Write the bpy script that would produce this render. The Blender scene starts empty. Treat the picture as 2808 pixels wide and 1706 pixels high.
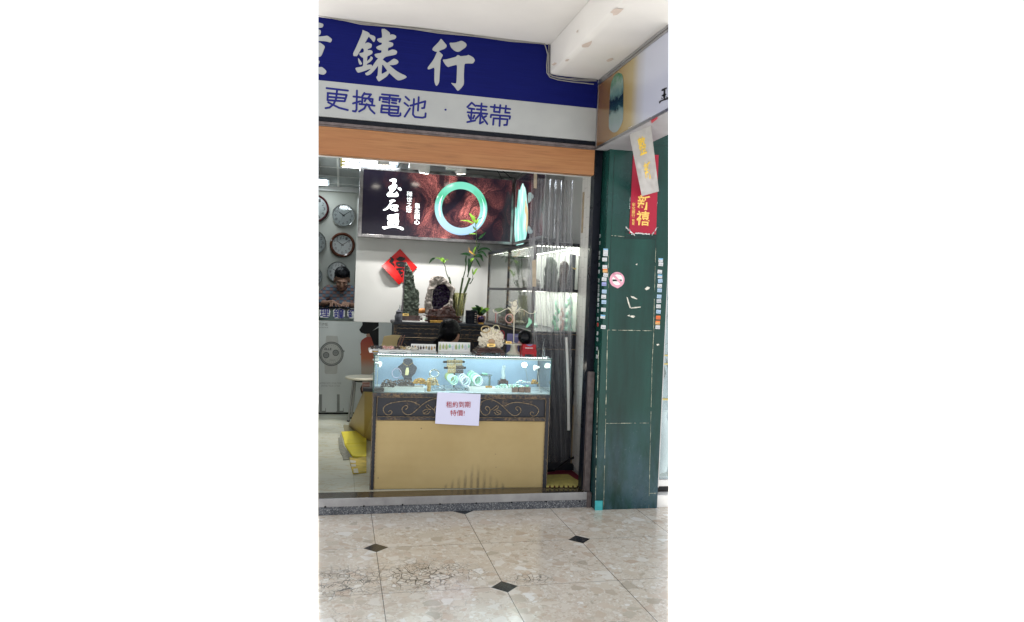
import bpy, bmesh, math, random
from math import pi, sin, cos, radians as rad
from mathutils import Vector as V, Matrix as MX, geometry, noise
random.seed(7)
scene = bpy.context.scene
COL = scene.collection

# ---------------------------------------------------------------- camera
CX, CY, FPX = 1404.0, 853.0, 1995.49          # photograph centre and focal length in photograph pixels
YAW, PITCH, ROLL = 0.23295152, -0.02477231, 0.0394675
CAM = V((-0.2394, -4.6974, 1.4496))
g = V((sin(YAW)*cos(PITCH), cos(YAW)*cos(PITCH), sin(PITCH)))
r0 = V((cos(YAW), -sin(YAW), 0)); u0 = r0.cross(g)
RGT = cos(ROLL)*r0 + sin(ROLL)*u0
UPV = -sin(ROLL)*r0 + cos(ROLL)*u0
FWD = g
cd = bpy.data.cameras.new('camera'); cam = bpy.data.objects.new('camera', cd); COL.objects.link(cam)
m = MX.Identity(4)
for i in range(3):
    m[i][0] = RGT[i]; m[i][1] = UPV[i]; m[i][2] = -FWD[i]; m[i][3] = CAM[i]
cam.matrix_world = m
cd.sensor_width = 36; cd.sensor_fit = 'HORIZONTAL'; cd.lens = FPX/2808*36
cd.clip_start = 0.05; cd.clip_end = 3000
scene.camera = cam

# ---------------------------------------------------------------- sky, sun, exposure
SUN_EL, SUN_AZ = rad(87.33), rad(-44.55)
w = bpy.data.worlds.new("World"); scene.world = w; w.use_nodes = True
nt = w.node_tree; nt.nodes.clear()
sky = nt.nodes.new('ShaderNodeTexSky'); sky.sky_type = 'NISHITA'; sky.sun_disc = False
sky.sun_elevation = SUN_EL; sky.sun_rotation = SUN_AZ; sky.air_density = 1.0; sky.dust_density = 0.5; sky.ozone_density = 0.6
hs = nt.nodes.new('ShaderNodeHueSaturation'); hs.inputs['Saturation'].default_value = 0.12
bg = nt.nodes.new('ShaderNodeBackground'); bg.inputs[1].default_value = 0.15
ow = nt.nodes.new('ShaderNodeOutputWorld')
nt.links.new(sky.outputs[0], hs.inputs['Color']); nt.links.new(hs.outputs[0], bg.inputs[0]); nt.links.new(bg.outputs[0], ow.inputs[0])
sd = bpy.data.lights.new('sun', 'SUN'); sd.energy = 2.6; sd.angle = rad(0.4); sd.color = (1, .96, .9)
sun = bpy.data.objects.new('sun', sd); COL.objects.link(sun)
sdir = V((sin(SUN_AZ)*cos(SUN_EL), cos(SUN_AZ)*cos(SUN_EL), sin(SUN_EL)))
sun.rotation_euler = sdir.to_track_quat('Z', 'Y').to_euler(); sun.location = sdir*20
scene.view_settings.view_transform = 'Standard'; scene.view_settings.look = 'None'
scene.view_settings.exposure = 0.70; scene.view_settings.gamma = 1
scene.cycles.max_bounces = 9; scene.cycles.transparent_max_bounces = 24; scene.cycles.transmission_bounces = 8
scene.cycles.caustics_reflective = False; scene.cycles.caustics_refractive = False
scene.cycles.use_denoising = True; scene.cycles.sample_clamp_indirect = 6

# ---------------------------------------------------------------- helpers
def at(u, v, ax, val):
    """point seen at photograph pixel (u, v) lying on the world plane coordinate[ax] = val"""
    d = RGT*((u-CX)/FPX) - UPV*((v-CY)/FPX) + FWD
    return CAM + d*((val-CAM[ax])/d[ax])
WM = {}
def thing(name, label, cat, loc=(0, 0, 0), rotz=0, group=None):
    o = bpy.data.objects.new(name, None); COL.objects.link(o)
    o.location = loc; o.rotation_euler = (0, 0, rotz); o['label'] = label; o['category'] = cat
    o.empty_display_size = .05
    if group: o['group'] = group
    WM[o.name] = MX.Translation(V(loc)) @ MX.Rotation(rotz, 4, 'Z')
    return o
def tag(o, label, cat, group=None):
    o['label'] = label; o['category'] = cat
    if group: o['group'] = group
    return o
class MB:
    def __init__(s, T=None): s.v = []; s.f = []; s.T = T
    def add(s, vs, fs):
        n = len(s.v)
        s.v += [(s.T @ V(p)) if s.T else V(p) for p in vs]; s.f += [tuple(i+n for i in f) for f in fs]; return s
    def box(s, x0, x1, y0, y1, z0, z1, M=None):
        vs = [V((x, y, z)) for z in (z0, z1) for y in (y0, y1) for x in (x0, x1)]
        if M: vs = [M @ p for p in vs]
        return s.add(vs, [(0, 2, 3, 1), (4, 5, 7, 6), (0, 1, 5, 4), (2, 6, 7, 3), (0, 4, 6, 2), (1, 3, 7, 5)])
    def cbox(s, c, sx, sy, sz, rot=None):
        M = MX.Translation(V(c)) @ (rot.to_4x4() if rot else MX.Identity(4))
        return s.box(-sx/2, sx/2, -sy/2, sy/2, -sz/2, sz/2, M)
    def tube(s, pts, r, n=8, cap=True, closed=False):
        pts = [V(p) for p in pts]; N = len(pts)
        rs = r if isinstance(r, (list, tuple)) else [r]*N
        rings = []; prev = None
        for i, p in enumerate(pts):
            if closed: t = pts[(i+1) % N]-pts[i-1]
            else: t = pts[min(i+1, N-1)]-pts[max(i-1, 0)]
            if t.length < 1e-9: t = V((0, 0, 1))
            t.normalize()
            a = prev if prev is not None else (V((0, 0, 1)) if abs(t.z) < .9 else V((1, 0, 0)))
            b = t.cross(a)
            if b.length < 1e-6: b = t.cross(V((1, 0, 0)))
            b.normalize(); a = b.cross(t); prev = a
            rings.append([p+(a*cos(2*pi*k/n)+b*sin(2*pi*k/n))*rs[i] for k in range(n)])
        vs = [q for rg in rings for q in rg]; fs = []
        for i in range(N if closed else N-1):
            j = (i+1) % N
            fs += [(i*n+k, i*n+(k+1) % n, j*n+(k+1) % n, j*n+k) for k in range(n)]
        if cap and not closed: fs += [tuple(range(n))[::-1], tuple((N-1)*n+k for k in range(n))]
        return s.add(vs, fs)
    def lathe(s, prof, c=(0, 0, 0), n=24, M=None):
        vs = []; c = V(c)
        for (rr, z) in prof: vs += [V((rr*cos(2*pi*k/n), rr*sin(2*pi*k/n), z)) for k in range(n)]
        vs = [(M @ p if M else p)+c for p in vs]
        fs = []
        for i in range(len(prof)-1): fs += [(i*n+k, i*n+(k+1) % n, (i+1)*n+(k+1) % n, (i+1)*n+k) for k in range(n)]
        fs += [tuple(range(n))[::-1], tuple((len(prof)-1)*n+k for k in range(n))]
        return s.add(vs, fs)
    def ball(s, c, r, n=12, m=8, M=None):
        r = V((r, r, r)) if not hasattr(r, '__len__') else V(r); c = V(c)
        vs = [V((0, 0, -1))]; 
        for i in range(1, m):
            a = pi*i/m-pi/2; vs += [V((cos(a)*cos(2*pi*k/n), cos(a)*sin(2*pi*k/n), sin(a))) for k in range(n)]
        vs.append(V((0, 0, 1))); vs = [V((p.x*r.x, p.y*r.y, p.z*r.z)) for p in vs]; vs = [(M @ p if M else p)+c for p in vs]
        fs = [(0, 1+(k+1) % n, 1+k) for k in range(n)]
        for i in range(m-2): fs += [(1+i*n+k, 1+i*n+(k+1) % n, 1+(i+1)*n+(k+1) % n, 1+(i+1)*n+k) for k in range(n)]
        L = len(vs)-1; o = 1+(m-2)*n; fs += [(o+k, o+(k+1) % n, L) for k in range(n)]
        return s.add(vs, fs)
    def plate(s, pts, nrm, th, holes=()):
        """flat plate with outline pts (and holes), thickness th towards nrm"""
        nrm = V(nrm).normalized(); loops = [[V(p) for p in pts]]+[[V(p) for p in h] for h in holes]
        flat = [p for L in loops for p in L]; tris = geometry.tessellate_polygon(loops); N = len(flat)
        fs = []
        for t in tris:
            a, b, c = [flat[i] for i in t]; k = (b-a).cross(c-a)
            if k.length < 1e-12: continue
            t = tuple(t) if k.dot(nrm) > 0 else tuple(t[::-1])
            fs.append(tuple(i+N for i in t)); fs.append(t[::-1])
        o = 0
        for L in loops:
            n = len(L)
            fs += [(o+i, o+(i+1) % n, o+(i+1) % n+N, o+i+N) for i in range(n)]; o += n
        return s.add(flat+[p+nrm*th for p in flat], fs)
    def sheet(s, grid, th=0):
        R = len(grid); Cn = len(grid[0]); vs = [V(p) for row in grid for p in row]
        fs = [(i*Cn+j, i*Cn+j+1, (i+1)*Cn+j+1, (i+1)*Cn+j) for i in range(R-1) for j in range(Cn-1)]
        return s.add(vs, fs)
    def build(s, name, mat, parent=None, smooth=False, local=False, bevel=0, fix=True, origin=None):
        if not s.v: return None
        if parent is not None:
            M = WM[parent.name]; inv = MX.Identity(4) if local else M.inverted()
        else:
            xs = [p.x for p in s.v]; ys = [p.y for p in s.v]; zs = [p.z for p in s.v]
            M = MX.Translation(V(origin) if origin else ((min(xs)+max(xs))/2, (min(ys)+max(ys))/2, min(zs))); inv = M.inverted()
        me = bpy.data.meshes.new(name); me.from_pydata([inv @ p for p in s.v], [], s.f); me.validate()
        if fix or bevel:
            b = bmesh.new(); b.from_mesh(me)
            if fix: bmesh.ops.recalc_face_normals(b, faces=b.faces)
            if bevel:
                ed = [e for e in b.edges if len(e.link_faces) == 2 and e.calc_face_angle(0) > .6]
                bmesh.ops.bevel(b, geom=ed, offset=bevel, segments=2, affect='EDGES', profile=.6, clamp_overlap=True)
            b.to_mesh(me); b.free()
        if smooth:
            me.polygons.foreach_set('use_smooth', [True]*len(me.polygons))
            if smooth != 2:
                try: me.set_sharp_from_angle(angle=rad(40))
                except Exception: pass
        me.materials.append(mat)
        o = bpy.data.objects.new(name, me); COL.objects.link(o)
        if parent is None: o.matrix_world = M
        else: o.parent = parent
        WM[o.name] = M
        return o
def struct(o): o['kind'] = 'structure'; return o
def copy_tree(o, delta, parent=None, world=None):
    c = o.copy(); COL.objects.link(c)
    if parent is None: c.location = o.location+V(delta)
    else: c.parent = parent
    WM[c.name] = MX.Translation(V(delta)) @ WM[o.name]
    for ch in [k for k in bpy.data.objects if k.parent == o]: copy_tree(ch, delta, c)
    return c
def organic(name, prims, mat, parent=None, vox=.006, sm=4, disp=0, dsc=20):
    """one continuous surface grown round overlapping solids"""
    b = MB()
    for p in prims:
        if p[0] == 'e': b.ball(p[1], p[2], 16, 10, p[3] if len(p) > 3 else None)
        else:
            _, a, ra, c, rc = p; a, c = V(a), V(c); n = 7
            b.tube([a.lerp(c, i/n) for i in range(n+1)], [ra+(rc-ra)*i/n for i in range(n+1)], 12)
            b.ball(a, ra, 12, 8); b.ball(c, rc, 12, 8)
    o = b.build('tmp', mat); M = o.matrix_world.copy()
    r = o.modifiers.new('r', 'REMESH'); r.mode = 'VOXEL'; r.voxel_size = vox
    s = o.modifiers.new('s', 'SMOOTH'); s.factor = .5; s.iterations = sm
    bpy.context.view_layer.update(); dg = bpy.context.evaluated_depsgraph_get()
    me = bpy.data.meshes.new_from_object(o.evaluated_get(dg))
    vs = [M @ v.co for v in me.vertices]; fs = [tuple(p.vertices) for p in me.polygons]
    if disp:
        ns = [(M.to_3x3() @ v.normal) for v in me.vertices]
        vs = [p+q*disp*noise.fractal(p*dsc, 1, 2, 4) for p, q in zip(vs, ns)]
    bpy.data.objects.remove(o)
    b = MB(); b.v = vs; b.f = fs
    return b.build(name, mat, parent, smooth=2, fix=False)

# ---------------------------------------------------------------- materials
class NT:
    def __init__(s, name):
        s.m = bpy.data.materials.new(name); s.m.use_nodes = True; s.t = s.m.node_tree; s.b = s.t.nodes['Principled BSDF']; s._c = None
    def n(s, typ, ins=None, **kw):
        nd = s.t.nodes.new('ShaderNode'+typ)
        for k, v in kw.items(): setattr(nd, k, v)
        for k, v in (ins or {}).items(): s.set(nd.inputs[k], v)
        return nd
    def set(s, inp, v):
        if hasattr(v, 'is_output') or hasattr(v, 'links'): s.t.links.new(v, inp)
        elif isinstance(v, (tuple, list)) and len(v) == 3 and inp.type == 'RGBA': inp.default_value = (*v, 1)
        else: inp.default_value = v
    def P(s, **kw):
        for k, v in kw.items(): s.set(s.b.inputs[k.replace('_', ' ')], v)
        return s
    def co(s):
        if s._c is None:
            s._c = s.n('NewGeometry').outputs['Position'] if False else s.n('TexCoord').outputs['Object']
        return s._c
    def map(s, scale=(1, 1, 1), loc=(0, 0, 0), src=None):
        return s.n('Mapping', {'Vector': src or s.co(), 'Scale': scale, 'Location': loc}).outputs[0]
    def noise(s, scale, detail=4, rough=.55, src=None, dist=0):
        return s.n('TexNoise', {'Vector': src or s.co(), 'Scale': scale, 'Detail': detail, 'Roughness': rough, 'Distortion': dist})
    def ramp(s, fac, stops, interp='LINEAR'):
        r = s.n('ValToRGB', {'Fac': fac}); r.color_ramp.interpolation = interp; e = r.color_ramp.elements
        while len(e) < len(stops): e.new(.5)
        for i, (p, c) in enumerate(stops):
            e[i].position = p; e[i].color = (*c, 1) if hasattr(c, '__len__') else (c, c, c, 1)
        return r.outputs[0]
    def mix(s, f, a, b, mode='MIX'):
        x = s.n('MixRGB', {0: f, 1: a, 2: b}, blend_type=mode); return x.outputs[0]
    def ma(s, op, a, b=0, c=0, clamp=False):
        x = s.n('Math', {0: a, 1: b, 2: c}, operation=op); x.use_clamp = clamp; return x.outputs[0]
    def bump(s, h, strength=.3, dist=.002):
        s.P(Normal=s.n('Bump', {'Height': h, 'Strength': strength, 'Distance': dist}).outputs[0]); return s
def mat(name, col, rough=.5, metal=0, var=.12, vs=18, bump=0, bs=120, **kw):
    M = NT(name); c = M.noise(vs, 5)
    f = M.ramp(c.outputs[0], [(.3, 0.0), (.7, 1.0)])
    a = tuple(max(0, x*(1-var)) for x in col); b = tuple(min(1, x*(1+var)) for x in col)
    kw.setdefault('Specular_IOR_Level', .28)
    M.P(Base_Color=M.mix(f, a, b), Metallic=metal, Roughness=M.ramp(f, [(0, max(.02, rough-.06)), (1, min(1, rough+.06))]), **kw)
    if bump: M.bump(M.noise(bs, 4).outputs[0], bump, .002)
    return M.m
def emis(name, col, st):
    M = NT(name); M.P(Base_Color=(.8, .8, .8), Emission_Color=col, Emission_Strength=st, Roughness=.4); return M.m
def glassy(name, tint=(.9, .97, .95), refl=.8, op=.006, col=(.8, .85, .85), rough=.02, ior=1.45):
    M = NT(name); t = M.t
    tr = M.n('BsdfTransparent', {0: tint}); gl = M.n('BsdfGlossy', {'Color': (1, 1, 1), 'Roughness': rough})
    fr = M.n('Fresnel', {'IOR': ior}); mx = M.n('MixShader', {0: M.ma('MULTIPLY', fr.outputs[0], refl), 1: tr.outputs[0], 2: gl.outputs[0]})
    df = M.n('BsdfDiffuse', {'Color': col}); m2 = M.n('MixShader', {0: op, 1: mx.outputs[0], 2: df.outputs[0]})
    t.links.new(m2.outputs[0], t.nodes['Material Output'].inputs[0]); return M.m

K = {}
K['white_paint'] = mat('white_paint', (.70, .685, .655), .75, var=.05, vs=3, bump=.25, bs=30)
K['ceil_paint'] = mat('ceiling_paint', (.67, .66, .64), .8, var=.04, vs=2.2, bump=.3, bs=14)
K['peel'] = mat('peeled_plaster', (.54, .46, .41), .9)
K['interior_white'] = mat('interior_white', (.58, .585, .58), .55, var=.03, vs=4)
K['wall_grey'] = mat('clock_wall', (.43, .44, .40), .7, var=.06, vs=3, bump=.1)
K['black'] = mat('black_plastic', (.006, .0065, .008), .35, var=.2, Specular_IOR_Level=.15)
K['blackpost'] = mat('black_enamel', (.008, .010, .016), .3, var=.1, vs=12, Specular_IOR_Level=.12)
K['brownpost'] = mat('worn_brown_metal', (.11, .09, .09), .5, var=.35, vs=25, bump=.2)
K['chrome'] = mat('chrome', (.75, .75, .75), .15, 1, var=.04)
K['steel'] = mat('steel_dull', (.45, .45, .46), .32, 1, var=.12, vs=8)
K['gold'] = mat('gold', (.75, .52, .18), .3, 1, var=.15, vs=60)
K['darkwood'] = mat('dark_rosewood', (.055, .022, .018), .28, var=.35, vs=20, Coat_Weight=.4)
K['whiteplastic'] = mat('white_plastic', (.84, .84, .82), .4, var=.03)
K['cream'] = mat('cream_enamel', (.72, .68, .56), .4, var=.08, vs=30)
K['red'] = mat('red_box', (.42, .012, .02), .4, var=.1)
K['purple'] = mat('purple_card', (.22, .21, .42), .5, var=.08)
K['skin'] = mat('skin', (.42, .24, .17), .5, var=.08, vs=30, Subsurface_Weight=.05)
K['skin_shade'] = mat('skin_man', (.34, .195, .14), .5, var=.08, vs=30)
K['hair'] = mat('black_hair', (.0035, .0035, .005), .4, var=.4, vs=90, bump=.3, bs=200, Specular_IOR_Level=.12)
K['silver_paper'] = mat('silver_paper', (.42, .415, .41), .42, .1, var=.06, vs=20, bump=.6, bs=18)
K['redpaper'] = mat('red_paper', (.36, .014, .04), .5, var=.05, vs=10, bump=.15, bs=20)
K['fured'] = mat('red_new_year_paper', (.46, .010, .010), .4, var=.04, bump=.1, bs=30)
K['ink'] = mat('ink', (.010, .010, .012), .5, var=.1)
K['blueink'] = mat('blue_lettering', (.006, .010, .14), .5, var=.08)
K['goldink'] = mat('gold_lettering', (.85, .55, .14), .5, var=.08, vs=30)
K['yellowink'] = mat('yellow_lettering', (.72, .50, .08), .5, var=.15)
K['redink'] = mat('red_lettering', (.38, .02, .03), .6, var=.1)
K['paper'] = mat('lilac_paper', (.66, .67, .86), .7, var=.02, vs=5)
K['tape'] = mat('crinkled_tape', (.6, .6, .6), .2, .3, var=.35, vs=60, bump=.9, bs=60)
K['jade'] = mat('pale_jade', (.50, .78, .66), .15, var=.25, vs=60, Subsurface_Weight=.2, Coat_Weight=.5)
K['jade2'] = mat('green_jade', (.26, .62, .42), .15, var=.25, vs=60, Subsurface_Weight=.2, Coat_Weight=.5)
K['jade3'] = mat('lavender_jade', (.66, .70, .80), .15, var=.15, vs=60, Subsurface_Weight=.2, Coat_Weight=.5)
K['jade4'] = mat('olive_jade', (.42, .50, .22), .2, var=.25, vs=60, Coat_Weight=.5)
K['quartz'] = mat('quartz_crystal', (.86, .80, .67), .14, var=.08, vs=40)
K['amber'] = mat('amber_stone', (.48, .27, .06), .3, var=.4, vs=90)
K['beads'] = mat('mixed_beads', (.085, .06, .05), .2, var=.9, vs=160, Coat_Weight=.5)
K['goldbeads'] = mat('gold_beads', (.55, .42, .22), .25, .3, var=.5, vs=180)
K['pinkbeads'] = mat('pink_beads', (.72, .42, .38), .2, var=.2, vs=80)
K['blackgem'] = mat('obsidian', (.002, .0025, .004), .05, var=.1, Specular_IOR_Level=.2)
K['velvet'] = mat('grey_velvet', (.055, .058, .075), .85, var=.15, vs=60, Sheen_Weight=.4)
K['leaf'] = mat('bamboo_leaf', (.009, .036, .011), .35, var=.4, vs=30)
K['leafbright'] = mat('young_leaf', (.13, .26, .03), .4, var=.3, vs=30)
K['stem'] = mat('bamboo_stem', (.03, .05, .02), .4, var=.4, vs=50)
K['yellow'] = mat('yellow_board', (.92, .78, .09), .6, var=.05, vs=8, bump=.1)
K['oldyellow'] = mat('worn_yellow_foam', (.62, .48, .12), .8, var=.25, vs=20, bump=.4, bs=60)
K['greycarton'] = mat('grey_cardboard', (.26, .26, .22), .8, var=.25, vs=40, bump=.4)
K['mat'] = mat('yellow_foam_mat', (.42, .36, .11), .8, var=.18, vs=22, bump=.4)
K['matred'] = mat('red_foam_mat', (.16, .015, .03), .8, var=.2)
K['near_black'] = mat('dark_interior', (.02, .02, .022), .6, var=.5, vs=10)
K['teal'] = mat('teal_tile', (.06, .42, .45), .35, var=.12, vs=40)
K['amethyst'] = mat('amethyst', (.018, .008, .035), .1, var=.8, vs=90, bump=1, bs=90)
K['geode'] = mat('geode_rind', (.30, .27, .25), .7, var=.5, vs=35, bump=.9, bs=60)
K['rockgreen'] = mat('dark_green_rock', (.075, .095, .075), .65, var=.6, vs=22, bump=1, bs=45)
K['brownbox'] = mat('brown_box', (.20, .10, .07), .5, var=.2, vs=30)
K['led'] = emis('led', (.9, .95, 1), 9)
K['ledwarm'] = emis('led_warm', (1, .98, .85), 14)
K['tube'] = emis('fluorescent_tube', (.93, .98, 1), 2.6)
K['bulb'] = emis('halogen', (1, .93, .8), 14)
K['glass'] = glassy('showcase_glass')
K['glassclear'] = glassy('cabinet_glass', (.97, 1, .99), .9, .015)
K['glassedge'] = mat('glass_edge_green', (.02, .07, .06), .1, var=.1)
K['vase'] = glassy('vase_glass', (.93, .93, .8), 1, .10, (.7, .68, .45))
K['acrylic'] = glassy('acrylic', (.93, .97, .97), 1.2, .08, (.9, .95, .95))

# brushed silver laminate
M = NT('silver_laminate'); n1 = M.noise(1, 5, .6, M.map((4, 4, 260))); n2 = M.noise(2.5, 5)
M.P(Base_Color=M.mix(M.ramp(n2.outputs[0], [(.3, 0.), (.75, 1.)]), (.30, .315, .32), (.375, .39, .39)), Roughness=.42, Metallic=.1, Specular_IOR_Level=.3)
M.bump(n1.outputs[0], .35, .001); K['silver'] = M.m
M = NT('blue_laminate'); n1 = M.noise(1, 5, .6, M.map((4, 4, 200)))
M.P(Base_Color=M.mix(M.ramp(n1.outputs[0], [(.35, 0.), (.7, 1.)]), (.003, .0055, .082), (.0045, .008, .105)), Roughness=.5, Specular_IOR_Level=.08)
M.bump(n1.outputs[0], .2, .001); K['blue'] = M.m
# lintel wood
M = NT('orange_wood'); n1 = M.noise(1, 7, .65, M.map((3, 3, 70)), dist=.3); n2 = M.noise(1, 3, .5, M.map((1.3, 1, 5)))
c = M.ramp(n1.outputs[0], [(.25, (.17, .066, .020)), (.5, (.28, .120, .038)), (.8, (.36, .17, .062))])
M.P(Base_Color=M.mix(M.ramp(n2.outputs[0], [(.35, 0.), (.7, .55)]), c, (.28, .10, .03)), Roughness=.45); M.bump(n1.outputs[0], .2, .001); K['wood'] = M.m
# terrazzo paving
M = NT('terrazzo_paving')
xyz = M.n('SeparateXYZ', {0: M.co()})
X, Y = xyz.outputs[0], xyz.outputs[1]
ds = M.noise(7, 3); dv = M.n('VectorMath', {0: M.co(), 1: M.n('VectorMath', {0: ds.outputs[1], 'Scale': .045}, operation='SCALE').outputs[0]}, operation='ADD').outputs[0]
def chips(scale, seed, thr_lo, thr_hi, edge):
    v = M.n('TexVoronoi', {'Vector': M.map((1, 1, 1), (seed, seed*2, 0), dv), 'Scale': scale, 'Randomness': 1}, feature='F1')
    e = M.n('TexVoronoi', {'Vector': M.map((1, 1, 1), (seed, seed*2, 0), dv), 'Scale': scale, 'Randomness': 1}, feature='DISTANCE_TO_EDGE')
    s = M.n('SeparateColor', {0: v.outputs['Color']})
    on = M.ma('MULTIPLY', M.ramp(s.outputs[0], [(thr_lo, 0.), (thr_hi, 1.)]), M.ramp(e.outputs[0], [(edge, 0.), (edge*1.5, 1.)]))
    return on, s, e.outputs[0]
on1, s1, e1 = chips(15, 3, .60, .61, .07)
on2, s2, e2 = chips(38, 9, .45, .46, .07)
on3, s3, e3 = chips(95, 5, .4, .41, .07)
pal = [(.0, (.67, .60, .50)), (.2, (.55, .43, .33)), (.32, (.80, .77, .71)), (.5, (.70, .63, .53)), (.62, (.63, .51, .41)), (.74, (.47, .42, .34)), (.80, (.68, .61, .51)), (1, (.85, .84, .81))]
on4, s4, e4 = chips(190, 7, .35, .36, .05)
base = M.mix(M.ramp(M.noise(2.2, 4).outputs[0], [(.3, 0.), (.7, 1.)]), (.64, .575, .485), (.71, .645, .555))
c = M.mix(M.ma('MULTIPLY', on4, .45), base, M.ramp(s4.outputs[1], pal))
c = M.mix(M.ma('MULTIPLY', on3, .8), c, M.ramp(s3.outputs[1], pal))
c = M.mix(M.ma('MULTIPLY', on2, .85), c, M.ramp(s2.outputs[1], pal))
c = M.mix(M.ma('MULTIPLY', on1, .85), c, M.ramp(s1.outputs[1], pal))
# cracked areas: dark dirt between chips
def blob(px, py, rx, ry):
    a = M.ma('DIVIDE', M.ma('SUBTRACT', X, px), rx); b = M.ma('DIVIDE', M.ma('SUBTRACT', Y, py), ry)
    d = M.ma('SQRT', M.ma('ADD', M.ma('MULTIPLY', a, a), M.ma('MULTIPLY', b, b)))
    return M.ramp(d, [(.35, 1.), (1, 0.)])
bl = M.ma('MAXIMUM', blob(.22, -1.03, .36, .26), M.ma('MULTIPLY', blob(-.18, -1.08, .3, .25), .9))
bl = M.ma('MAXIMUM', bl, M.ma('MULTIPLY', blob(.75, -1.16, .15, .1), .8))
bl = M.ma('MULTIPLY', bl, M.ramp(M.noise(11, 4, .65).outputs[0], [(.38, .0), (.50, 1.)]))
ln = M.ma('MAXIMUM', M.ramp(e1, [(.018, 1.), (.042, 0.)]), M.ma('MULTIPLY', M.ramp(e2, [(.03, 1.), (.075, 0.)]), .8))
c = M.mix(M.ma("MULTIPLY", ln, bl), c, (.05, .045, .04))
hair = M.ma('MULTIPLY', M.ma('MAXIMUM', M.ramp(e1, [(.008, 1.), (.024, 0.)]), M.ma('MULTIPLY', M.ramp(e2, [(.012, 1.), (.04, 0.)]), .7)), M.ramp(M.noise(6, 4).outputs[0], [(.54, 0.), (.68, .5)]))
c = M.mix(hair, c, (.16, .13, .10))
spk = M.n('TexVoronoi', {'Vector': M.co(), 'Scale': 26}, feature='F1')
c = M.mix(M.ma('MULTIPLY', M.ramp(spk.outputs['Distance'], [(.05, .9), (.10, 0.)]), M.ma('GREATER_THAN', M.n('SeparateColor', {0: spk.outputs['Color']}).outputs[0], .86)), c, (.09, .08, .07))
# joints and black diamonds of the paving, and a soft worn grime close to the threshold
gx, gy = .5965, .621
fx = M.ma('DIVIDE', M.ma('SUBTRACT', X, .002), gx); fy = M.ma('DIVIDE', M.ma('ADD', Y, .6195), gy)
rx_ = M.ma('SUBTRACT', fx, M.ma('ROUND', fx)); ry_ = M.ma('SUBTRACT', fy, M.ma('ROUND', fy))
ax_ = M.ma('MULTIPLY', M.ma('ABSOLUTE', rx_), gx); ay_ = M.ma('MULTIPLY', M.ma('ABSOLUTE', ry_), gy)
jl = M.ma('LESS_THAN', M.ma('MINIMUM', ax_, M.ma('MULTIPLY', ay_, 1.3)), .0021)
c = M.mix(M.ma('MULTIPLY', jl, .8), c, (.07, .06, .055))
par = M.ma('ABSOLUTE', M.ma('MODULO', M.ma('ADD', M.ma('ROUND', fx), M.ma('ROUND', fy)), 2))
dia = M.ma('MULTIPLY', M.ma('LESS_THAN', M.ma('ADD', ax_, ay_), .0695), M.ma('LESS_THAN', par, .5))
c = M.mix(dia, c, (.018, .022, .026))
gr = M.ma('MULTIPLY', M.ramp(Y, [(.0, 0.), (.5, 0.)]), 1)
M.P(Base_Color=c, Roughness=M.ramp(M.noise(6, 5).outputs[0], [(.3, .12), (.75, .27)]), Specular_IOR_Level=.55, Coat_Weight=.25, Coat_Roughness=.12)
M.bump(M.noise(4, 3).outputs[0], .05, .003); K['terrazzo'] = M.m
# speckled dark granite kerb
M = NT('speckled_kerb'); v = M.noise(160, 3, .7)
M.P(Base_Color=M.ramp(v.outputs[0], [(.42, (.045, .05, .06)), (.56, (.11, .12, .14)), (.66, (.42, .43, .44))]), Roughness=.5); M.bump(v.outputs[0], .3, .001); K['kerb'] = M.m
# threshold plate
M = NT('threshold_steel'); a = M.noise(1, 5, .6, M.map((30, 6, 6))); b2 = M.noise(4, 6, .7)
M.P(Base_Color=M.mix(M.ramp(b2.outputs[0], [(.35, 0.), (.7, 1.)]), (.25, .25, .26), (.40, .40, .41)), Metallic=.7, Roughness=M.ramp(b2.outputs[0], [(.3, .3), (.7, .5)])); M.bump(a.outputs[0], .1, .001); K['threshold'] = M.m
# shop floor: cream marbled vinyl
M = NT('marbled_vinyl'); v = M.noise(1, 6, .6, M.map((2.2, 5, 1)), dist=1.5)
vein = M.ramp(v.outputs[0], [(.47, 0.), (.5, 1.), (.53, 0.)])
c = M.mix(M.ramp(M.noise(2, 3).outputs[0], [(.3, 0.), (.7, 1.)]), (.60, .61, .50), (.70, .70, .61)); c = M.mix(M.ma('MULTIPLY', vein, .45), c, (.50, .36, .13))
br = M.n('TexBrick', {'Vector': M.map((1, 1, 1), (.1, .05, 0)), 'Scale': 1.0, 'Mortar Size': .0018, 'Brick Width': .6, 'Row Height': .6, 'Color1': (0, 0, 0), 'Color2': (0, 0, 0), 'Mortar': (1, 1, 1)}, offset=0)
c = M.mix(M.ma('MULTIPLY', br.outputs[0], .5), c, (.2, .18, .12))
M.P(Base_Color=c, Roughness=.22, Specular_IOR_Level=.5); K['vinyl'] = M.m
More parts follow.
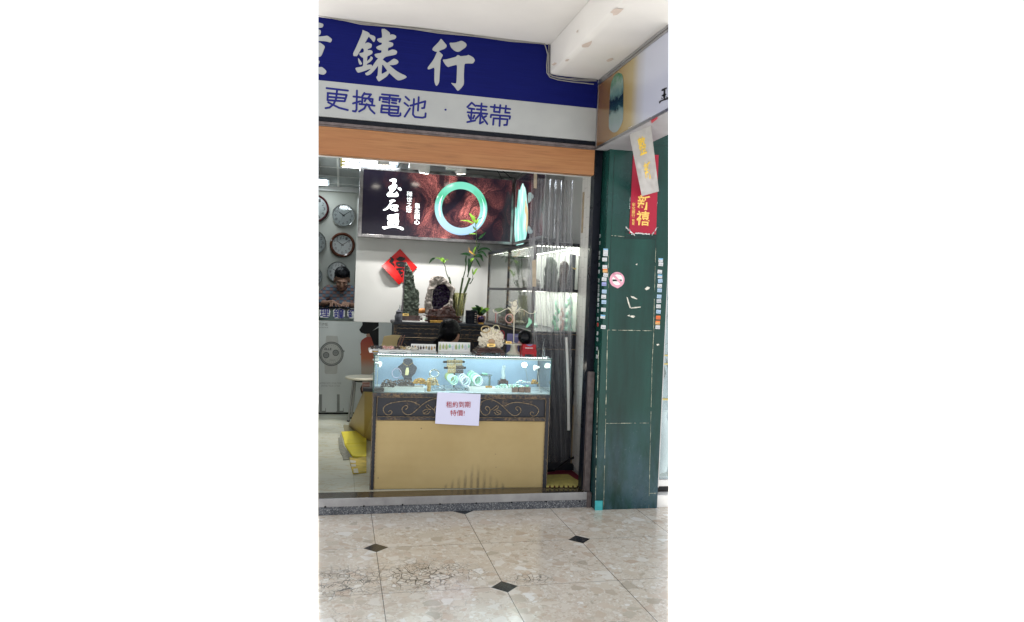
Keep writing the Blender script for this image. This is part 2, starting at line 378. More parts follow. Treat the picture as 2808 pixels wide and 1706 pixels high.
# gold corrugated board
def goldboard(name, scuff):
    M = NT(name); s = M.n('SeparateXYZ', {0: M.co()}); z = s.outputs[2]; x = s.outputs[0]
    wv = M.ma('SINE', M.ma('MULTIPLY', z, 2*pi/.0078))
    c = M.mix(M.ramp(M.noise(2.5, 4).outputs[0], [(.3, 0.), (.7, 1.)]), (.40, .295, .125), (.47, .36, .17))
    c = M.mix(M.ramp(wv, [(0, 0.), (1, .10)]), c, (.24, .18, .08))
    if scuff:
        k = M.ma('SUBTRACT', M.ma('DIVIDE', M.ma('SUBTRACT', x, .735), .0443), 0)
        fr = M.ma('ABSOLUTE', M.ma('SUBTRACT', k, M.ma('ROUND', k)))
        env = M.ma('SUBTRACT', .19, M.ma('MULTIPLY', M.ma('ABSOLUTE', M.ma('SUBTRACT', x, .715)), .75))
        hz = M.ma('SUBTRACT', 1, M.ma('DIVIDE', z, M.ma('MAXIMUM', env, .001)))
        ok = M.ma('GREATER_THAN', env, .02)
        wdt = M.ramp(fr, [(.0, 1.), (.14, .75), (.32, .0)])
        nz = M.ramp(M.noise(1, 6, .75, M.map((50, 50, 18))).outputs[0], [(.32, .15), (.6, 1.)])
        sc = M.ma('MULTIPLY', M.ma('MULTIPLY', M.ramp(hz, [(0, 0.), (.75, .95)]), wdt), M.ma('MULTIPLY', nz, ok))
        sc = M.ma('MULTIPLY', sc, M.ramp(wv, [(.0, .55), (.6, 1.)]))
        c = M.mix(sc, c, (.045, .04, .035))
        sp = M.n('TexVoronoi', {'Vector': M.co(), 'Scale': 11}, feature='F1')
        c = M.mix(M.ramp(sp.outputs['Distance'], [(.035, .7), (.07, 0.)]), c, (.10, .07, .04))
    M.P(Base_Color=c, Roughness=.42, Metallic=.15); M.bump(wv, .35, .001); return M.m
K['goldboard'] = goldboard('gold_corrugated_board', True); K['goldplain'] = goldboard('gold_board', False)
# antique iron: near black with brushed brass wear
def antique(name, thr=.56):
    M = NT(name); a = M.noise(9, 6, .7); b2 = M.noise(60, 4, .7)
    f = M.ma('MULTIPLY', M.ramp(a.outputs[0], [(thr, 0.), (thr+.14, 1.)]), M.ramp(b2.outputs[0], [(.42, 0.), (.6, .85)]))
    M.P(Base_Color=M.mix(f, (.018, .021, .03), (.24, .155, .075)), Roughness=.48, Metallic=.2); M.bump(b2.outputs[0], .35, .001); return M.m
K['iron'] = antique('antique_iron'); K['ironworn'] = antique('antique_iron_worn', .42)
K['rope'] = mat('brass_rope_trim', (.26, .20, .13), .45, .4, var=.5, vs=60)
# green marble pillar
M = NT('green_marble'); z = M.n('SeparateXYZ', {0: M.co()}).outputs[2]
a = M.noise(1, 6, .6, M.map((7, 7, .9))); b2 = M.noise(40, 5, .7); cl = M.noise(2.3, 5, .6)
c = M.mix(M.ramp(a.outputs[0], [(.3, 0.), (.72, 1.)]), (.003, .024, .020), (.008, .062, .050))
c = M.mix(M.ramp(cl.outputs[0], [(.5, 0.), (.75, .5)]), c, (.020, .065, .068))
wear = M.ma('MULTIPLY', M.ramp(z, [(.0, 1.), (.38, .55), (.7, 0.)]), M.ramp(M.noise(1, 7, .7, M.map((9, 9, 3))).outputs[0], [(.38, 0.), (.62, .75)]))
c = M.mix(wear, c, (.045, .095, .135))
c = M.mix(M.ma('MULTIPLY', wear, M.ramp(b2.outputs[0], [(.6, 0.), (.72, .5)])), c, (.25, .33, .36))
M.P(Base_Color=c, Roughness=M.ramp(cl.outputs[0], [(.3, .16), (.7, .3)]), Specular_IOR_Level=.3); K['marble'] = M.m
K['joint'] = mat('worn_pale_joint', (.40, .42, .33), .7, var=.8, vs=35)
K['darkjoint'] = mat('dark_joint', (.01, .03, .028), .6, var=.4)
# embossed brick foil
M = NT('brick_foil'); n1 = M.noise(1, 5, .7, M.map((60, 60, 45)), dist=2)
s = M.n('SeparateXYZ', {0: M.co()})
cb = M.n('CombineXYZ', {0: s.outputs[2], 1: s.outputs[1], 2: 0.})
br = M.n('TexBrick', {'Vector': cb.outputs[0], 'Scale': 1.0, 'Mortar Size': .0035, 'Mortar Smooth': .2, 'Brick Width': .15, 'Row Height': .062, 'Color1': (0, 0, 0), 'Color2': (0, 0, 0), 'Mortar': (1, 1, 1)})
dark = M.ma('MULTIPLY', M.ramp(n1.outputs[0], [(.60, 0.), (.68, 1.)]), .7)
c = M.mix(dark, (.80, .785, .75), (.30, .28, .26)); c = M.mix(M.ma('MULTIPLY', br.outputs[0], .4), c, (.42, .40, .38))
M.P(Base_Color=c, Roughness=.5); M.bump(M.ma('SUBTRACT', n1.outputs[0], br.outputs[0]), .6, .004); K['brickfoil'] = M.m
# satin picture (backlit)
def satin(name, st=1.0, rot=0):
    M = NT(name); s = M.n('SeparateXYZ', {0: M.co()})
    cv = M.n('CombineXYZ', {0: M.ma('ADD', s.outputs[0], M.ma('MULTIPLY', s.outputs[1], 1.)), 1: s.outputs[2], 2: 0.}).outputs[0]
    wc = M.map((1.0, 1.0, 1), (rot, .3, 0), cv)
    big = M.noise(1, 2, .5, M.map((2.6, 2.0, 1), (rot, 1.7, 0), cv), dist=.7); fold = M.noise(1, 2, .5, M.map((5.5, 3.2, 1), (rot*2, .4, 0), cv), dist=.9)
    f1 = M.ma('MULTIPLY', M.ramp(big.outputs[0], [(.38, .02), (.5, .35), (.62, 1.)]), M.ramp(fold.outputs[0], [(.34, .05), (.44, .35), (.49, .15), (.56, .9), (.62, .45), (.70, 1.)]))
    gl = M.noise(190, 1, .5, cv); g2_ = M.noise(75, 2, .7, cv)
    x = s.outputs[0]
    msk = M.ramp(x, [(.20, .01), (.48, .30), (.72, 1.)]) if not rot else .3
    rgt = M.ramp(M.ma('SUBTRACT', M.ma('MULTIPLY', x, .7), M.ma('MULTIPLY', s.outputs[2], .5)), [(.76, 1.), (.80, .08)]) if not rot else 1.
    glf = M.ma('MULTIPLY', M.ramp(gl.outputs[0], [(.44, .0), (.60, 1.5)]), M.ramp(g2_.outputs[0], [(.35, .5), (.62, 1.15)]))
    f = M.ma('MULTIPLY', M.ma('MULTIPLY', M.ma('MULTIPLY', f1, msk), glf), rgt)
    c = M.mix(f, (.007, .006, .011), (.60, .18, .155))
    M.P(Base_Color=M.mix(.5, (0, 0, 0), c), Emission_Color=c, Emission_Strength=st, Roughness=.12, Specular_IOR_Level=.25); return M.m
K['satin'] = satin('backlit_satin_picture', .95); K['satin2'] = satin('backlit_satin_picture_side', .8, 5.)
# backlit jade
def jadepic(name, cols, sc=(6, 6, 6), st=1.0):
    M = NT(name); n = M.noise(1, 4, .6, M.map(sc), dist=.8); n2 = M.noise(1, 3, .5, M.map(tuple(x*4 for x in sc)), dist=2)
    c = M.ramp(n.outputs[0], cols); c = M.mix(M.ma('MULTIPLY', n2.outputs[0], .25), c, (.75, .92, .95), 'SOFT_LIGHT')
    M.P(Base_Color=(.05, .05, .05), Emission_Color=c, Emission_Strength=st, Roughness=.15); return M.m
M = NT('backlit_bangle'); s = M.n('SeparateXYZ', {0: M.co()}); n = M.noise(7, 4, .6, dist=.6)
f = M.ma('ADD', s.outputs[2], M.ma('MULTIPLY', M.ma('SUBTRACT', n.outputs[0], .5), .35))
c = M.ramp(f, [(.05, (.26, .44, .66)), (.2, (.25, .48, .58)), (.32, (.22, .56, .52)), (.42, (.06, .42, .22)), (.52, (.14, .52, .38))])
M.P(Base_Color=(.05, .05, .05), Emission_Color=c, Emission_Strength=.98, Roughness=.12); K['bangle'] = M.m
K['flower'] = jadepic('backlit_jade_flower', [(.25, (.08, .32, .30)), (.42, (.2, .58, .5)), (.55, (.42, .76, .70)), (.66, (.72, .88, .85)), (.8, (.62, .55, .38))], (14, 14, 3.4), .85)
K['flowergold'] = jadepic('backlit_amber', [(.3, (.62, .36, .12)), (.7, (.78, .70, .50))], (10, 10, 6), .8)
K['letterlit'] = emis('backlit_lettering', (.88, 1, .99), 1.25)
# pendant panel and gradient of the side sign
M = NT('sign_gradient_print'); s = M.n('SeparateXYZ', {0: M.co()}); y = s.outputs[1]
M.P(Base_Color=M.ramp(M.ma('MULTIPLY', y, -1.), [(.0, (.14, .068, .03)), (.25, (.18, .10, .04)), (.42, (.27, .18, .055)), (.60, (.34, .27, .13)), (.70, (.38, .38, .39)), (.80, (.43, .45, .54))]), Roughness=.16, Specular_IOR_Level=.6); K['signprint'] = M.m
M = NT('printed_jade_pendant'); z = M.n('SeparateXYZ', {0: M.co()}).outputs[2]; n = M.noise(16, 4, .6)
f = M.ma('ADD', z, M.ma('MULTIPLY', M.ma('SUBTRACT', n.outputs[0], .5), .13))
M.P(Base_Color=M.ramp(f, [(.06, (.20, .25, .26)), (.16, (.14, .21, .20)), (.19, (.015, .05, .055)), (.25, (.006, .015, .022)), (.29, (.10, .18, .17)), (.34, (.16, .24, .21)), (.40, (.02, .13, .05))]), Roughness=.16); K['pendant'] = M.m
# figure / watch poster colours
M = NT('poster_coat'); z = M.n('SeparateXYZ', {0: M.co()}).outputs[2]
M.P(Base_Color=M.ramp(z, [(.25, (.42, .15, .08)), (.42, (.48, .40, .34)), (.50, (.46, .36, .30)), (.60, (.50, .15, .07)), (.80, (.34, .05, .03)), (.93, (.06, .02, .04))]), Roughness=.4); K['coat'] = M.m
K['poster'] = mat('grey_poster', (.64, .67, .66), .35, var=.04, vs=3)
K['posterdark'] = mat('poster_dark_print', (.08, .08, .09), .4, var=.2)
K['postermid'] = mat('poster_mid_print', (.27, .28, .27), .4, var=.08)
K['posterlight'] = mat('poster_light_print', (.50, .505, .48), .4, var=.05)
# plaid shirt
M = NT('plaid_shirt'); s = M.n('SeparateXYZ', {0: M.co()}); zz = M.ma('ADD', s.outputs[2], M.ma('MULTIPLY', M.noise(6, 2).outputs[0], .03))
st1 = M.ma('GREATER_THAN', M.ma('FRACT', M.ma('DIVIDE', zz, .034)), .84)
xb = M.ma('GREATER_THAN', M.ma('FRACT', M.ma('DIVIDE', s.outputs[0], .075)), .45)
zb = M.ma('GREATER_THAN', M.ma('FRACT', M.ma('DIVIDE', zz, .068)), .5)
c = M.mix(M.ma('ABSOLUTE', M.ma('SUBTRACT', xb, zb)), (.10, .145, .19), (.20, .115, .10)); c = M.mix(st1, c, (.015, .022, .05))
M.P(Base_Color=c, Roughness=.8); M.bump(M.noise(300, 2).outputs[0], .2, .001); K['plaid'] = M.m
# pvc curtain
M = NT('clear_pvc'); a = M.noise(1, 4, .6, M.map((22, 22, .8)), dist=.4)
tr = M.n('BsdfTransparent', {0: (.90, .91, .92)}); gl = M.n('BsdfGlossy', {'Color': (.95, .95, 1), 'Roughness': .12})
df = M.n('BsdfDiffuse', {'Color': (.72, .72, .76)}); tl = M.n('BsdfTranslucent', {'Color': (.7, .7, .72)})
ad = M.n('MixShader', {0: .4, 1: df.outputs[0], 2: tl.outputs[0]})
lw = M.n('LayerWeight', {'Blend': .35})
m1 = M.n('MixShader', {0: M.ramp(lw.outputs['Facing'], [(.1, .05), (.9, .75)]), 1: tr.outputs[0], 2: gl.outputs[0]})
zc = M.n('SeparateXYZ', {0: M.co()}).outputs[2]
m2 = M.n('MixShader', {0: M.ma('MULTIPLY', M.ramp(a.outputs[0], [(.40, .14), (.62, .55)]), M.ramp(M.ma('MULTIPLY', zc, .5), [(.35, .35), (.62, 1.)])), 1: m1.outputs[0], 2: ad.outputs[0]})
M.t.links.new(m2.outputs[0], M.t.nodes['Material Output'].inputs[0]); K['pvc'] = M.m

# ================================================================ text and traced lettering
def glyph_mesh(body, bold=0.0, vertical=False):
    c = bpy.data.curves.new('t', 'FONT'); c.size = 1; c.offset = bold; c.resolution_u = 3; c.align_x = 'CENTER'
    if vertical: body = '\n'.join(body); c.space_line = .98
    c.body = body
    o = bpy.data.objects.new('t', c); COL.objects.link(o); bpy.context.view_layer.update()
    me = bpy.data.meshes.new_from_object(o.evaluated_get(bpy.context.evaluated_depsgraph_get()))
    vs = [v.co.copy() for v in me.vertices]; fs = [tuple(p.vertices) for p in me.polygons]
    bpy.data.objects.remove(o); bpy.data.curves.remove(c); bpy.data.meshes.remove(me)
    return vs, fs
def text(body, c, wdt, hgt, right, up, th=.001, bold=0.0, vertical=False, mb=None, shear=0):
    """lettering centred at c, wdt x hgt metres, on the plane spanned by right and up"""
    vs, fs = glyph_mesh(body, bold, vertical)
    xs = [v.x for v in vs]; ys = [v.y for v in vs]
    x0, x1, y0, y1 = min(xs), max(xs), min(ys), max(ys); right, up, c = V(right), V(up), V(c); n = right.cross(up)
    f = lambda v: c+right*((v.x-(x0+x1)/2)/(x1-x0)*wdt+shear*((v.y-(y0+y1)/2)/(y1-y0)))+up*((v.y-(y0+y1)/2)/(y1-y0)*hgt)
    b = mb or MB()
    b.add([f(v)+n*th for v in vs], fs)
    return b
def text_at(body, u0, v0, u1, v1, ax, val, right, up, **k):
    """the same, sized to cover photograph pixels u0..u1, v0..v1 of the plane coordinate[ax] = val"""
    um, vm = (u0+u1)/2, (v0+v1)/2
    wd = (at(u1, vm, ax, val)-at(u0, vm, ax, val)).dot(V(right)); hg = (at(um, v0, ax, val)-at(um, v1, ax, val)).dot(V(up))
    return text(body, at(um, vm, ax, val), abs(wd), abs(hg), right, up, **k)
def smooth_loop(pts, it=1):
    for _ in range(it):
        q = []
        for i in range(len(pts)):
            a, b = pts[i], pts[(i+1) % len(pts)]
            q += [(a[0]*.78+b[0]*.22, a[1]*.78+b[1]*.22), (a[0]*.22+b[0]*.78, a[1]*.22+b[1]*.78)]
        pts = q
    return pts
def traced(outer, holes, sc, ox, oy, ax, val, nrm, th, mb, sm=1):
    F = lambda L: [at(ox+p[0]*sc, oy+p[1]*sc, ax, val) for p in smooth_loop(L, sm)]
    mb.plate(F(outer), nrm, th, [F(h) for h in holes]); return mb
XF, ZU, FR = (1, 0, 0), (0, 0, 1), (0, -1, 0)

# ================================================================ ground, paving, arcade ceiling
b = MB(); b.box(-2500, 2500, -2500, 2500, -.35, -.03)
K['groundmat'] = mat('sunlit_concrete', (.80, .79, .77), .9, var=.03, vs=.5)
struct(b.build('ground', K['groundmat']))
b = MB(); b.box(-3, 4, -4.2, .06, -.028, 0); struct(b.build('pavement', K['terrazzo'], origin=(0, 0, 0)))
b = MB(); b.box(-.9, 3.2, .05, 4.8, -.02, .09); struct(b.build('shop_floor', K['vinyl'], origin=(0, 0, .09)))
AC = thing('arcade_ceiling', 'white painted arcade ceiling above the blue sign with a downstand beam', 'ceiling', (1, -.5, 3.11))
b = MB()   # slab, gently uneven underside
nx, ny = 30, 40; gr1 = []
for j in range(ny+1):
    row = []
    for i in range(nx+1):
        x = -1.5+i*(1.065+1.5)/nx; y = -1.75+j*1.77/ny
        row.append((x, y, 3.103+.005*noise.noise((x*2, y*2, 0))))
    gr1.append(row)
b.sheet(gr1); b.sheet([[(x, y, z+.15) for x, y, z in rw] for rw in gr1])
b.box(-1.5, 1.065, -1.75, -1.73, 3.13, 3.25)
b.build('slab', K['ceil_paint'], AC, smooth=2, fix=False)
b = MB(); rnd = random.Random(3)
g2 = []
prof = [(1.068, 3.26), (1.066, 3.16), (1.067, 3.03), (1.070, 2.925), (1.078, 2.911), (1.12, 2.908), (1.25, 2.909), (1.40, 2.911), (1.6, 2.912), (2.2, 2.912), (2.3, 3.26)]
for j in range(60):
    y = -1.75+j*1.77/59
    g2.append([(x+.004*noise.noise((y*5, x*3, z)), y, z+.003*noise.noise((y*7, x*4, z*2))) for x, z in prof])
b.sheet(g2); b.build('beam', K['ceil_paint'], AC, smooth=2, fix=False)
b = MB()
for (u, v, s) in ((1610, 122, 11), (1555, 165, 4), (1690, 31, 10), (1520, 175, 5), (1583, 86, 3), (1672, 165, 6)):
    p = at(u, v, 2, 2.906) if v > 110 or u > 1660 else at(u, v, 0, 1.063)
    side = not (v > 110 or u > 1660)
    n = 9; pts = []
    for k in range(n):
        a = 2*pi*k/n; rr = s*.0024*(.6+.7*rnd.random())
        pts.append(p+(V((0, cos(a)*rr*1.8, sin(a)*rr)) if side else V((cos(a)*rr, sin(a)*rr*2.2, 0))))
    b.plate(pts, (-1, 0, 0) if side else (0, 0, -1), .0015)
b.build('peeled_paint', K['peel'], AC)

OB = thing('sky_blocking_building', 'grey rendered building across the street behind the photographer', 'building', (0, -16, 0))  # unseen building, added to cut frontal sky light and reflections
b = MB(); b.box(-45, 45, -18, -14, 0, 17); b.build('wall', mat('grey_render', (.16, .155, .145), .8), OB)
for k in range(24):
    for j in range(4):
        b = MB(); b.box(-43+3.6*k, -41+3.6*k, -14.02, -13.96, 1.2+3.2*j, 3.1+3.2*j); b.build('window', K['blackpost'], OB)

# ================================================================ shop front
SF = thing('storefront', 'shop entrance with orange wooden lintel, brown trim, black side post and steel threshold', 'shop front', (.5, .02, 0))
b = MB(); b.box(-1.2, 1.408, .0, .07, 2.2675, 2.437); b.build('lintel', K['wood'], SF, bevel=.003)
b = MB(); b.box(-1.2, 1.41, -.004, .07, 2.438, 2.4465); b.box(-1.2, 1.41, -.010, .07, 2.4475, 2.464); b.build('brown_trim', K['brownpost'], SF, bevel=.002)
b = MB(); b.box(-1.2, 1.41, .012, .07, 2.465, 2.4955); b.build('black_trim', K['blackpost'], SF)
b = MB(); b.box(-1.2, 1.462, .0, .012, .052, .1045); b.build('threshold_plate', K['threshold'], SF, bevel=.0025)
b = MB(); b.box(-1.2, 1.47, .004, .13, -.01, .0515); b.build('kerb', K['kerb'], SF)
b = MB(); b.box(-1.2, 1.442, .0125, .175, .052, .0965); b.build('sill', mat('dark_glossy_sill', (.07, .055, .04), .14, var=.4, vs=9, Specular_IOR_Level=.6), SF)
for u, v in ((892, 1390), (998, 1388), (1104, 1384), (1206.5, 1382.5), (1306, 1380), (1403, 1378), (1498, 1376), (1590, 1374)):
    p = at(u, v, 1, 0); MB().ball((p.x, -.001, p.z), (.006, .003, .006), 10, 6).build('screw', K['black'], SF, smooth=True)
b = MB(); b.box(1.432, 1.484, .055, .13, .1047, 2.50); b.build('side_post', K['blackpost'], SF, bevel=.002)
b = MB(); b.box(1.440, 1.480, .018, .0545, .1047, .93); b.box(1.455, 1.484, -.01, .0545, -.01, .1045); b.build('post_cover', K['brownpost'], SF, bevel=.002)
b = MB(); b.box(-1.2, 1.41, .075, .115, 2.2675, 3.10); b.box(1.425, 1.484, .075, .19, 2.51, 3.10); b.build('backing_panel', K['interior_white'], SF)

b = MB(); b.box(-1.2, 2.7, .03, 4.8, 3.27, 3.42); b.build('sun_blocking_roof', K['white_paint'], SF)  # unseen roof, added to stop sun leaking in behind the sign

# the blue sign
BS = thing('shop_sign', 'long blue and silver shop sign with large brush characters above the orange lintel', 'sign', (.5, 0, 2.497))
b = MB(); b.box(-1.2, 1.408, .0, .07, 2.717, 3.125); bluep = b.build('blue_panel', K['blue'], BS)
b = MB(); b.box(-1.2, 1.408, -.001, .07, 2.497, 2.7165); silvp = b.build('silver_panel', K['silver'], BS)
S1 = 160/1497.
b = MB()
xing = [ # 行
 [(458,148),(415,222),(330,310),(255,385),(235,440),(300,478),(345,490),(365,478),(330,560),(270,690),(180,810),(120,890),(118,930),(140,945),(210,925),(295,885),(290,1100),(290,1240),(310,1320),(345,1370),(385,1330),(415,1270),(425,1100),(437,900),(450,730),(447,700),(500,600),(508,575),(470,535),(435,505),(400,470),(480,440),(560,410),(605,360),(605,320),(560,265),(500,195)],
 [(675,255),(780,260),(890,238),(985,203),(1060,240),(1110,285),(1118,330),(1090,378),(1000,440),(930,485),(870,492),(790,450),(720,380),(695,320)],
 [(505,690),(600,685),(730,648),(840,622),(885,572),(925,580),(960,605),(1050,595),(1135,588),(1155,565),(1210,590),(1290,635),(1330,700),(1320,740),(1275,792),(1180,788),(1070,790),(1058,860),(1045,1100),(1050,1250),(1045,1330),(990,1410),(920,1480),(880,1490),(820,1400),(725,1300),(722,1285),(790,1300),(845,1305),(858,1250),(865,1100),(872,950),(872,820),(780,840),(690,865),(640,885),(580,830),(520,740)]]
for L in xing: traced(L, [], S1, 1160, 90, 1, -.0005, FR, .002, b)
b.build('brush_character', K['silver'], bluep); b = MB()
biao = [([(318,112),(370,138),(440,165),(490,195),(505,235),(560,250),(620,270),(650,310),(645,370),(615,430),(590,415),(540,350),(500,310),(482,280),(440,350),(370,475),(420,445),(470,438),(540,470),(560,495),(550,560),(500,590),(450,610),(455,640),(510,632),(565,650),(580,690),(560,730),(500,765),(445,790),(437,860),(432,920),(490,870),(520,830),(520,800),(550,800),(585,830),(570,880),(510,940),(432,985),(430,1015),(500,1005),(560,1010),(565,1060),(620,970),(680,890),(725,845),(690,835),(650,800),(620,745),(680,722),(805,705),(808,635),(740,632),(690,600),(665,560),(720,525),(815,490),(815,440),(760,438),(710,400),(685,355),(740,330),(822,318),(820,220),(806,130),(815,85),(850,92),(885,85),(950,130),(1010,180),(1025,205),(1025,245),(1070,228),(1130,240),(1180,270),(1182,310),(1150,350),(1070,370),(990,395),(990,418),(1050,430),(1100,455),(1110,490),(1095,530),(1040,558),(975,575),(968,660),(1020,640),(1085,615),(1160,630),(1205,665),(1205,700),(1180,745),(1080,770),(990,785),(900,810),(860,850),(835,882),(880,910),(950,968),(1010,930),(1070,885),(1120,852),(1180,868),(1230,905),(1243,945),(1215,985),(1150,1010),(1070,1018),(1005,1015),(1090,1090),(1190,1170),(1310,1240),(1400,1275),(1462,1325),(1400,1365),(1300,1405),(1230,1412),(1180,1380),(1090,1300),(1000,1215),(990,1245),(940,1310),(860,1365),(790,1410),(735,1440),(705,1400),(672,1340),(675,1315),(705,1290),(712,1200),(718,1100),(718,1030),(660,1110),(580,1200),(520,1255),(450,1285),(405,1270),(382,1225),(440,1200),(500,1150),(535,1110),(470,1130),(380,1165),(290,1195),(205,1215),(175,1185),(135,1110),(150,1085),(240,1070),(330,1050),(335,960),(340,830),(300,815),(250,770),(228,715),(290,705),(350,690),(352,610),(308,575),(260,650),(180,790),(130,788),(85,785),(78,710),(140,590),(210,430),(280,270),(315,170)], [[(825,985),(815,1120),(805,1255),(880,1210),(960,1170),(900,1090)]])]
for L, H in biao: traced(L, H, S1, 960, 70, 1, -.0005, FR, .002, b)
traced([(205,830),(240,870),(280,930),(312,985),(290,1000),(255,1015),(225,970),(208,900)], [], S1, 960, 70, 1, -.0005, FR, .002, b)
b.build('brush_character', K['silver'], bluep); b = MB()
S3 = 80/665.
for L in ([(-200,95),(30,98),(80,115),(130,130),(142,165),(120,210),(60,222),(-200,225)], [(-200,260),(30,258),(75,275),(85,320),(70,370),(30,400),(-200,400)],
          [(-260,420),(40,420),(150,412),(230,398),(290,440),(335,480),(330,520),(300,558),(230,535),(130,520),(-260,520)],
          [(-260,548),(50,550),(120,595),(180,650),(150,720),(120,800),(90,865),(30,890),(-260,890)], [(-200,950),(30,955),(62,995),(30,1055),(-200,1060)],
          [(-260,1115),(50,1120),(105,1112),(160,1155),(205,1200),(205,1245),(155,1288),(100,1285),(20,1262),(-260,1250)]):
    traced(L, [], S3, 870, 50, 1, -.0005, FR, .002, b)
b.build('brush_character', K['silver'], bluep)
b = MB()
# rounded blue characters 更換電池・錶帶 built from strokes traced off the sign (region 870,0 scale .3007)
def strokes(L, sc, ox, oy, ax, val, off, r, mb, n=8):
    for st in L:
        pts = [at(ox+p[0]*sc, oy+p[1]*sc, ax, val)+V(off) for p in st]
        # flat ribbon with round ends
        for a, c in zip(pts, pts[1:]):
            d = (c-a); 
            if d.length < 1e-6: continue
            d.normalize(); nn = V((0, -1, 0)) if ax == 1 else V((-1, 0, 0)); s = d.cross(nn)
            cap = [a+(s*cos(t)-d*sin(t))*r for t in [pi*k/5 for k in range(6)]]+[c+(-s*cos(t)+d*sin(t))*r for t in [pi*k/5 for k in range(6)]]
            mb.plate(cap, nn, .0006+.00003*len(mb.f)/30)
Z = .30067
blue = [
 [[(85,805),(280,828)],[(181,818),(172,900),(150,950),(112,982),(76,988)],[(95,850),(268,868)],[(97,850),(94,915),(250,925),(268,868)],[(96,884),(258,898)],[(100,935),(140,955),(200,985),(278,1005)]],
 [[(330,882),(390,888)],[(362,828),(358,1000),(348,1018),(325,1014)],[(326,945),(392,925)],[(430,850),(405,890)],[(425,858),(490,862),(462,898)],[(412,895),(505,905),(500,950)],[(412,895),(408,945)],[(445,900),(432,925)],[(468,902),(488,928)],[(385,950),(522,965)],[(450,950),(430,990),(382,1018)],[(462,955),(485,1000),(522,1036)]],
 [[(590,862),(740,876)],[(572,888),(758,905)],[(572,888),(568,915)],[(758,905),(748,930)],[(662,870),(655,945)],[(600,905),(640,910)],[(596,928),(638,934)],[(682,915),(722,920)],[(680,938),(720,944)],[(590,962),(742,975)],[(590,962),(582,1025)],[(742,975),(735,1035)],[(584,995),(738,1006)],[(582,1025),(735,1036)],[(660,965),(652,1045),(672,1056),(740,1060),(758,1052),(758,1035)]],
 [[(805,885),(838,915)],[(795,940),(830,968)],[(797,1065),(845,990)],[(850,965),(985,925)],[(985,925),(975,985),(955,988)],[(925,888),(918,1010)],[(882,905),(872,1045),(890,1068),(960,1075),(985,1068),(988,1035)]],
 [[(1168,1002),(1171,1002)]],
 [[(1408,938),(1368,978)],[(1408,938),(1442,968)],[(1382,990),(1432,996)],[(1370,1025),(1440,1032)],[(1408,995),(1400,1105)],[(1378,1052),(1390,1080)],[(1432,1056),(1420,1082)],[(1368,1115),(1440,1100)],[(1450,965),(1545,975)],[(1455,998),(1540,1005)],[(1445,1030),(1550,1040)],[(1498,945),(1492,1035),(1445,1085)],[(1490,1050),(1482,1128),(1512,1112)],[(1540,1060),(1508,1078)],[(1495,1045),(1520,1090),(1550,1132)]]]
for ch in blue:
    b = MB(); strokes(ch, Z, 870, 0, 1, 0, (0, -.002, 0), .0063, b); b.build('blue_character', K['blueink'], silvp)
b = MB()
dai = [[(18,975),(196,996)],[(55,958),(48,1020)],[(106,960),(98,1028)],[(158,966),(150,1028)],[(48,1020),(98,1024)],[(150,1028),(190,1030)],[(18,1070),(22,1048),(195,1062),(190,1085)],[(45,1080),(40,1138)],[(45,1080),(172,1090),(165,1140),(140,1142)],[(104,1055),(98,1150)]]
strokes(dai, Z, 1340, 0, 1, 0, (0, -.002, 0), .0063, b)
b.build('blue_character', K['blueink'], silvp)
b = MB()
cab = [(873,44),(930,54),(990,65),(1050,72),(1110,78),(1200,89),(1300,101),(1400,112),(1480,120),(1495,123)]
b.tube([at(u, v-3, 1, -.006) for u, v in cab[:7]], .007, 6)
for k, dz in enumerate((0, .006, .011)):
    b.tube([at(u, v-dz*260, 1, -.012-.006*k)+V((0, 0, .004*sin(u*.03+k*2))) for u, v in cab], .0032, 6)
b.tube([at(u, v, 1, -.014) for u, v in ((1487,114),(1495,124),(1502,150),(1499,180),(1500,200),(1508,212),(1530,219),(1570,225),(1600,228),(1628,231))], .0035, 6)
b.tube([at(u, v, 1, -.020) for u, v in ((1492,118),(1504,150),(1503,185),(1505,205),(1530,214),(1580,221),(1636,222))], .003, 6)
b.tube([at(u, v, 1, -.010) for u, v in ((1505,122),(1506,160),(1505,200),(1514,210),(1560,216),(1636,219))], .004, 6)
tag(b.build('cable', mat('grey_cable', (.24, .235, .225), .5), smooth=True), 'thin grey cables running along the top edge of the blue sign and round the beam', 'cable')

# ================================================================ jade light box over the pillar
LB = thing('hanging_sign', 'gold to white light box with printed jade pendant, under the beam above the green pillar', 'sign', (1.41, 0, 2.44))
b = MB(); b.box(1.4125, 1.648, -1.9, -.006, 2.4525, 2.878); pfc = b.build('printed_face', K['signprint'], LB)
b = MB(); b.box(1.409, 1.4115, -1.9, -.004, 2.440, 2.456); b.box(1.409, 1.4115, -1.9, -.004, 2.872, 2.888); b.box(1.409, 1.418, -.0055, .004, 2.440, 2.888)
b.build('steel_edge', K['steel'], LB)
b = MB(); b.box(1.412, 1.65, -1.9, -.004, 2.438, 2.4515); b.build('underside', mat('grey_sheet_metal', (.33, .33, .35), .5, .2, var=.12, vs=8), LB)
b = MB(); b.box(1.41, 1.46, -.16, -.01, 2.889, 2.912); b.box(1.405, 1.412, -1.9, -.17, 2.889, 2.905); b.build('bracket', K['steel'], LB)
b = MB(); traced([(1185,660),(1222,680),(1230,760),(1228,1080),(1215,1130),(1175,1200),(1140,1212),(1105,1185),(1095,1150),(1105,900),(1115,760),(1145,690)], [], Z, 1340, 0, 0, 1.412, (-1, 0, 0), .0012, b)
b.build('pendant_print', K['pendant'], pfc)
b = MB()
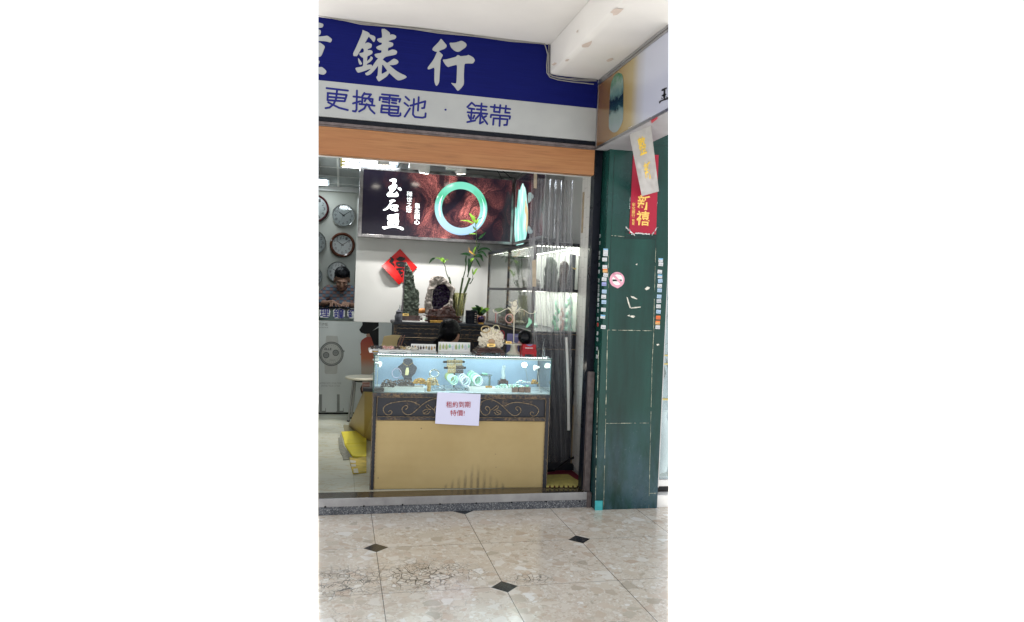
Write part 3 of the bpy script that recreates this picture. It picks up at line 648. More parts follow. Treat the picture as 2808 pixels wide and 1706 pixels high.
for L in ([(1575,818),(1622,795),(1632,806),(1580,836)], [(1598,812),(1613,806),(1611,905),(1592,908)], [(1578,868),(1620,852),(1622,866),(1580,884)], [(1553,922),(1600,905),(1640,885),(1700,870),(1700,900),(1640,905),(1575,925),(1557,950)], [(1575,890),(1585,893),(1588,905),(1578,902)], [(1622,878),(1634,888),(1630,896),(1620,888)]):
    traced(L, [], Z, 1340, 0, 0, 1.412, (-1, 0, 0), .0012, b)
b.build('black_character', K['ink'], pfc)

# ================================================================ green pillar
PL = thing('pillar', 'green marble clad pillar covered with small stickers beside the shop entrance', 'pillar', (1.715, .2, 0))
PX0, PX1, PY = 1.489, 1.946, -.07
b = MB(); b.box(PX0, PX1, PY, .132, 0, 3.2); b.build('marble_cladding', K['marble'], PL, bevel=.003)
b = MB()
def joint(u0, v0, u1, v1, th=.0028, seg=14, off=.001):
    p, q = at(u0, v0, 1, PY), at(u1, v1, 1, PY); d = (q-p); L = d.length; d.normalize(); s = d.cross(V((0, 1, 0)))
    for i in range(seg):
        if rnd.random() < .12: continue
        a = p+d*(L*i/seg); c = p+d*(L*(i+1)/seg); t0 = th*(.35+.9*rnd.random())
        a.y = c.y = PY-off
        b.plate([a-s*t0/2, c-s*t0/2, c+s*t0/2*rnd.random(), a+s*t0/2], (0, -1, 0), .0008)
joint(1664, 1000, 1655, 1395, .003, 40); joint(1666, 905, 1664, 1000, .0035, 12); joint(1667, 905, 1789, 907, .004, 22)
joint(1662, 1161, 1784, 1160, .003, 24); joint(1788, 1000, 1779, 1395, .0025, 34); joint(1793, 900, 1788, 1000, .0035, 14); joint(1798, 680, 1792, 900, .003, 22)
joint(1641, 960, 1632.5, 1372, .0035, 60); joint(1676, 646, 1712, 649, .003, 8); joint(1775, 652, 1800, 653, .002, 5); joint(1668, 690, 1669, 790, .0015, 9)
joint(1780, 1353, 1806, 1352, .003, 6); joint(1788, 475, 1788, 500, .002, 4)
b.build('pale_joints', K['joint'], PL)
b = MB()
for (a, c) in (((1685, 425), (1676, 646)), ((1676, 646), (1668, 905)), ((1800, 560), (1797, 680)), ((1676, 649), (1800, 655)), ((1784, 398), (1832, 400))):
    p, q = at(*a, 1, PY), at(*c, 1, PY); d = (q-p).normalized(); s = d.cross(V((0, 1, 0)))*.0018; p.y = q.y = PY-.0006
    b.plate([p-s, q-s, q+s, p+s], (0, -1, 0), .0005)
b.build('dark_joints', K['darkjoint'], PL)
b = MB(); b.plate([at(u, v, 1, PY-.002) for u, v in ((1631.5, 1373), (1652, 1373), (1651.5, 1400), (1631, 1400))], FR, .004); b.build('teal_tile', K['teal'], PL)
b = MB()   # scraps and scratches
for L in ([(1768, 792), (1775, 786), (1782, 788), (1780, 793), (1772, 796)], [(1729, 812), (1737, 813), (1748, 820), (1746, 821), (1733, 817)], [(1718, 814), (1721, 816), (1727, 836), (1730, 844), (1727, 845), (1722, 832)], [(1729, 844), (1742, 842), (1757, 841), (1757, 843), (1744, 845), (1730, 846)],
          [(1728, 866), (1736, 865), (1742, 867), (1737, 872), (1730, 870)], [(1720, 866), (1726, 863), (1727, 868)], [(1743, 724), (1748, 723), (1747, 727), (1744, 727)], [(1800, 944), (1806, 943), (1808, 946), (1802, 948)]):
    b.plate([at(u, v, 1, PY-.001) for u, v in L], FR, .0008)
b.build('paper_scraps', mat('torn_paper', (.66, .65, .58), .8, var=.2, vs=60), PL)
b = MB(); b.box(1.9485, 1.958, -.055, .06, .14, 3.2); tag(b.build('metal_trim', K['steel'], bevel=.002), 'narrow steel edge strip standing against the right side of the green pillar', 'trim')
# neighbouring shop window to the right of the pillar
NW = thing('shop_window', 'sliver of neighbouring shop window with white sill right of the green pillar', 'window', (2.1, .05, 0))
b = MB(); b.box(1.9595, 2.6, .02, .03, .18, 2.44); b.build('pane', glassy('window_glass', (.75, .85, .88), 3.0, .12, (.45, .55, .6)), NW)
b = MB(); b.box(1.950, 2.6, -.055, .10, 0, .085); b.box(1.9595, 2.6, .0, .10, .132, .178); b.build('white_plinth', K['whiteplastic'], NW, bevel=.003)
b = MB(); b.box(1.9595, 2.6, .03, .10, .0855, .131); b.build('recess', K['near_black'], NW)  # near-black strip filling the gap between plinth and sill
b = MB(); b.box(1.9595, 2.6, .0, .018, .74, .752); b.box(1.9595, 2.6, .0, .018, .99, 1.0); b.box(1.9595, 2.6, .0, .018, 1.05, 1.06); b.build('rail', mat('yellow_rail', (.6, .5, .2), .5), NW)
b = MB(); b.lathe([(.03, 0), (.07, .02), (.10, .18), (.09, .3), (.05, .42), (.06, .46), (.055, .47)], (2.05, .18, .18), 20)
tag(b.build('vase', K['whiteplastic'], smooth=True), 'pale green white porcelain vase standing behind the neighbouring window', 'vase')
BK = thing('window_display', 'blurred pale backdrop wall and plants inside the neighbouring window', 'display', (2.2, .6, 0))
b = MB(); b.box(1.96, 2.9, .55, .6, .09, 2.44); b.build('backdrop', mat('pale_backdrop', (.42, .47, .48), .6, var=.5, vs=5), BK)
b = MB()
for k in range(60):
    p = V((1.98+.5*rnd.random(), .35+.15*rnd.random(), .8+.55*rnd.random())); q = p+V((rnd.uniform(-.06, .06), -.02, rnd.uniform(-.02, .1)))
    s = V((.012, 0, .004)); b.plate([p-s*.3, (p+q)/2-s, q, (p+q)/2+s], FR, .002)
b.build('foliage', K['leaf'], BK)

# no-smoking sticker
NS = thing('no_smoking_sticker', 'round pink no smoking sticker with a crossed cigarette on the green pillar', 'sticker', at(1692, 790, 1, PY-.003))
def disc(cu, cv, ru, rv, y, n=28): return [at(cu+ru*cos(2*pi*k/n), cv+rv*sin(2*pi*k/n), 1, y) for k in range(n)]
R5 = 240/998.
b = MB(); pts = [(1692+20.5*cos(a), 767.5+21.5*sin(a)) for a in [2*pi*k/28 for k in range(28)] if not (1.1 < a < 2.04)]; 
pts = [(u, v) for u, v in pts]; idx = next(i for i, q in enumerate(pts) if q[0] < 1684 and q[1] > 780)
pts.insert(idx, (1694, 791)); b.plate([at(u, v, 1, PY-.001) for u, v in pts], FR, .0006); b.build('backing', mat('pink_vinyl', (.72, .36, .46), .4, var=.08), NS)
b = MB(); b.plate(disc(1693, 767, 14.5, 15, PY-.0018), FR, .0004); b.build('inner_disc', K['whiteplastic'], NS)
b = MB(); b.plate([at(u, v, 1, PY-.0024) for u, v in ((1679.5, 766.5), (1705, 766.5), (1705, 771.5), (1679.5, 771.5))], FR, .0003); b.build('cigarette', K['ink'], NS)
b = MB(); b.plate([at(u, v, 1, PY-.003) for u, v in ((1679, 756), (1684, 752), (1706, 775), (1702, 780))], FR, .0003); b.build('slash', bpy.data.materials['pink_vinyl'], NS)
b = text_at('禁止吸菸', 1680, 749.5, 1705, 754, 1, PY-.0018, XF, ZU, th=.0004); b.build('wording', mat('dark_pink', (.4, .1, .2), .5), NS)

# small stickers on the pillar
stc = {'w': (.66, .68, .70), 'g': (.52, .56, .60), 'l': (.40, .56, .74), 'b': (.15, .42, .68), 'p': (.30, .33, .62), 'o': (.75, .16, .04), 'y': (.80, .46, .16), 'r': (.52, .05, .04), 'd': (.26, .29, .30)}
SM = {k: mat('sticker_'+k, v, .5, var=.1, vs=60) for k, v in stc.items()}
STX = mat('sticker_print', (.10, .11, .14), .6)
ordn = ['first', 'second', 'third', 'fourth', 'fifth', 'sixth', 'seventh', 'eighth', 'ninth', 'tenth', 'eleventh', 'twelfth', 'thirteenth', 'fourteenth', 'fifteenth', 'sixteenth', 'seventeenth', 'eighteenth', 'nineteenth', 'twentieth']
cn = {'w': 'white', 'g': 'grey', 'l': 'light blue', 'b': 'blue and white', 'p': 'lavender', 'o': 'orange', 'y': 'yellow orange', 'r': 'red', 'd': 'dark grey'}
def sticker(u, v, kind, tilt, label, group, txt, side=False, sw=.0325, sh=.0245):
    if side: c = at(u, v, 0, PX0-.001); right, nrm = V((0, -1, 0)), V((-1, 0, 0)); sw = .028
    else: c = at(u, v, 1, PY-.001); right, nrm = V((1, 0, 0)), V((0, -1, 0))
    up = V((0, 0, 1)); r1 = right*cos(tilt)+up*sin(tilt); u1 = up*cos(tilt)-right*sin(tilt)
    t = thing('sticker', label, 'sticker', c, 0, group)
    b = MB(); b.plate([c+r1*(x*sw/2)+u1*(y*sh/2) for x, y in ((-1, -1), (1, -1), (1, 1), (-1, 1))], nrm, .0005); lp = b.build('label_paper', SM['w' if kind == 'b' else kind], t)
    c2 = c+nrm*.0007
    if kind in 'by':
        b = MB(); b.plate([c2+r1*(x*sw/2)+u1*(y*sh/2) for x, y in ((-.96, .3), (.96, .3), (.96, .94), (-.96, .94))], nrm, .0003); b.build('colour_band', SM['b'] if kind == 'b' else SM['o'], lp)
    if kind != 'o' or True:
        b = text(txt, c2-u1*sh*.18, sw*.78, sh*.3, r1, u1, th=.0004, bold=.01); b.build('number_print', STX, lp)
        if kind in 'wgl': text('12345', c2+u1*sh*.24, sw*.7, sh*.14, r1, u1, th=.0004).build('small_print', STX, lp)
Lr = [(253,195,'b',0),(251,238,'w',0),(241,298,'w',.05),(244,383,'w',.02),(247,425,'y',.04),(252,475,'w',-.12),(236,523,'w',-.05),(235,578,'p',.03),(237,663,'l',0),(230,722,'w',0),(233,783,'l',-.02),(227,870,'w',-.02),(221,950,'b',-.08),(226,1068,'w',-.05)]
Rr = [(880,305,'b',0),(882,352,'w',-.03),(870,437,'w',-.03),(872,490,'b',-.04),(875,542,'l',.14),(868,598,'w',0),(868,650,'l',0),(863,720,'l',-.03),(860,772,'g',.1),(855,832,'w',0),(855,893,'l',-.06),(852,960,'o',0),(846,1018,'y',0),(846,1070,'w',0)]
nums = ['0931-112', '739-0454', '798-665', '799-0730', '0937-725', '797-0040', '738-4720', '738-4720', '728-2948', '798-665', '798-454', '731-642', '727-082', '798-077']
for i, (x, y, k, t) in enumerate(Lr):
    sticker(1600+x*R5, 640+y*R5, k, t, '%s sticker, %s from top in left row on front of green pillar' % (cn[k], ordn[i]), 'stickers on the green pillar', nums[i])
for i, (x, y, k, t) in enumerate(Rr):
    sticker(1600+x*R5, 640+y*R5, k, t, '%s sticker, %s from top in right row on front of green pillar' % (cn[k], ordn[i]), 'stickers on the green pillar', nums[i])
for i, (y, k) in enumerate(((30,'d'),(110,'d'),(222,'d'),(277,'d'),(358,'d'),(435,'g'),(537,'d'),(605,'d'),(650,'d'),(700,'g'),(757,'w'),(815,'g'),(883,'d'),(975,'g'),(1040,'r'),(1140,'w'),(1208,'g'),(1315,'g'),(1405,'w'))):
    v = 640+y*R5; u = 1645-(v-650)*.0245
    sticker(u, v, k, 0, '%s sticker, %s from top on narrow left side of green pillar' % (cn[k], ordn[i]), 'stickers on the green pillar', nums[i % 14], side=True)

# red banner and the silver strip of paper hanging in front of it
RB = thing('red_banner', 'red new year banner with gold characters taped to the green pillar', 'banner', at(1767, 645, 1, PY))
yb = PY-.004
b = MB(); b.plate([at(u, v, 1, yb) for u, v in ((1736, 424), (1806, 425), (1799, 643), (1725, 640))], FR, .0006); rpp = b.build('red_paper', K['redpaper'], RB)
Q6 = 120/1283.
b = MB()
def bx(x0, y0, x1, y1): return 1700+x0*Q6, 520+y0*Q6, 1700+x1*Q6, 520+y1*Q6
text_at('新', *bx(515, 165, 890, 595), 1, yb-.0008, XF, ZU, th=.0006, bold=.018, mb=b)
text_at('禧', *bx(485, 625, 865, 1055), 1, yb-.0008, XF, ZU, th=.0006, bold=.018, mb=b)
b.build('large_characters', K['goldink'], rpp)
b = MB()
text_at('彰化銀行', *bx(350, 385, 445, 815), 1, yb-.0008, XF, ZU, th=.0006, bold=.01, vertical=True, mb=b)
text_at('敬賀', *bx(350, 865, 430, 1040), 1, yb-.0008, XF, ZU, th=.0006, bold=.01, vertical=True, mb=b)
b.build('small_characters', K['goldink'], rpp)
b = MB()
def crinkle(x0, y0, x1, y1, wd, n=7):
    for k in range(n):
        t0, t1 = k/n, (k+1)/n; j = lambda: rnd.uniform(-.35, .35)*wd
        q = [(x0+(x1-x0)*t0+j(), y0+(y1-y0)*t0-wd/2+j()), (x0+(x1-x0)*t1+j(), y0+(y1-y0)*t1-wd/2+j()), (x0+(x1-x0)*t1+j(), y0+(y1-y0)*t1+wd/2+j()), (x0+(x1-x0)*t0+j(), y0+(y1-y0)*t0+wd/2+j())]
        b.add([at(1700+x*Q6, 520+y*Q6, 1, yb-.0012-.004*rnd.random()) for x, y in q], [(0, 1, 2, 3)])
crinkle(180, 1110, 420, 1330, 60); crinkle(1130, 1080, 940, 1320, 55); crinkle(450, 1275, 870, 1310, 35, 9); crinkle(300, 190, 285, 560, 28, 9); crinkle(1085, 480, 1110, 300, 18, 5)
b.build('crinkled_tape', K['tape'], RB, fix=False)
b = MB(); b.plate([at(u, v, 1, PY-.001) for u, v in ((1714, 646), (1800, 646), (1800, 656), (1712, 655))], FR, .002); b.plate([at(u, v, 1, PY-.001) for u, v in ((1715, 632), (1724, 630), (1726, 641), (1714, 644))], FR, .002); b.build('old_tape_mark', K['darkjoint'], RB)
SP = thing('paper_strip', 'wrinkled silver paper strip with two gold characters hanging loose from the light box', 'paper strip', at(1770, 476, 0, 1.44))
quad = [(1722, 351), (1782, 320), (1807, 525), (1760, 538)]
def bil(s, t):   # s across, t down ; strip hangs from the lower edge of the light box and leans back to the pillar
    a = V((quad[0][0], quad[0][1])).lerp(V((quad[1][0], quad[1][1])), s); c = V((quad[3][0], quad[3][1])).lerp(V((quad[2][0], quad[2][1])), s); p = a.lerp(c, t)
    top = (at(quad[0][0], quad[0][1], 0, 1.41).lerp(at(quad[1][0], quad[1][1], 0, 1.41), s)); dd = (top-CAM).dot(FWD)
    bot = -.12+.03*s; db = (at(p.x, p.y, 1, bot)-CAM).dot(FWD); D = dd*(1-t)+db*t
    D += .012*noise.noise((s*2.5, t*6, 1))+.008*noise.noise((s*6+3, t*12, 4))+.01*sin(t*3)*s
    ray = RGT*((p.x-CX)/FPX)-UPV*((p.y-CY)/FPX)+FWD
    return CAM+ray*D
gs = [[bil(i/14, j/44) for i in range(15)] for j in range(45)]
b = MB(); b.sheet(gs); b.build('silver_sheet', K['silver_paper'], SP, smooth=2, fix=False)
b = MB()
def bil_text(body, s0, t0, s1, t1, sh=0):
    vs, fs = glyph_mesh(body, .02); xs = [v.x for v in vs]; ys = [v.y for v in vs]; q = []
    for v in vs:
        s = s0+(s1-s0)*(v.x-min(xs))/(max(xs)-min(xs)); t = t1+(t0-t1)*(v.y-min(ys))/(max(ys)-min(ys))
        p = bil(s, t); q.append(p+(CAM-p).normalized()*.0035)
    b.add(q, fs)
bil_text('整', .30, .20, .66, .45); bil_text('新', .38, .56, .74, .80)
b.build('gold_characters', K['yellowink'], SP, fix=False)
b = MB(); b.plate([at(u, v, 2, 2.4375) for u, v in ((1785, 330), (1803, 320), (1803, 325), (1787, 338))], (0, 0, -1), .002); b.plate([at(u, v, 1, PY-.003) for u, v in ((1790, 381), (1814, 370), (1816, 374), (1790, 388))], FR, .002)
tag(b.build('tape_scrap', K['redpaper']), 'small scraps of red tape left under the hanging light box', 'tape')

# ================================================================ shop interior
def organic_mb(name, b, mat_, parent=None, vox=.006, sm=2, disp=0, dsc=20):
    o = b.build('tmp', mat_); M = o.matrix_world.copy()
    r = o.modifiers.new('r', 'REMESH'); r.mode = 'VOXEL'; r.voxel_size = vox
    s = o.modifiers.new('s', 'SMOOTH'); s.factor = .5; s.iterations = sm
    bpy.context.view_layer.update(); dg = bpy.context.evaluated_depsgraph_get()
    me = bpy.data.meshes.new_from_object(o.evaluated_get(dg)); b2 = MB()
    b2.v = [M @ v.co + (M.to_3x3() @ v.normal)*disp*noise.fractal((M @ v.co)*dsc, 1, 2, 4) for v in me.vertices]; b2.f = [tuple(p.vertices) for p in me.polygons]
    bpy.data.objects.remove(o)
    return b2.build(name, mat_, parent, smooth=2, fix=False)
SR = thing('shop_room', 'shop interior walls with grey clock wall and brick patterned foil beside the doorway', 'room', (.5, 2.4, .09))
b = MB(); b.box(-.9, 2.2, 4.5, 4.6, .09, 2.9); b.build('clock_wall', K['wall_grey'], SR)
b = MB(); b.box(1.575, 1.70, .19, 4.5, .09, 2.9); b.build('right_wall', K['interior_white'], SR)
nL = (at(872.2, 0, 1, 0)-CAM).cross(at(872.2, 1706, 1, 0)-CAM).normalized()
lx = lambda y, z: (CAM.x-(nL.y*(y-CAM.y)+nL.z*(z-CAM.z))/nL.x, y, z)
b = MB(); b.plate([lx(.14, .09), lx(.14, 2.9), lx(4.58, 2.9), lx(4.58, .09)], (-1, 0, 0), .001); lw_ = b.build('left_light_block', K['wall_grey'], SR)  # unseen wall along the view edge, added to keep side sky light out
b = MB(); b.plate([(1.549, .17, 2.5), (1.549, .662, 2.5), (1.549, .662, .16), (1.549, .60, .15), (1.549, .5, .125), (1.549, .43, .14), (1.549, .40, .112), (1.549, .3, .12), (1.549, .17, .11)], (1, 0, 0), .025)
b.build('brick_foil', K['brickfoil'], SR)
b = MB(); b.box(1.5435, 1.5485, .635, .655, .15, .60); b.box(1.543, 1.5485, .6, .63, 1.93, 2.24); b.build('batten', mat('raw_batten', (.45, .36, .25), .7, var=.2), SR)
CZ = 2.66
SC = thing('shop_ceiling', 'suspended shop ceiling of grey panels in a metal grid', 'ceiling', (.5, 2.4, CZ))
b = MB(); b.box(-.9, 2.2, .12, 4.55, CZ, CZ+.24); b.build('grey_panel', mat('ceiling_panel_grey', (.48, .50, .51), .7, var=.08, vs=3), SC)
b = MB()
for x in (-.90, -.30, .30, .90, 1.5): b.box(x-.012, x+.012, .12, 4.5, CZ-.006, CZ-.0005)
for y in (.6, 1.2, 1.8, 2.4, 3., 3.6, 4.2): b.box(-.9, 1.57, y-.008, y+.008, CZ-.0045, CZ-.0004)
b.build('grid', K['whiteplastic'], SC)
b = MB(); b.box(-.9, 1.57, 4.44, 4.499, CZ-.06, CZ-.001); b.build('cornice', K['interior_white'], SC)
def area(name, loc, sx, sy, e, col, direc, parent=None, spread=180):
    l = bpy.data.lights.new(name, 'AREA'); l.shape = 'RECTANGLE'; l.size = sx; l.size_y = sy; l.energy = e; l.color = col; l.spread = rad(spread)
    o = bpy.data.objects.new(name, l); COL.objects.link(o); o.rotation_euler = V(direc).to_track_quat('-Z', 'Y').to_euler(); o.location = loc
    return o
def fluor(x0, x1, y0, y1, label, e):
    t = thing('ceiling_light', label, 'ceiling light', ((x0+x1)/2, (y0+y1)/2, CZ), 0, 'recessed ceiling lights')
    b = MB(); 
    for a in (x0, x1-.012): b.box(a, a+.012, y0, y1, CZ-.014, CZ-.0065)
    for a in (y0, y1-.012): b.box(x0+.012, x1-.012, a, a+.012, CZ-.014, CZ-.0065)
    b.build('frame', K['chrome'], t)
    b = MB(); b.box(x0+.013, x1-.013, y0+.013, y1-.013, CZ-.0075, CZ-.0062); b.build('reflector', emis('lit_reflector', (.50, .68, .82), .4) if 'lit_reflector' not in bpy.data.materials else bpy.data.materials['lit_reflector'], t)
    n = 4
    for k in range(n):
        y = y0+.06+(y1-y0-.12)*k/(n-1); b = MB(); b.tube([(x0+.03, y, CZ-.016), (x1-.03, y, CZ-.016)], .007, 8); b.build('tube', K['tube'], t, smooth=True)
    b = MB()
    for k in range(1, 6): x = x0+(x1-x0)*k/6; b.box(x-.002, x+.002, y0+.013, y1-.013, CZ-.03, CZ-.024)
    b.build('louvre', K['chrome'], t)
    b = MB(); b.box(x0+.014, x0+.06, y0+.014, y1-.014, CZ-.0105, CZ-.009); b.build('lamp_holder', mat('yellowed_holder', (.6, .48, .05), .5), t)
    area('ceiling_lamp', ((x0+x1)/2, (y0+y1)/2, CZ-.035), x1-x0, y1-y0, e, (.86, .95, 1), (0, 0, -1))
fluor(-.290, .285, 2.12, 2.87, 'large recessed ceiling light with four tubes just behind the orange lintel', 13)
fluor(-1.0, -.395, 3.85, 4.33, 'small recessed ceiling light over the clock wall at the left', 10)
# track spotlights
def spot(u, v, y, label, aim, e, boxy=True):
    SZ = 1.4; c = at(u, v, 1, y); t = thing('spotlight', label, 'spotlight', c, 0, 'white ceiling spotlights')
    d = (V(aim)-c).normalized(); q = V((0, 0, 1)).rotation_difference(-d).to_matrix()
    b = MB(); b.lathe([(r_*SZ, z_*SZ) for r_, z_ in ((.034, -.01), (.036, .0), (.034, .035), (.030, .085), (.0, .09))], c, 20, q); b.build('lamp_head', K['whiteplastic'], t, smooth=True)
    b = MB(); b.lathe([(.0, -.0125*SZ), (.029*SZ, -.0122*SZ), (.029*SZ, -.011*SZ)], c, 20, q); b.build('bulb', K['bulb'], t)
    b = MB(); b.lathe([(.031*SZ, .0905*SZ), (.031*SZ, .115*SZ), (.0, .118*SZ)], c, 20, q); b.build('black_cap', K['black'], t)
    if boxy:
        b = MB(); b.cbox(c+V((-.085, .0, .075)), .105, .09, .12); b.build('gear_box', K['whiteplastic'], t, bevel=.003)
    b = MB(); b.tube([c+V((0, 0, .09)), V((c.x, c.y, CZ))], .007, 8); b.build('stem', K['whiteplastic'], t)
    l = bpy.data.lights.new('spot', 'SPOT'); l.energy = e; l.color = (1, .97, .92); l.spot_size = rad(100); l.spot_blend = .6; l.shadow_soft_size = .03
    o = bpy.data.objects.new('spotlight_lamp', l); COL.objects.link(o); o.location = c+d*.03; o.rotation_euler = d.to_track_quat('-Z', 'Y').to_euler()
spot(1052, 448, 1.65, 'round white spotlight in front of the ceiling light, left of the other two', (.15, 1.9, 1.4), 10, False)
spot(1163, 470, 1.95, 'white boxy spotlight over the middle of the satin picture, left one of the boxed pair', (.35, 2.35, .9), 44)
spot(1264, 472, 1.95, 'white boxy spotlight over the jade bangle picture, right one of the boxed pair', (.95, 2.4, 1.0), 38)
b = MB(); b.tube([at(u, v, 1, 2.2) for u, v in ((1358,462),(1375,466),(1388,476),(1398,486),(1405,489))], .003, 6); b.tube([at(u, v, 1, 2.2) for u, v in ((1360,464),(1368,475),(1376,492))], .002, 6)
tag(b.build('ceiling_wire', K['black'], smooth=True), 'thin black wire hanging from the shop ceiling above the bangle picture', 'wire')

# clocks
DIG = K['posterdark']
def clock(u, v, rpx, kind, label, hands=(-55, 55)):
    y = 4.495; c = at(u, v, 1, y); r = rpx*((at(u+1, v, 1, y)-c).x); Mr = MX.Rotation(rad(90), 3, 'X')
    c = V((c.x, c.y-.012, c.z)); t = thing('wall_clock', label, 'clock', c, 0, 'clocks on the grey wall')
    rim = {'silver': K['chrome'], 'white': K['whiteplastic'], 'wood': K['clockwood'], 'maroon': K['clockmaroon']}[kind]; fr = {'silver': .9, 'white': .93, 'wood': .78, 'maroon': .85}[kind]
    b = MB(); b.lathe([(r*.9, -.012), (r, -.006), (r, .018), (r*(1+fr)/2, .034), (r*fr, .022), (r*fr, .01)], c, 48, Mr); b.build('rim', rim, t, smooth=True)
    b = MB(); b.lathe([(0, .011), (r*fr, .0112), (r*fr, .0125), (0, .0127)], c, 48, Mr); fc = b.build('face', K['clockface'], t)
    b = MB()
    for h in range(1, 13):
        a = rad(90-30*h); p = c+V((cos(a)*r*fr*.77, -.0135, sin(a)*r*fr*.77)); text(str(h), p, r*.17*(1.6 if h > 9 else 1), r*.22, XF, ZU, th=.0004, bold=0, mb=b)
    for k in range(60):
        a = 2*pi*k/60; p0 = c+V((cos(a)*r*fr*.93, -.0135, sin(a)*r*fr*.93)); p1 = c+V((cos(a)*r*fr*.97, -.0135, sin(a)*r*fr*.97)); s = V((-sin(a), 0, cos(a)))*.0008; b.plate([p0-s, p1-s, p1+s, p0+s], FR, .0002)
    b.build('numerals', DIG, fc)
    b = MB()
    for k, (deg, L, wd) in enumerate(((hands[0], .52, .012), (hands[1], .72, .009), (200, .6, .002))):
        a = rad(90-deg); d = V((cos(a), 0, sin(a))); s = V((-d.z, 0, d.x))*wd*r/.13*.6; p0 = c+V((0, -.0145-.0012*k, 0))-d*r*.12; p1 = p0+d*r*(L+.12)
        b.plate([p0-s, p1-s*.4, p1+s*.4, p0+s], FR, .0005)
    b.ball(c+V((0, -.018, 0)), .006, 10, 6); b.build('hands', K['ink'], fc)
    b = MB(); b.lathe([(0, .02), (r*fr*.99, .0201), (r*fr*.99, .0212), (0, .0213)], c, 40, Mr); b.build('cover_glass', glassy('clock_glass', (1, 1, 1), .8, .0) if 'clock_glass' not in bpy.data.materials else bpy.data.materials['clock_glass'], t)
K['clockwood'] = mat('dark_wood_rim', (.10, .035, .02), .2, var=.4, vs=30, Coat_Weight=.6); K['clockmaroon'] = mat('maroon_rim', (.06, .008, .012), .3, var=.2)
K['clockface'] = mat('clock_face_white', (.44, .49, .49), .5, var=.03)
clock(942, 591.5, 31.8, 'silver', 'round silver wall clock showing ten past ten, above the dark wood one')
clock(939, 672, 34.7, 'wood', 'wall clock with glossy dark wood rim above the man')
clock(926, 746, 29.5, 'silver', 'silver wall clock partly hidden behind the head of the man', (-60, 130))
clock(862.6, 572, 40, 'maroon', 'large maroon rimmed wall clock cut by the left picture edge', (160, 150))
clock(860.4, 665, 35, 'silver', 'silver wall clock at the left picture edge under the maroon rimmed clock', (-60, -120))
clock(857.7, 758, 28, 'silver', 'lowest wall clock at the left picture edge beside the shoulder of the man', (-60, -30))
b = MB(); p = at(977, 757, 1, 4.4); b.cbox(p, .03, .02, .22); tag(b.build('wall_speaker', K['black'], bevel=.003), 'narrow black box on the clock wall behind the white partition edge', 'speaker')

# reception / repair counter with poster front
RC = thing('repair_counter', 'watch repair counter with a grey watch poster on its front and a lettered glass band', 'counter', (.4, 3.5, .09))
YR = 3.2
b = MB(); b.box(-.9, 1.5, YR+.006, 3.75, .11, 1.205); b.build('cabinet', K['wall_grey'], RC)
b = MB(); b.box(-.9, 1.5, YR, YR+.005, .112, 1.083); pop = b.build('poster_panel', K['poster'], RC)
b = MB(); b.box(-.9, 1.5, YR+.02, 3.7, .09, .109); b.build('plinth', K['black'], RC)
b = MB(); b.box(-.9, .1, YR-.004, YR+.0055, 1.087, 1.205); b.build('lettered_band', mat('dark_glass_band', (.05, .08, .075), .12, var=1.2, vs=6), RC)
b = MB(); b.box(-.9, 1.5, YR-.01, 3.76, 1.2055, 1.214); b.build('glass_top', K['blackpost'], RC)
b = MB(); b.box(-.36, -.16, 3.30, 3.5, 1.2145, 1.2275); tag(b.build('work_mat', K['black'], bevel=.002), 'black work mat under the hands of the man', 'mat')
RG = 120/1123.
def rgb(x0, y0, x1, y1): return 870+x0*RG, 720+y0*RG, 870+x1*RG, 720+y1*RG
# white outlined letters
for ch, bx_ in (('修', (-300, 1170, -60, 1410)), ('理', (70, 1185, 310, 1400)), ('鐘', (425, 1185, 690, 1420)), ('錶', (790, 1195, 1040, 1425))):
    cx_, cy_, hw, hh = (bx_[0]+bx_[2])/2, (bx_[1]+bx_[3])/2, (bx_[2]-bx_[0])/2+26, (bx_[3]-bx_[1])/2+22; b = MB(); rq = random.Random(ord(ch)); P_ = []
    for k in range(26):
        a = 2*pi*k/26; f = (abs(cos(a))**5+abs(sin(a))**5)**(-.2)*rq.uniform(.88, 1.0); P_.append(at(870+(cx_+hw*f*cos(a))*RG, 720+(cy_+hh*f*sin(a))*RG, 1, YR-.0045))
    b.plate(P_, FR, .0008); ol = b.build('letter_outline', K['whiteplastic'], RC)
    text_at(ch, *rgb(*bx_), 1, YR-.0062, XF, ZU, th=.0008, bold=.012).build('blue_letter', bpy.data.materials.get('royal_blue_lettering') or mat('royal_blue_lettering', (.012, .014, .26), .4), ol)
R8 = 140/748.
def pp(x, y, off=.0006): return at(870+x*R8, 870+y*R8, 1, YR-off)
def ring(cx, cy, r0, r1, off, mb, n=40, ky=1.):
    O = [pp(cx+r1*cos(2*pi*k/n), cy+ky*r1*sin(2*pi*k/n), off) for k in range(n)]; H = [pp(cx+r0*cos(2*pi*k/n), cy+ky*r0*sin(2*pi*k/n), off) for k in range(n)] if r0 else None
    mb.plate(O, FR, .0003, [H] if H else [])
b = MB(); b.plate([pp(*q) for q in ((132, 275), (150, 270), (290, 274), (300, 285), (310, 390), (120, 380))], FR, .0003); b.plate([pp(*q) for q in ((105, 690), (300, 690), (290, 820), (270, 832), (125, 830), (110, 815))], FR, .0003)
ring(207, 537, 0, 158, .0012, b); b.build('printed_watch_body', K['posterlight'], pop)
b = MB(); ring(207, 537, 148, 176, .0018, b); ring(270, 522, 0, 40, .0018, b, 24, 1); ring(130, 556, 0, 40, .0018, b, 24, 1); b.plate([pp(x, y, .0018) for x, y in ((378, 480), (400, 488), (400, 508), (384, 515))], FR, .0003)
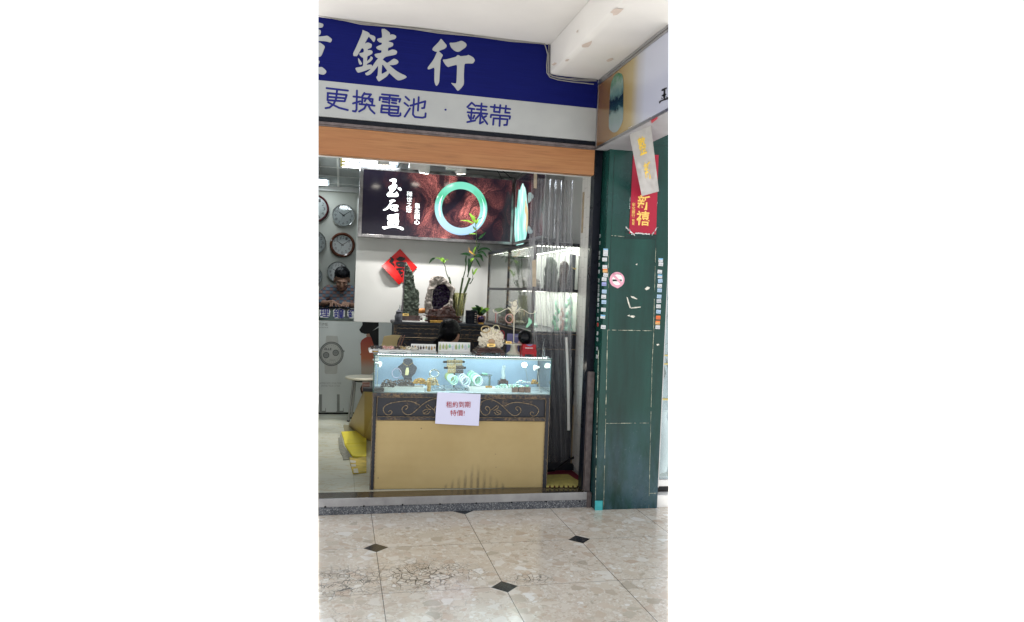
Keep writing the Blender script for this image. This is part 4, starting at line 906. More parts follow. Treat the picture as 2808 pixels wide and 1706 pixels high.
b.build('printed_watch_ring', K['postermid'], pop); b = MB(); text_at('TIME', *(870+22*R8, 870+82*R8, 870+158*R8, 870+125*R8), 1, YR-.0012, XF, ZU, th=.0003, mb=b)
text_at('ctions', *(870-40*R8, 870+138*R8, 870+160*R8, 870+156*R8), 1, YR-.0012, XF, ZU, th=.0003, mb=b)
b.build('printed_heading', K['postermid'], pop); b = MB(); text_at('APPRECIATE YOUR TIME', *(870+35*R8, 870+955*R8, 870+352*R8, 870+980*R8), 1, YR-.0012, XF, ZU, th=.0003, bold=-.012, mb=b)
text_at('DEFINE YOUR STYLE', *(870+58*R8, 870+993*R8, 870+328*R8, 870+1018*R8), 1, YR-.0012, XF, ZU, th=.0003, bold=-.012, mb=b)
b.build('printed_slogan', K['postermid'], pop); b = MB(); text_at('PARIS', *(870+182*R8, 870+618*R8, 870+265*R8, 870+640*R8), 1, YR-.0022, XF, ZU, th=.0003, mb=b)
b.build('printed_dial_name', K['postermid'], pop)
b = MB(); text_at('ELLE', *(870+107*R8, 870+450*R8, 870+210*R8, 870+482*R8), 1, YR-.0024, XF, ZU, th=.0003, bold=.02, mb=b)
ring(207, 537, 170, 178, .0024, b); ring(207, 537, 146, 150, .0024, b); ring(270, 522, 38, 46, .0024, b, 24); ring(130, 556, 38, 46, .0024, b, 24); ring(300, 45, 0, 6, .0024, b, 12); ring(498, 45, 0, 6, .0024, b, 12)
for cx, cy in ((270, 522), (130, 556)):
    for a in (.4, 2.8): 
        b.plate([pp(cx-2*sin(a), cy+2*cos(a), .0028), pp(cx+28*cos(a), cy-28*sin(a), .0028), pp(cx+2*sin(a), cy-2*cos(a), .0028)], FR, .0003)
for k in range(24):
    a = 2*pi*k/24; b.plate([pp(207+120*cos(a)-3*sin(a), 537+120*sin(a)+3*cos(a), .0024), pp(207+132*cos(a), 537+132*sin(a), .0024), pp(207+120*cos(a)+3*sin(a), 537+120*sin(a)-3*cos(a), .0024)], FR, .0003)
b.build('printed_dark_marks', K['posterdark'], pop)
b = MB()
for x0, x1 in ((32, 68), (288, 328)): b.plate([pp(*q) for q in ((x0, 1130), (x1, 1130), (x1, 1395), (x0, 1395))], FR, .0003); b.plate([pp(*q, .0012) for q in ((x0+4, 1372), (x1+48, 1372), (x1+52, 1330), (x1+58, 1330), (x1+58, 1400), (x0-18, 1400), (x0-18, 1392))], FR, .0003)
b.build('large_printed_letters', K['postermid'], pop)
b = MB(); b.plate([pp(*q) for q in ((660, 60), (900, 60), (900, 130), (760, 240), (700, 246), (640, 225), (615, 185), (640, 145), (662, 115))], FR, .0004); b.plate([pp(*q) for q in ((790, 300), (760, 230), (900, 150), (900, 640), (800, 420))], FR, .0002); b.build('printed_hat', K['ink'], pop)
b = MB(); b.plate([pp(*q, .0002) for q in ((725, 235), (790, 215), (800, 290), (740, 300), (715, 275))], FR, .0004); b.build('printed_face', K['skin_shade'], pop)
b = MB(); b.plate([pp(*q, .0008) for q in ((700, 300), (735, 285), (790, 290), (830, 420), (830, 800), (770, 840), (700, 838), (645, 835), (640, 560), (625, 545), (640, 530), (632, 380), (650, 335))], FR, .0004); b.build('printed_coat', K['coat'], pop)
b = MB(); b.plate([pp(*q, .0008) for q in ((660, 975), (720, 975), (705, 1040), (655, 1130), (635, 1090), (628, 1045))], FR, .0004); b.build('printed_boot', K['darkwood'], pop)

# ---------------------------------------------------------------- the man behind the repair counter
MAN = thing('person', 'man with short black hair, glasses and plaid shirt bending over work at the repair counter', 'person', (-.2, 3.6, .09))
def A(u, v, y): return at(u, v, 1, y)
def sc(u, y): return .00418*(y+4.7)/8.25
HC = A(938, 763, 3.56); Rt = MX.Rotation(rad(24), 3, 'X')
def hp(x, y, z): return HC + Rt @ V((x, y, z))
skull = [('e', HC+V((0, .02, .02)), (.078, .095, .09), Rt), ('e', hp(0, -.02, -.045), (.064, .075, .085), Rt), ('e', hp(0, -.055, -.10), (.038, .035, .030), Rt),
         ('e', hp(0, -.098, -.035), (.013, .018, .026), Rt), ('e', hp(0, -.105, -.05), (.018, .014, .011), Rt), ('e', hp(0, -.082, -.085), (.025, .012, .012), Rt), ('e', hp(0, -.085, -.0), (.055, .016, .010), Rt),
         ('e', hp(-.079, .015, -.03), (.012, .02, .032), Rt), ('e', hp(.079, .015, -.03), (.012, .02, .032), Rt),
         ('e', hp(-.04, -.075, -.045), (.022, .02, .022), Rt), ('e', hp(.04, -.075, -.045), (.022, .02, .022), Rt),
         ('c', hp(0, .03, -.06), .058, A(938, 806, 3.63), .062), ('c', A(938, 806, 3.63), .065, A(936, 835, 3.69), .09),
         ('c', A(898, 803, 3.66), .05, A(868, 833, 3.56), .042), ('c', A(868, 833, 3.56), .040, A(899, 831, 3.40), .026),
         ('c', A(972, 806, 3.66), .045, A(990, 838, 3.58), .040), ('c', A(990, 838, 3.58), .038, A(960, 838, 3.40), .026)]
def hand(wr, dirs, knu, tips, thumb):
    out = [('c', wr, .024, knu[1], .021), ('c', wr, .022, knu[2], .019), ('c', wr, .02, knu[3], .017), ('c', wr, .022, knu[0], .018)]
    for kx, tx in zip(knu, tips):
        mid = (kx+tx)/2+V((0, 0, .012)); out += [('c', kx, .0098, mid, .0088), ('c', mid, .0088, tx, .0072)]
    out += [('c', wr+(knu[0]-wr)*.3, .012, thumb[0], .011), ('c', thumb[0], .010, thumb[1], .008)]
    return out
z0 = 1.235
w1 = A(899, 830, 3.40); k1 = [A(912+i*0, 829+i*1.2, 3.35)+V((.022*i*.55, .006*i, .008-.003*i)) for i in range(4)]
t1 = [V((-.21+.028*i, 3.285+.012*(3-i), z0-.002)) for i in range(4)]; t1[0] = A(911, 840, 3.28)+V((0, 0, .0)); t1[1] = A(922, 840.5, 3.27); t1[2] = A(930, 841, 3.28); t1[3] = A(936, 840, 3.30)
w2 = A(962, 836, 3.42); k2 = [A(941+5*i, 832+.7*i, 3.36) for i in range(4)]; t2 = [A(937+6.2*i, 841, 3.30+.004*i) for i in range(4)]
body = skull+hand(w1, 0, k1, t1, (A(908, 833, 3.33), A(905, 841, 3.29)))+hand(w2, 0, k2, t2, (A(953, 836, 3.36), A(949, 841, 3.33)))
body += [('e', A(936, 850, 3.69), (.13, .07, .10)), ('c', A(936, 860, 3.68), .14, V((-.2, 3.72, .75)), .15), ('c', V((-.28, 3.72, .72)), .085, V((-.30, 3.9, .60)), .08)]
organic('body', body, K['skin_shade'], MAN, .0042, 2)
sh = [('c', A(913, 800, 3.66), .075, A(960, 800, 3.66), .075), ('e', A(937, 815, 3.67), (.175, .115, .12)), ('e', A(937, 840, 3.66), (.185, .13, .14)), ('c', A(937, 850, 3.67), .165, V((-.21, 3.70, .80)), .165),
      ('c', A(903, 798, 3.66), .072, A(872, 824, 3.59), .070), ('c', A(872, 824, 3.59), .068, A(884, 832, 3.50), .055), ('c', A(965, 800, 3.66), .066, A(983, 830, 3.60), .06), ('c', A(983, 830, 3.60), .058, A(977, 836, 3.50), .05),
      ('c', A(923, 795, 3.60), .03, A(936, 806, 3.565), .02), ('c', A(953, 795, 3.60), .03, A(940, 806, 3.565), .02)]
organic('shirt', sh, K['plaid'], MAN, .006, 3, .004, 14)
organic('hair', [('e', HC+V((0, .03, .045)), (.087, .103, .088), Rt), ('e', hp(0, .005, .062), (.084, .092, .052), Rt), ('e', hp(0, .055, -.01), (.078, .06, .07), Rt), ('e', hp(-.072, .03, .012), (.014, .03, .04), Rt), ('e', hp(.072, .03, .012), (.014, .03, .04), Rt)], K['hair'], MAN, .005, 2, .004, 60)
b = MB()
for s in (-1, 1):
    c = hp(s*.033, -.104, -.028); b.tube([c+Rt @ V((.026*cos(a), 0, .017*sin(a))) for a in [2*pi*k/16 for k in range(16)]], .0016, 6, closed=True); b.tube([hp(s*.059, -.1, -.024), hp(s*.08, -.03, -.018), hp(s*.083, .02, -.02)], .0015, 6)
b.tube([hp(-.008, -.108, -.026), hp(.008, -.108, -.026)], .0016, 6); b.build('glasses', K['black'], MAN, smooth=True)
b = MB()
for s in (-1, 1): b.tube([hp(s*.016, -.092, -.006), hp(s*.035, -.094, -.001), hp(s*.055, -.085, -.006)], [.003, .005, .003], 6); b.tube([hp(s*.02, -.088, -.034), hp(s*.035, -.09, -.037), hp(s*.05, -.084, -.034)], .0022, 6)
b.build('eyebrows_and_lids', K['hair'], MAN, smooth=True)
b = MB(); b.tube([hp(-.022, -.092, -.083), hp(0, -.096, -.082), hp(.022, -.092, -.083)], [.002, .004, .002], 6); b.build('lips', mat('lips', (.22, .09, .08), .5), MAN, smooth=True)
b = MB(); b.lathe([(.15, 0), (.16, .02), (.15, .04)], (-.2, 3.82, .5), 24); b.lathe([(.025, 0), (.025, .41)], (-.2, 3.82, .092), 12); b.lathe([(.16, 0), (.15, .02)], (-.2, 3.82, .09), 24)
tag(b.build('swivel_stool', K['black'], smooth=True), 'black stool the man in the plaid shirt sits on', 'stool')

# ---------------------------------------------------------------- white partition with the two light boxes
b = MB(); b.box(-.1, 1.574, 2.481, 2.56, 1.112, 2.30); tag(b.build('partition', K['interior_white'], bevel=.003), 'white hanging partition panel behind the rocks and bamboo', 'partition')
b = MB(); b.box(.80, 1.574, 2.50, 2.53, 2.302, CZ-.007); tag(b.build('upper_panel', K['interior_white']), 'white upper wall panel above the right half of the bangle picture', 'wall panel')
PB = thing('light_box', 'large backlit picture of a jade bangle on dark red satin with white characters', 'light box', (-.09, 2.35, 1.925))
x0, x1, zb, zt, yf = -.092, 1.405, 1.925, 2.59, 2.33
b = MB(); b.box(x0+.032, x1-.025, yf+.004, 2.480, zb+.028, zt-.03); stp = b.build('satin_picture', K['satin'], PB)
b = MB(); b.box(x0, x0+.032, yf, 2.480, zb, zt); b.box(x1-.025, x1, yf, 2.480, zb, zt); b.box(x0+.032, x1-.025, yf+.0005, 2.480, zb, zb+.0275); b.box(x0+.032, x1-.025, yf+.0005, 2.480, zt-.0295, zt); b.build('frame', mat('dim_steel_frame', (.28, .27, .27), .22, 1, var=.5, vs=9), PB, bevel=.002)
YP = yf+.003
cB = at(1264.5, 572, 1, YP); rO = .5*(at(1337, 572, 1, YP)-at(1192.5, 572, 1, YP)).x; rI = rO*.728
b = MB(); n = 72
for j, (ra, rb, ya, yb_) in enumerate(((rI, rI+.012, .0, -.004), (rI+.012, rO-.012, -.004, -.004), (rO-.012, rO, -.004, 0))):
    b.sheet([[cB+V((ra*cos(2*pi*k/n), ya, ra*sin(2*pi*k/n))) for k in range(n+1)], [cB+V((rb*cos(2*pi*k/n), yb_, rb*sin(2*pi*k/n))) for k in range(n+1)]])
b.build('bangle_picture', K['bangle'], stp, fix=False)
GLS_ = emis('backlit_gloss', (.55, .78, .82), 1.0); b = MB()
for ra, rb, a0, a1 in ((rO*.80, rO*.845, 2.55, 3.6), (rO*.86, rO*.885, -.55, .55), (rO*.90, rO*.92, -.9, .3)):
    n = 16; b.plate([cB+V((rr*cos(a0+(a1-a0)*k/n), -.0046, rr*sin(a0+(a1-a0)*k/n))) for rr, ks in ((rb, range(n+1)), ) for k in ks]+[cB+V(((ra+(rb-ra)*(abs(k-n/2)/(n/2))**2)*cos(a0+(a1-a0)*k/n), -.0046, (ra+(rb-ra)*(abs(k-n/2)/(n/2))**2)*sin(a0+(a1-a0)*k/n))) for k in range(n-1, 0, -1)], FR, .0004); b.build('gloss_print', GLS_, stp); b = MB()
Q4 = 160/1497.
G4 = [([(258,130),(300,110),(340,92),(370,85),(415,100),(448,128),(435,170),(405,235),(440,245),(460,262),(455,300),(425,350),(385,400),(340,445),(305,470),(360,475),(415,472),(430,440),(440,420),(465,450),(490,490),(500,525),(480,550),(440,563),(340,560),(240,562),(210,550),(192,515),(195,480),(230,450),(270,410),(255,360),(240,310),(255,290),(290,275),(320,262),(340,220),(352,165),(300,160),(265,150)], [[(262,298),(315,292),(290,335)]]),
      ([(468,335),(500,318),(540,325),(570,355),(575,385),(550,408),(515,390),(485,365)], []),
      ([(255,655),(300,640),(350,625),(400,640),(418,665),(395,685),(350,690),(300,750),(285,780),(340,765),(400,758),(460,765),(490,790),(485,830),(450,868),(485,890),(487,920),(430,925),(405,940),(395,922),(330,912),(280,870),(258,835),(205,885),(150,910),(100,908),(92,895),(150,865),(200,820),(240,770),(270,715),(285,685),(262,675)], [[(292,808),(340,818),(392,820),(365,850),(345,862),(315,840)]]),
      ([(200,1080),(215,1040),(280,1015),(340,1010),(360,1030),(375,1005),(450,992),(495,1000),(502,1030),(490,1100),(495,1150),(512,1190),(495,1215),(495,1250),(460,1305),(540,1325),(600,1345),(625,1380),(625,1410),(590,1415),(540,1390),(470,1362),(370,1345),(280,1355),(200,1365),(160,1390),(120,1392),(90,1370),(72,1335),(80,1322),(130,1328),(210,1318),(235,1300),(215,1260),(205,1215),(225,1190),(290,1185),(380,1180),(410,1170),(395,1150),(370,1165),(355,1150),(345,1120),(335,1160),(300,1178),(235,1170),(210,1140)],
       [[(270,1110),(298,1112),(290,1132),(275,1130)],[(415,1040),(450,1032),(448,1052),(418,1058)],[(412,1085),(448,1078),(440,1098)],[(255,1222),(285,1225),(300,1290),(275,1280)],[(335,1225),(350,1222),(348,1270),(332,1262)],[(385,1225),(425,1218),(412,1280),(372,1290)]])]
b = MB()
for L, H in G4: traced(L, H, Q4, 1040, 480, 1, YP, FR, .002, b)
b.build('brush_characters', K['letterlit'], stp)
b = MB()
def q4(x0, y0, x1, y1): return 1040+x0*Q4, 480+y0*Q4, 1040+x1*Q4, 480+y1*Q4
text_at('稀世之珍', *q4(698, 425, 842, 970), 1, YP-.0008, XF, ZU, th=.0008, bold=-.004, vertical=True, mb=b)
text_at('雋永藏心', *q4(905, 720, 1042, 1268), 1, YP-.0008, XF, ZU, th=.0008, bold=-.004, vertical=True, mb=b)
b.build('small_characters', K['letterlit'], stp)
PF = thing('light_box', 'backlit picture of a carved jade flower on the right wall above the glass cabinet', 'light box', (1.41, 1.8, 1.92))
b = MB(); b.box(1.4145, 1.574, 1.25, 2.3185, 1.95, 2.56); b.build('satin_picture', K['satin2'], PF)
b = MB(); b.box(1.41, 1.574, 1.22, 2.349, 1.92, 1.9495); b.box(1.41, 1.574, 1.22, 2.349, 2.5605, 2.59); b.box(1.41, 1.574, 1.22, 1.2495, 1.95, 2.56); b.box(1.41, 1.574, 2.319, 2.349, 1.95, 2.56); b.build('frame', K['steel'], PF, bevel=.002)
SQ = 290/2067.
b = MB(); traced([(1740,150),(1760,215),(1790,260),(1805,370),(1815,480),(1835,640),(1838,800),(1835,940),(1820,1100),(1800,1220),(1760,1340),(1700,1370),(1615,1398),(1590,1300),(1575,1120),(1572,960),(1590,800),(1588,700),(1600,610),(1618,690),(1635,540),(1650,380),(1662,275),(1682,310),(1705,225)], [], SQ, 1190, 480, 0, 1.4142, (-1, 0, 0), .002, b); b.build('jade_flower_picture', K['flower'], PF)
b = MB(); traced([(1790,480),(1815,600),(1835,700),(1835,950),(1812,1150),(1795,1000),(1805,800),(1775,700),(1785,560)], [], SQ, 1190, 480, 0, 1.4118, (-1, 0, 0), .001, b); b.build('amber_edge_picture', K['flowergold'], PF)
b = MB()
for L in ([(1840,360),(1890,330),(1960,420),(1900,500),(1842,560)], [(1840,980),(1900,1040),(1940,1120),(1880,1160),(1835,1130)]): traced(L, [], SQ, 1190, 480, 0, 1.4142, (-1, 0, 0), .002, b)
b.build('teal_leaf_picture', emis('backlit_teal', (.03, .16, .18), .5), PF)

# red diamond paper with the luck character
FU = thing('red_diamond_paper', 'red diamond shaped paper with black luck character pinned behind the tall green rock', 'paper decoration', at(1094, 781, 1, 2.475))
Q5 = 110/1497.
dq = [(775, 30), (1425, 730), (735, 1380), (80, 675)]
c4 = [at(1040+x*Q5, 680+y*Q5, 1, 2.47) for x, y in dq]
def fu(s, t): # s along top-right edge, t along bottom-left; lower left edge curls forward
    p = c4[0].lerp(c4[1], s).lerp(c4[3].lerp(c4[2], s), t); k = max(0, t-.55)/.45; return p+V((0, -.05*k*k*(1-.2*s)*sin(pi*min(1, .15+s*.85)), 0))
b = MB(); b.sheet([[fu(i/10, j/16) for i in range(11)] for j in range(17)]); b.build('red_sheet', K['fured'], FU, smooth=2, fix=False)
b = MB()
FL = [[(395,345),(455,340),(520,380),(550,430),(540,490),(500,550),(440,560),(380,550),(370,510),(410,450),(440,420)],
      [(275,590),(330,570),(420,565),(520,560),(570,600),(560,650),(520,700),(440,750),(390,800),(340,850),(315,800),(370,740),(420,690),(340,670),(285,640)],
      [(465,740),(520,700),(560,760),(555,880),(545,980),(510,1030),(475,960),(462,850)], [(540,730),(590,620),(600,600),(595,690),(560,780)],
      [(620,410),(680,380),(760,315),(860,335),(975,385),(970,430),(880,490),(780,500),(680,470)]]
for L in FL: traced(L, [], Q5, 1040, 680, 1, 2.469, FR, .002, b)
traced([(615,530),(700,520),(850,505),(940,520),(1000,540),(1010,640),(990,720),(800,710),(690,700),(630,650)], [[(690,600),(790,598),(770,625),(710,635)], [(890,640),(940,600),(960,640),(930,670)]], Q5, 1040, 680, 1, 2.469, FR, .002, b)
traced([(540,790),(620,770),(760,745),(910,750),(1000,760),(1000,900),(970,1100),(880,1110),(800,1085),(650,1090),(600,990),(560,880)], [[(620,870),(730,835),(735,860),(630,900)], [(790,820),(900,800),(910,830),(880,910),(800,870)], [(665,975),(710,970),(690,1005)], [(800,990),(880,940),(860,1000),(820,1040)]], Q5, 1040, 680, 1, 2.469, FR, .002, b)
b.build('luck_character', K['ink'], FU)

# ================================================================ back cabinet, stones, plants
BC = thing('back_cabinet', 'tall dark antique cabinet with brass rope trim under the rocks and bamboo', 'cabinet', (.7, 2.2, .09))
CT = 1.145
b = MB(); b.box(.262, 1.19, 2.012, 2.44, .09, 1.118); b.build('carcass', K['iron'], BC)
b = MB(); b.box(.245, 1.19, 1.99, 2.445, 1.1185, CT); b.build('top', K['iron'], BC, bevel=.003)
b = MB()
b.box(.278, 1.165, 1.997, 2.011, 1.035, 1.048); b.box(.278, 1.165, 1.997, 2.011, .98, .99); b.box(.278, 1.165, 1.997, 2.011, .60, .63)
b.build('rail', K['ironworn'], BC, bevel=.002)
for x in (.248, 1.165): MB().box(x, x+.03, 1.995, 2.02, .09, 1.118).build('post', K['ironworn'], BC, bevel=.002)
MB().box(.26, .27, 2.0205, 2.05, .09, 1.118).build('post', K['ironworn'], BC, bevel=.002)
b = MB()
def wavy(p, q, n, amp, r, mb, up=(0, 0, 1)):
    p, q = V(p), V(q); mb.tube([p.lerp(q, i/n)+V(up)*(amp*sin(i*1.7)) for i in range(n+1)], r, 5)
wavy((.28, 1.993, 1.088), (1.17, 1.993, 1.088), 60, .003, .0025, b); wavy((.28, 1.993, 1.118), (1.17, 1.993, 1.118), 40, .001, .0022, b); wavy((.28, 1.993, 1.005), (1.17, 1.993, 1.005), 40, .001, .0022, b)
for k in range(5):
    x = .35+.17*k; b.tube([(x, 1.995, .95), (x+.06, 1.995, .88), (x+.02, 1.995, .80)], .003, 5)
b.build('rope_trim', K['rope'], BC, smooth=True)
R6 = 300/1497.
def s6(x, y, yy): return at(1060+x*R6, 660+y*R6, 1, yy)
# dark wood display stand
ST = thing('display_stand', 'dark rosewood display stand carrying the amethyst geode on the back cabinet', 'stand', (.66, 2.12, CT))
p0, p1 = s6(530, 1060, 2.06), s6(1010, 1060, 2.06)
b = MB(); b.box(p0.x, p1.x, 2.03, 2.30, CT+.052, CT+.066); b.box(p0.x+.02, p1.x-.02, 2.05, 2.28, CT+.024, CT+.0515); b.box(p0.x-.005, p1.x+.01, 2.02, 2.31, CT+.008, CT+.0235); b.build('tier', K['darkwood'], ST, bevel=.004)
b = MB()
for x in (p0.x+.02, p1.x-.04): 
    for y in (2.04, 2.27): b.box(x, x+.03, y, y+.03, CT, CT+.0078)
b.build('foot', K['darkwood'], ST)
ZS = CT+.067
# geode
GE = thing('geode', 'upright amethyst geode with purple black hollow on its carved wooden base', 'geode', (.68, 2.15, ZS))
yg = 2.06
gp = [(725,478),(770,490),(815,525),(850,570),(900,625),(937,660),(935,700),(905,760),(905,880),(912,1000),(545,1005),(537,870),(560,760),(575,680),(598,600),(610,545),(650,505),(690,482)]
gh = [(715,600),(760,592),(810,605),(858,645),(882,700),(870,800),(850,860),(795,890),(750,940),(690,955),(635,940),(618,860),(630,760),(640,680),(672,630)]
b = MB(); b.plate([s6(x, y, yg) for x, y in gp], (0, 1, 0), .13, [[s6(x, y, yg) for x, y in gh]])
b2 = MB(); b2.plate([s6(x, y, yg+.08) for x, y in gp[:-0 or None]], (0, 1, 0), .06); b.add(b2.v, b2.f)
organic_mb('rind', b, K['geode'], GE, .005, 2, .009, 36)
b = MB(); b.plate([s6(x, y, yg+.05) for x, y in gh], (0, 1, 0), .02)
rr = random.Random(5)
for k in range(170):
    x, y = rr.uniform(625, 875), rr.uniform(600, 940); dx, dy = (x-750)/135, (y-775)/180
    if dx*dx+dy*dy > 1: continue
    c = s6(x, y, yg+.05); d = V((rr.uniform(-.5, .5)-dx*.6, -1, rr.uniform(-.5, .5)+dy*.6)).normalized(); r = rr.uniform(.006, .012); L = r*2.4
    b.tube([c, c+d*L*.6, c+d*L], [r, r, .0005], 6)
b.build('amethyst_crystals', K['amethyst'], GE)
b = MB(); b.plate([s6(x, y, yg-.012) for x, y in ((578, 938), (610, 932), (650, 946), (700, 936), (745, 942), (790, 900), (820, 893), (850, 905), (888, 885), (910, 930), (932, 965), (946, 1047), (556, 1047))], (0, -1, 0), .03)
organic_mb('wooden_base', b, K['darkwood'], GE, .004, 2, .006, 30)
def plaque(u0, v0, u1, v1, ax, val, label, txt='$'):
    p, q = at(u0, v1, ax, val), at(u1, v0, ax, val); t = thing('price_plaque', label, 'price tag', ((p.x+q.x)/2, p.y, p.z))
    b = MB(); b.box(p.x, q.x, p.y, p.y+.004, p.z, q.z); b.build('plate', K['gold'], t)
    text(txt, (p+q)/2+V((0, -.0006, 0)), (q.x-p.x)*.62, (q.z-p.z)*.55, XF, ZU, th=.0005, bold=.03).build('print', K['ink'], t)
plaque(1209.5, 862, 1226.5, 869, 1, 2.035, 'small gold price plaque in front of the amethyst geode', '280')
# tall rock
RK = thing('standing_rock', 'tall pointed dark green rock with a polished edge in front of the red diamond paper', 'rock', (.35, 2.1, CT))
b = MB(); b.plate([s6(x, y, 2.07) for x, y in ((262, 287), (290, 320), (330, 395), (358, 435), (368, 520), (388, 625), (425, 680), (446, 725), (443, 850), (440, 1040), (215, 1035), (225, 900), (236, 700), (246, 500))], (0, 1, 0), .10)
organic_mb('rock', b, K['rockgreen'], RK, .004, 2, .009, 40)
b = MB(); b.plate([s6(x, y, 2.063) for x, y in ((250, 285), (258, 300), (250, 480), (238, 700), (228, 900), (218, 1035), (200, 1035), (205, 900), (222, 700), (236, 480), (244, 330))], (0, 1, 0), .10); b.build('polished_edge', mat('polished_dark_edge', (.03, .02, .03), .08, Coat_Weight=1), RK)
b = MB(); z = s6(1, 1030, 2.06).z; a, c = s6(195, 1030, 2.06), s6(455, 1030, 2.06); b.box(a.x, c.x, 2.03, 2.22, CT+.0, z+.01); b.build('base', K['darkwood'], RK, bevel=.004)
plaque(1104, 860, 1121, 866, 1, 2.025, 'small gold price plaque in front of the tall green rock', '380')
# pendant tray on cabinet
def tray(name_label, c, wx, d, hback, mats, n, seed, rz=0, kind='pendant'):
    """white display tray: base with raised back carrying a row of little stones"""
    t = thing('display_tray', name_label, 'tray', c, rz, 'white jewellery trays')
    b = MB(); b.box(-wx/2, wx/2, 0, d, 0, .012); b.box(-wx/2, wx/2, d-.012, d, .0122, hback); b.build('tray_body', K['whiteplastic'], t, local=True, bevel=.002)
    rr = random.Random(seed)
    for k in range(n):
        x = -wx/2+wx*(k+.5)/n; zt_ = hback-.010; h = rr.uniform(.35, .75)*(hback-.02); w_ = wx/n*rr.uniform(.22, .36); b = MB()
        b.ball((x, d-.018, zt_-h/2-.006), (w_, .005, h/2), 10, 7); b.tube([(x, d-.014, zt_), (x, d-.018, zt_-.008)], .0016, 5)
        b.build('pendant', K[rr.choice(mats)], t, smooth=True, local=True)
    return t
tray('white tray of jade pendants on the back cabinet in front of the tall rock', s6(392, 1117, 2.02)+V((0, 0, 0)), .235, .05, .055, ['jade', 'jade2', 'amber', 'darkwood', 'jade4'], 6, 3)
b = MB(); p = s6(490, 960, 2.16); b.tube([p+V((-.04, 0, -.005)), p, p+V((.05, 0, .005))], [.022, .026, .018], 12); b.lathe([(.03, 0), (.034, .03), (.02, .035)], (p.x, 2.16, CT+.0), 16); tag(b.build('amber_roll', mat('orange_root', (.55, .24, .07), .35, var=.3), smooth=True), 'orange brown carved root lying between the tall rock and the geode', 'carving')
b = MB(); p = s6(467, 1038, 2.08); b.lathe([(.016, 0), (.021, .002), (.024, .040), (.022, .040), (.018, .006)], (p.x, 2.08, CT+.022), 20); b.lathe([(.03, 0), (.03, .0215)], (p.x, 2.08, CT), 20); tag(b.build('tea_cup', K['whiteplastic'], smooth=True), 'tiny white tea cup beside the geode base', 'cup')
b = MB(); p = s6(685, 1105, 2.0); b.cbox((p.x, 2.005, CT+.012), .12, .03, .022); tag(b.build('amber_bar', K['amber'], bevel=.003), 'flat amber coloured block below the geode stand', 'block')
b = MB(); p = s6(182, 1040, 2.05); b.lathe([(.035, 0), (.04, .05), (.025, .08), (.03, .09), (.0, .12)], (p.x-.01, 2.05, CT), 16); tag(b.build('incense_pot', K['velvet'], smooth=True), 'small dark lidded pot at the left end of the back cabinet', 'pot')
b = MB(); p = s6(190, 960, 2.2); b.lathe([(.02, 0), (.024, .08), (.012, .13), (.012, .15)], (p.x, 2.2, CT), 14); tag(b.build('glass_bottle', K['acrylic'], smooth=True), 'clear glass bottle behind the dark pot at the left end of the back cabinet', 'bottle')
# vase with lucky bamboo
VS = thing('glass_vase', 'clear ribbed glass vase holding the lucky bamboo beside the geode', 'vase', (.93, 2.22, CT))
pv = s6(985, 1040, 2.2); b = MB(); b.lathe([(.03, .0), (.045, .006), (.05, .08), (.056, .16), (.064, .25), (.074, .285), (.070, .285), (.06, .25), (.051, .16), (.045, .08), (.04, .01)], (pv.x, 2.2, CT), 22); b.build('vase_wall', K['vase'], VS, smooth=True)
b = MB(); rr = random.Random(9)
for k in range(60):
    a = rr.uniform(0, 6.28); r1, r2 = rr.uniform(.005, .035), rr.uniform(.04, .078); h1, h2 = rr.uniform(.01, .1), rr.uniform(.2, .31)
    b.tube([(pv.x+r1*cos(a), 2.2+r1*sin(a), CT+h1), (pv.x+r2*cos(a)*.7, 2.2+r2*sin(a)*.7, CT+(h1+h2)/2), (pv.x+r2*cos(a+.2), 2.2+r2*sin(a+.2), CT+h2)], [.002, .0022, .001], 4)
b.build('grass_filling', mat('straw_grass', (.42, .42, .18), .6, var=.4, vs=60), VS)
BB = thing('bamboo_plant', 'tall lucky bamboo with dark arching leaves reaching over the bangle picture', 'plant', (pv.x, 2.2, CT+.02))
def P6(x, y, yy=2.2): return s6(x, y, yy)
def PS(u, v, yy=2.2): return at(u, v, 1, yy)
def stalk(pts, r0, r1, parent, name='stalk', m_=None):
    b = MB(); n = len(pts); fine = []
    for i in range(n-1):
        for k in range(6): fine.append(pts[i].lerp(pts[i+1], k/6))
    fine.append(pts[-1]); N = len(fine); b.tube(fine, [(r0+(r1-r0)*i/(N-1))*(1.14 if i % 4 == 0 else .96) for i in range(N)], 9)
    return b.build(name, m_ or K['stem'], parent, smooth=True)
def leaf(pts, wd, m_, parent, seed=0):
    """arched blade along pts"""
    P_ = [V(p) for p in pts]; n = 12; c = []
    for i in range(n+1):
        t = i/n; k = t*(len(P_)-1); a = min(int(k), len(P_)-2); f = k-a
        c.append(P_[a].lerp(P_[a+1], f))
    for _ in range(2): c = [c[0]]+[(c[i-1]+c[i]*2+c[i+1])/4 for i in range(1, n)]+[c[-1]]
    grid = []; tw = rnd.uniform(-.5, .5)
    for i, p in enumerate(c):
        t = i/n; d = (c[min(i+1, n)]-c[max(i-1, 0)]).normalized(); s = d.cross(V((sin(tw), -cos(tw), .2))).normalized(); w_ = wd*.8*(sin(pi*t**.75)**.9)*.5+.0004
        grid.append([p-s*w_+V((0, -.15*w_, 0)), p, p+s*w_+V((0, -.15*w_, 0))])
    b = MB(); b.sheet(grid); return b.build('leaf', m_, parent, smooth=2, fix=False)
stalk([V((pv.x-.02, 2.19, CT+.02)), P6(1005, 740), P6(1045, 508)], .011, .010, BB)
stalk([V((pv.x+.02, 2.21, CT+.02)), P6(1055, 740), P6(1140, 510)], .012, .011, BB)
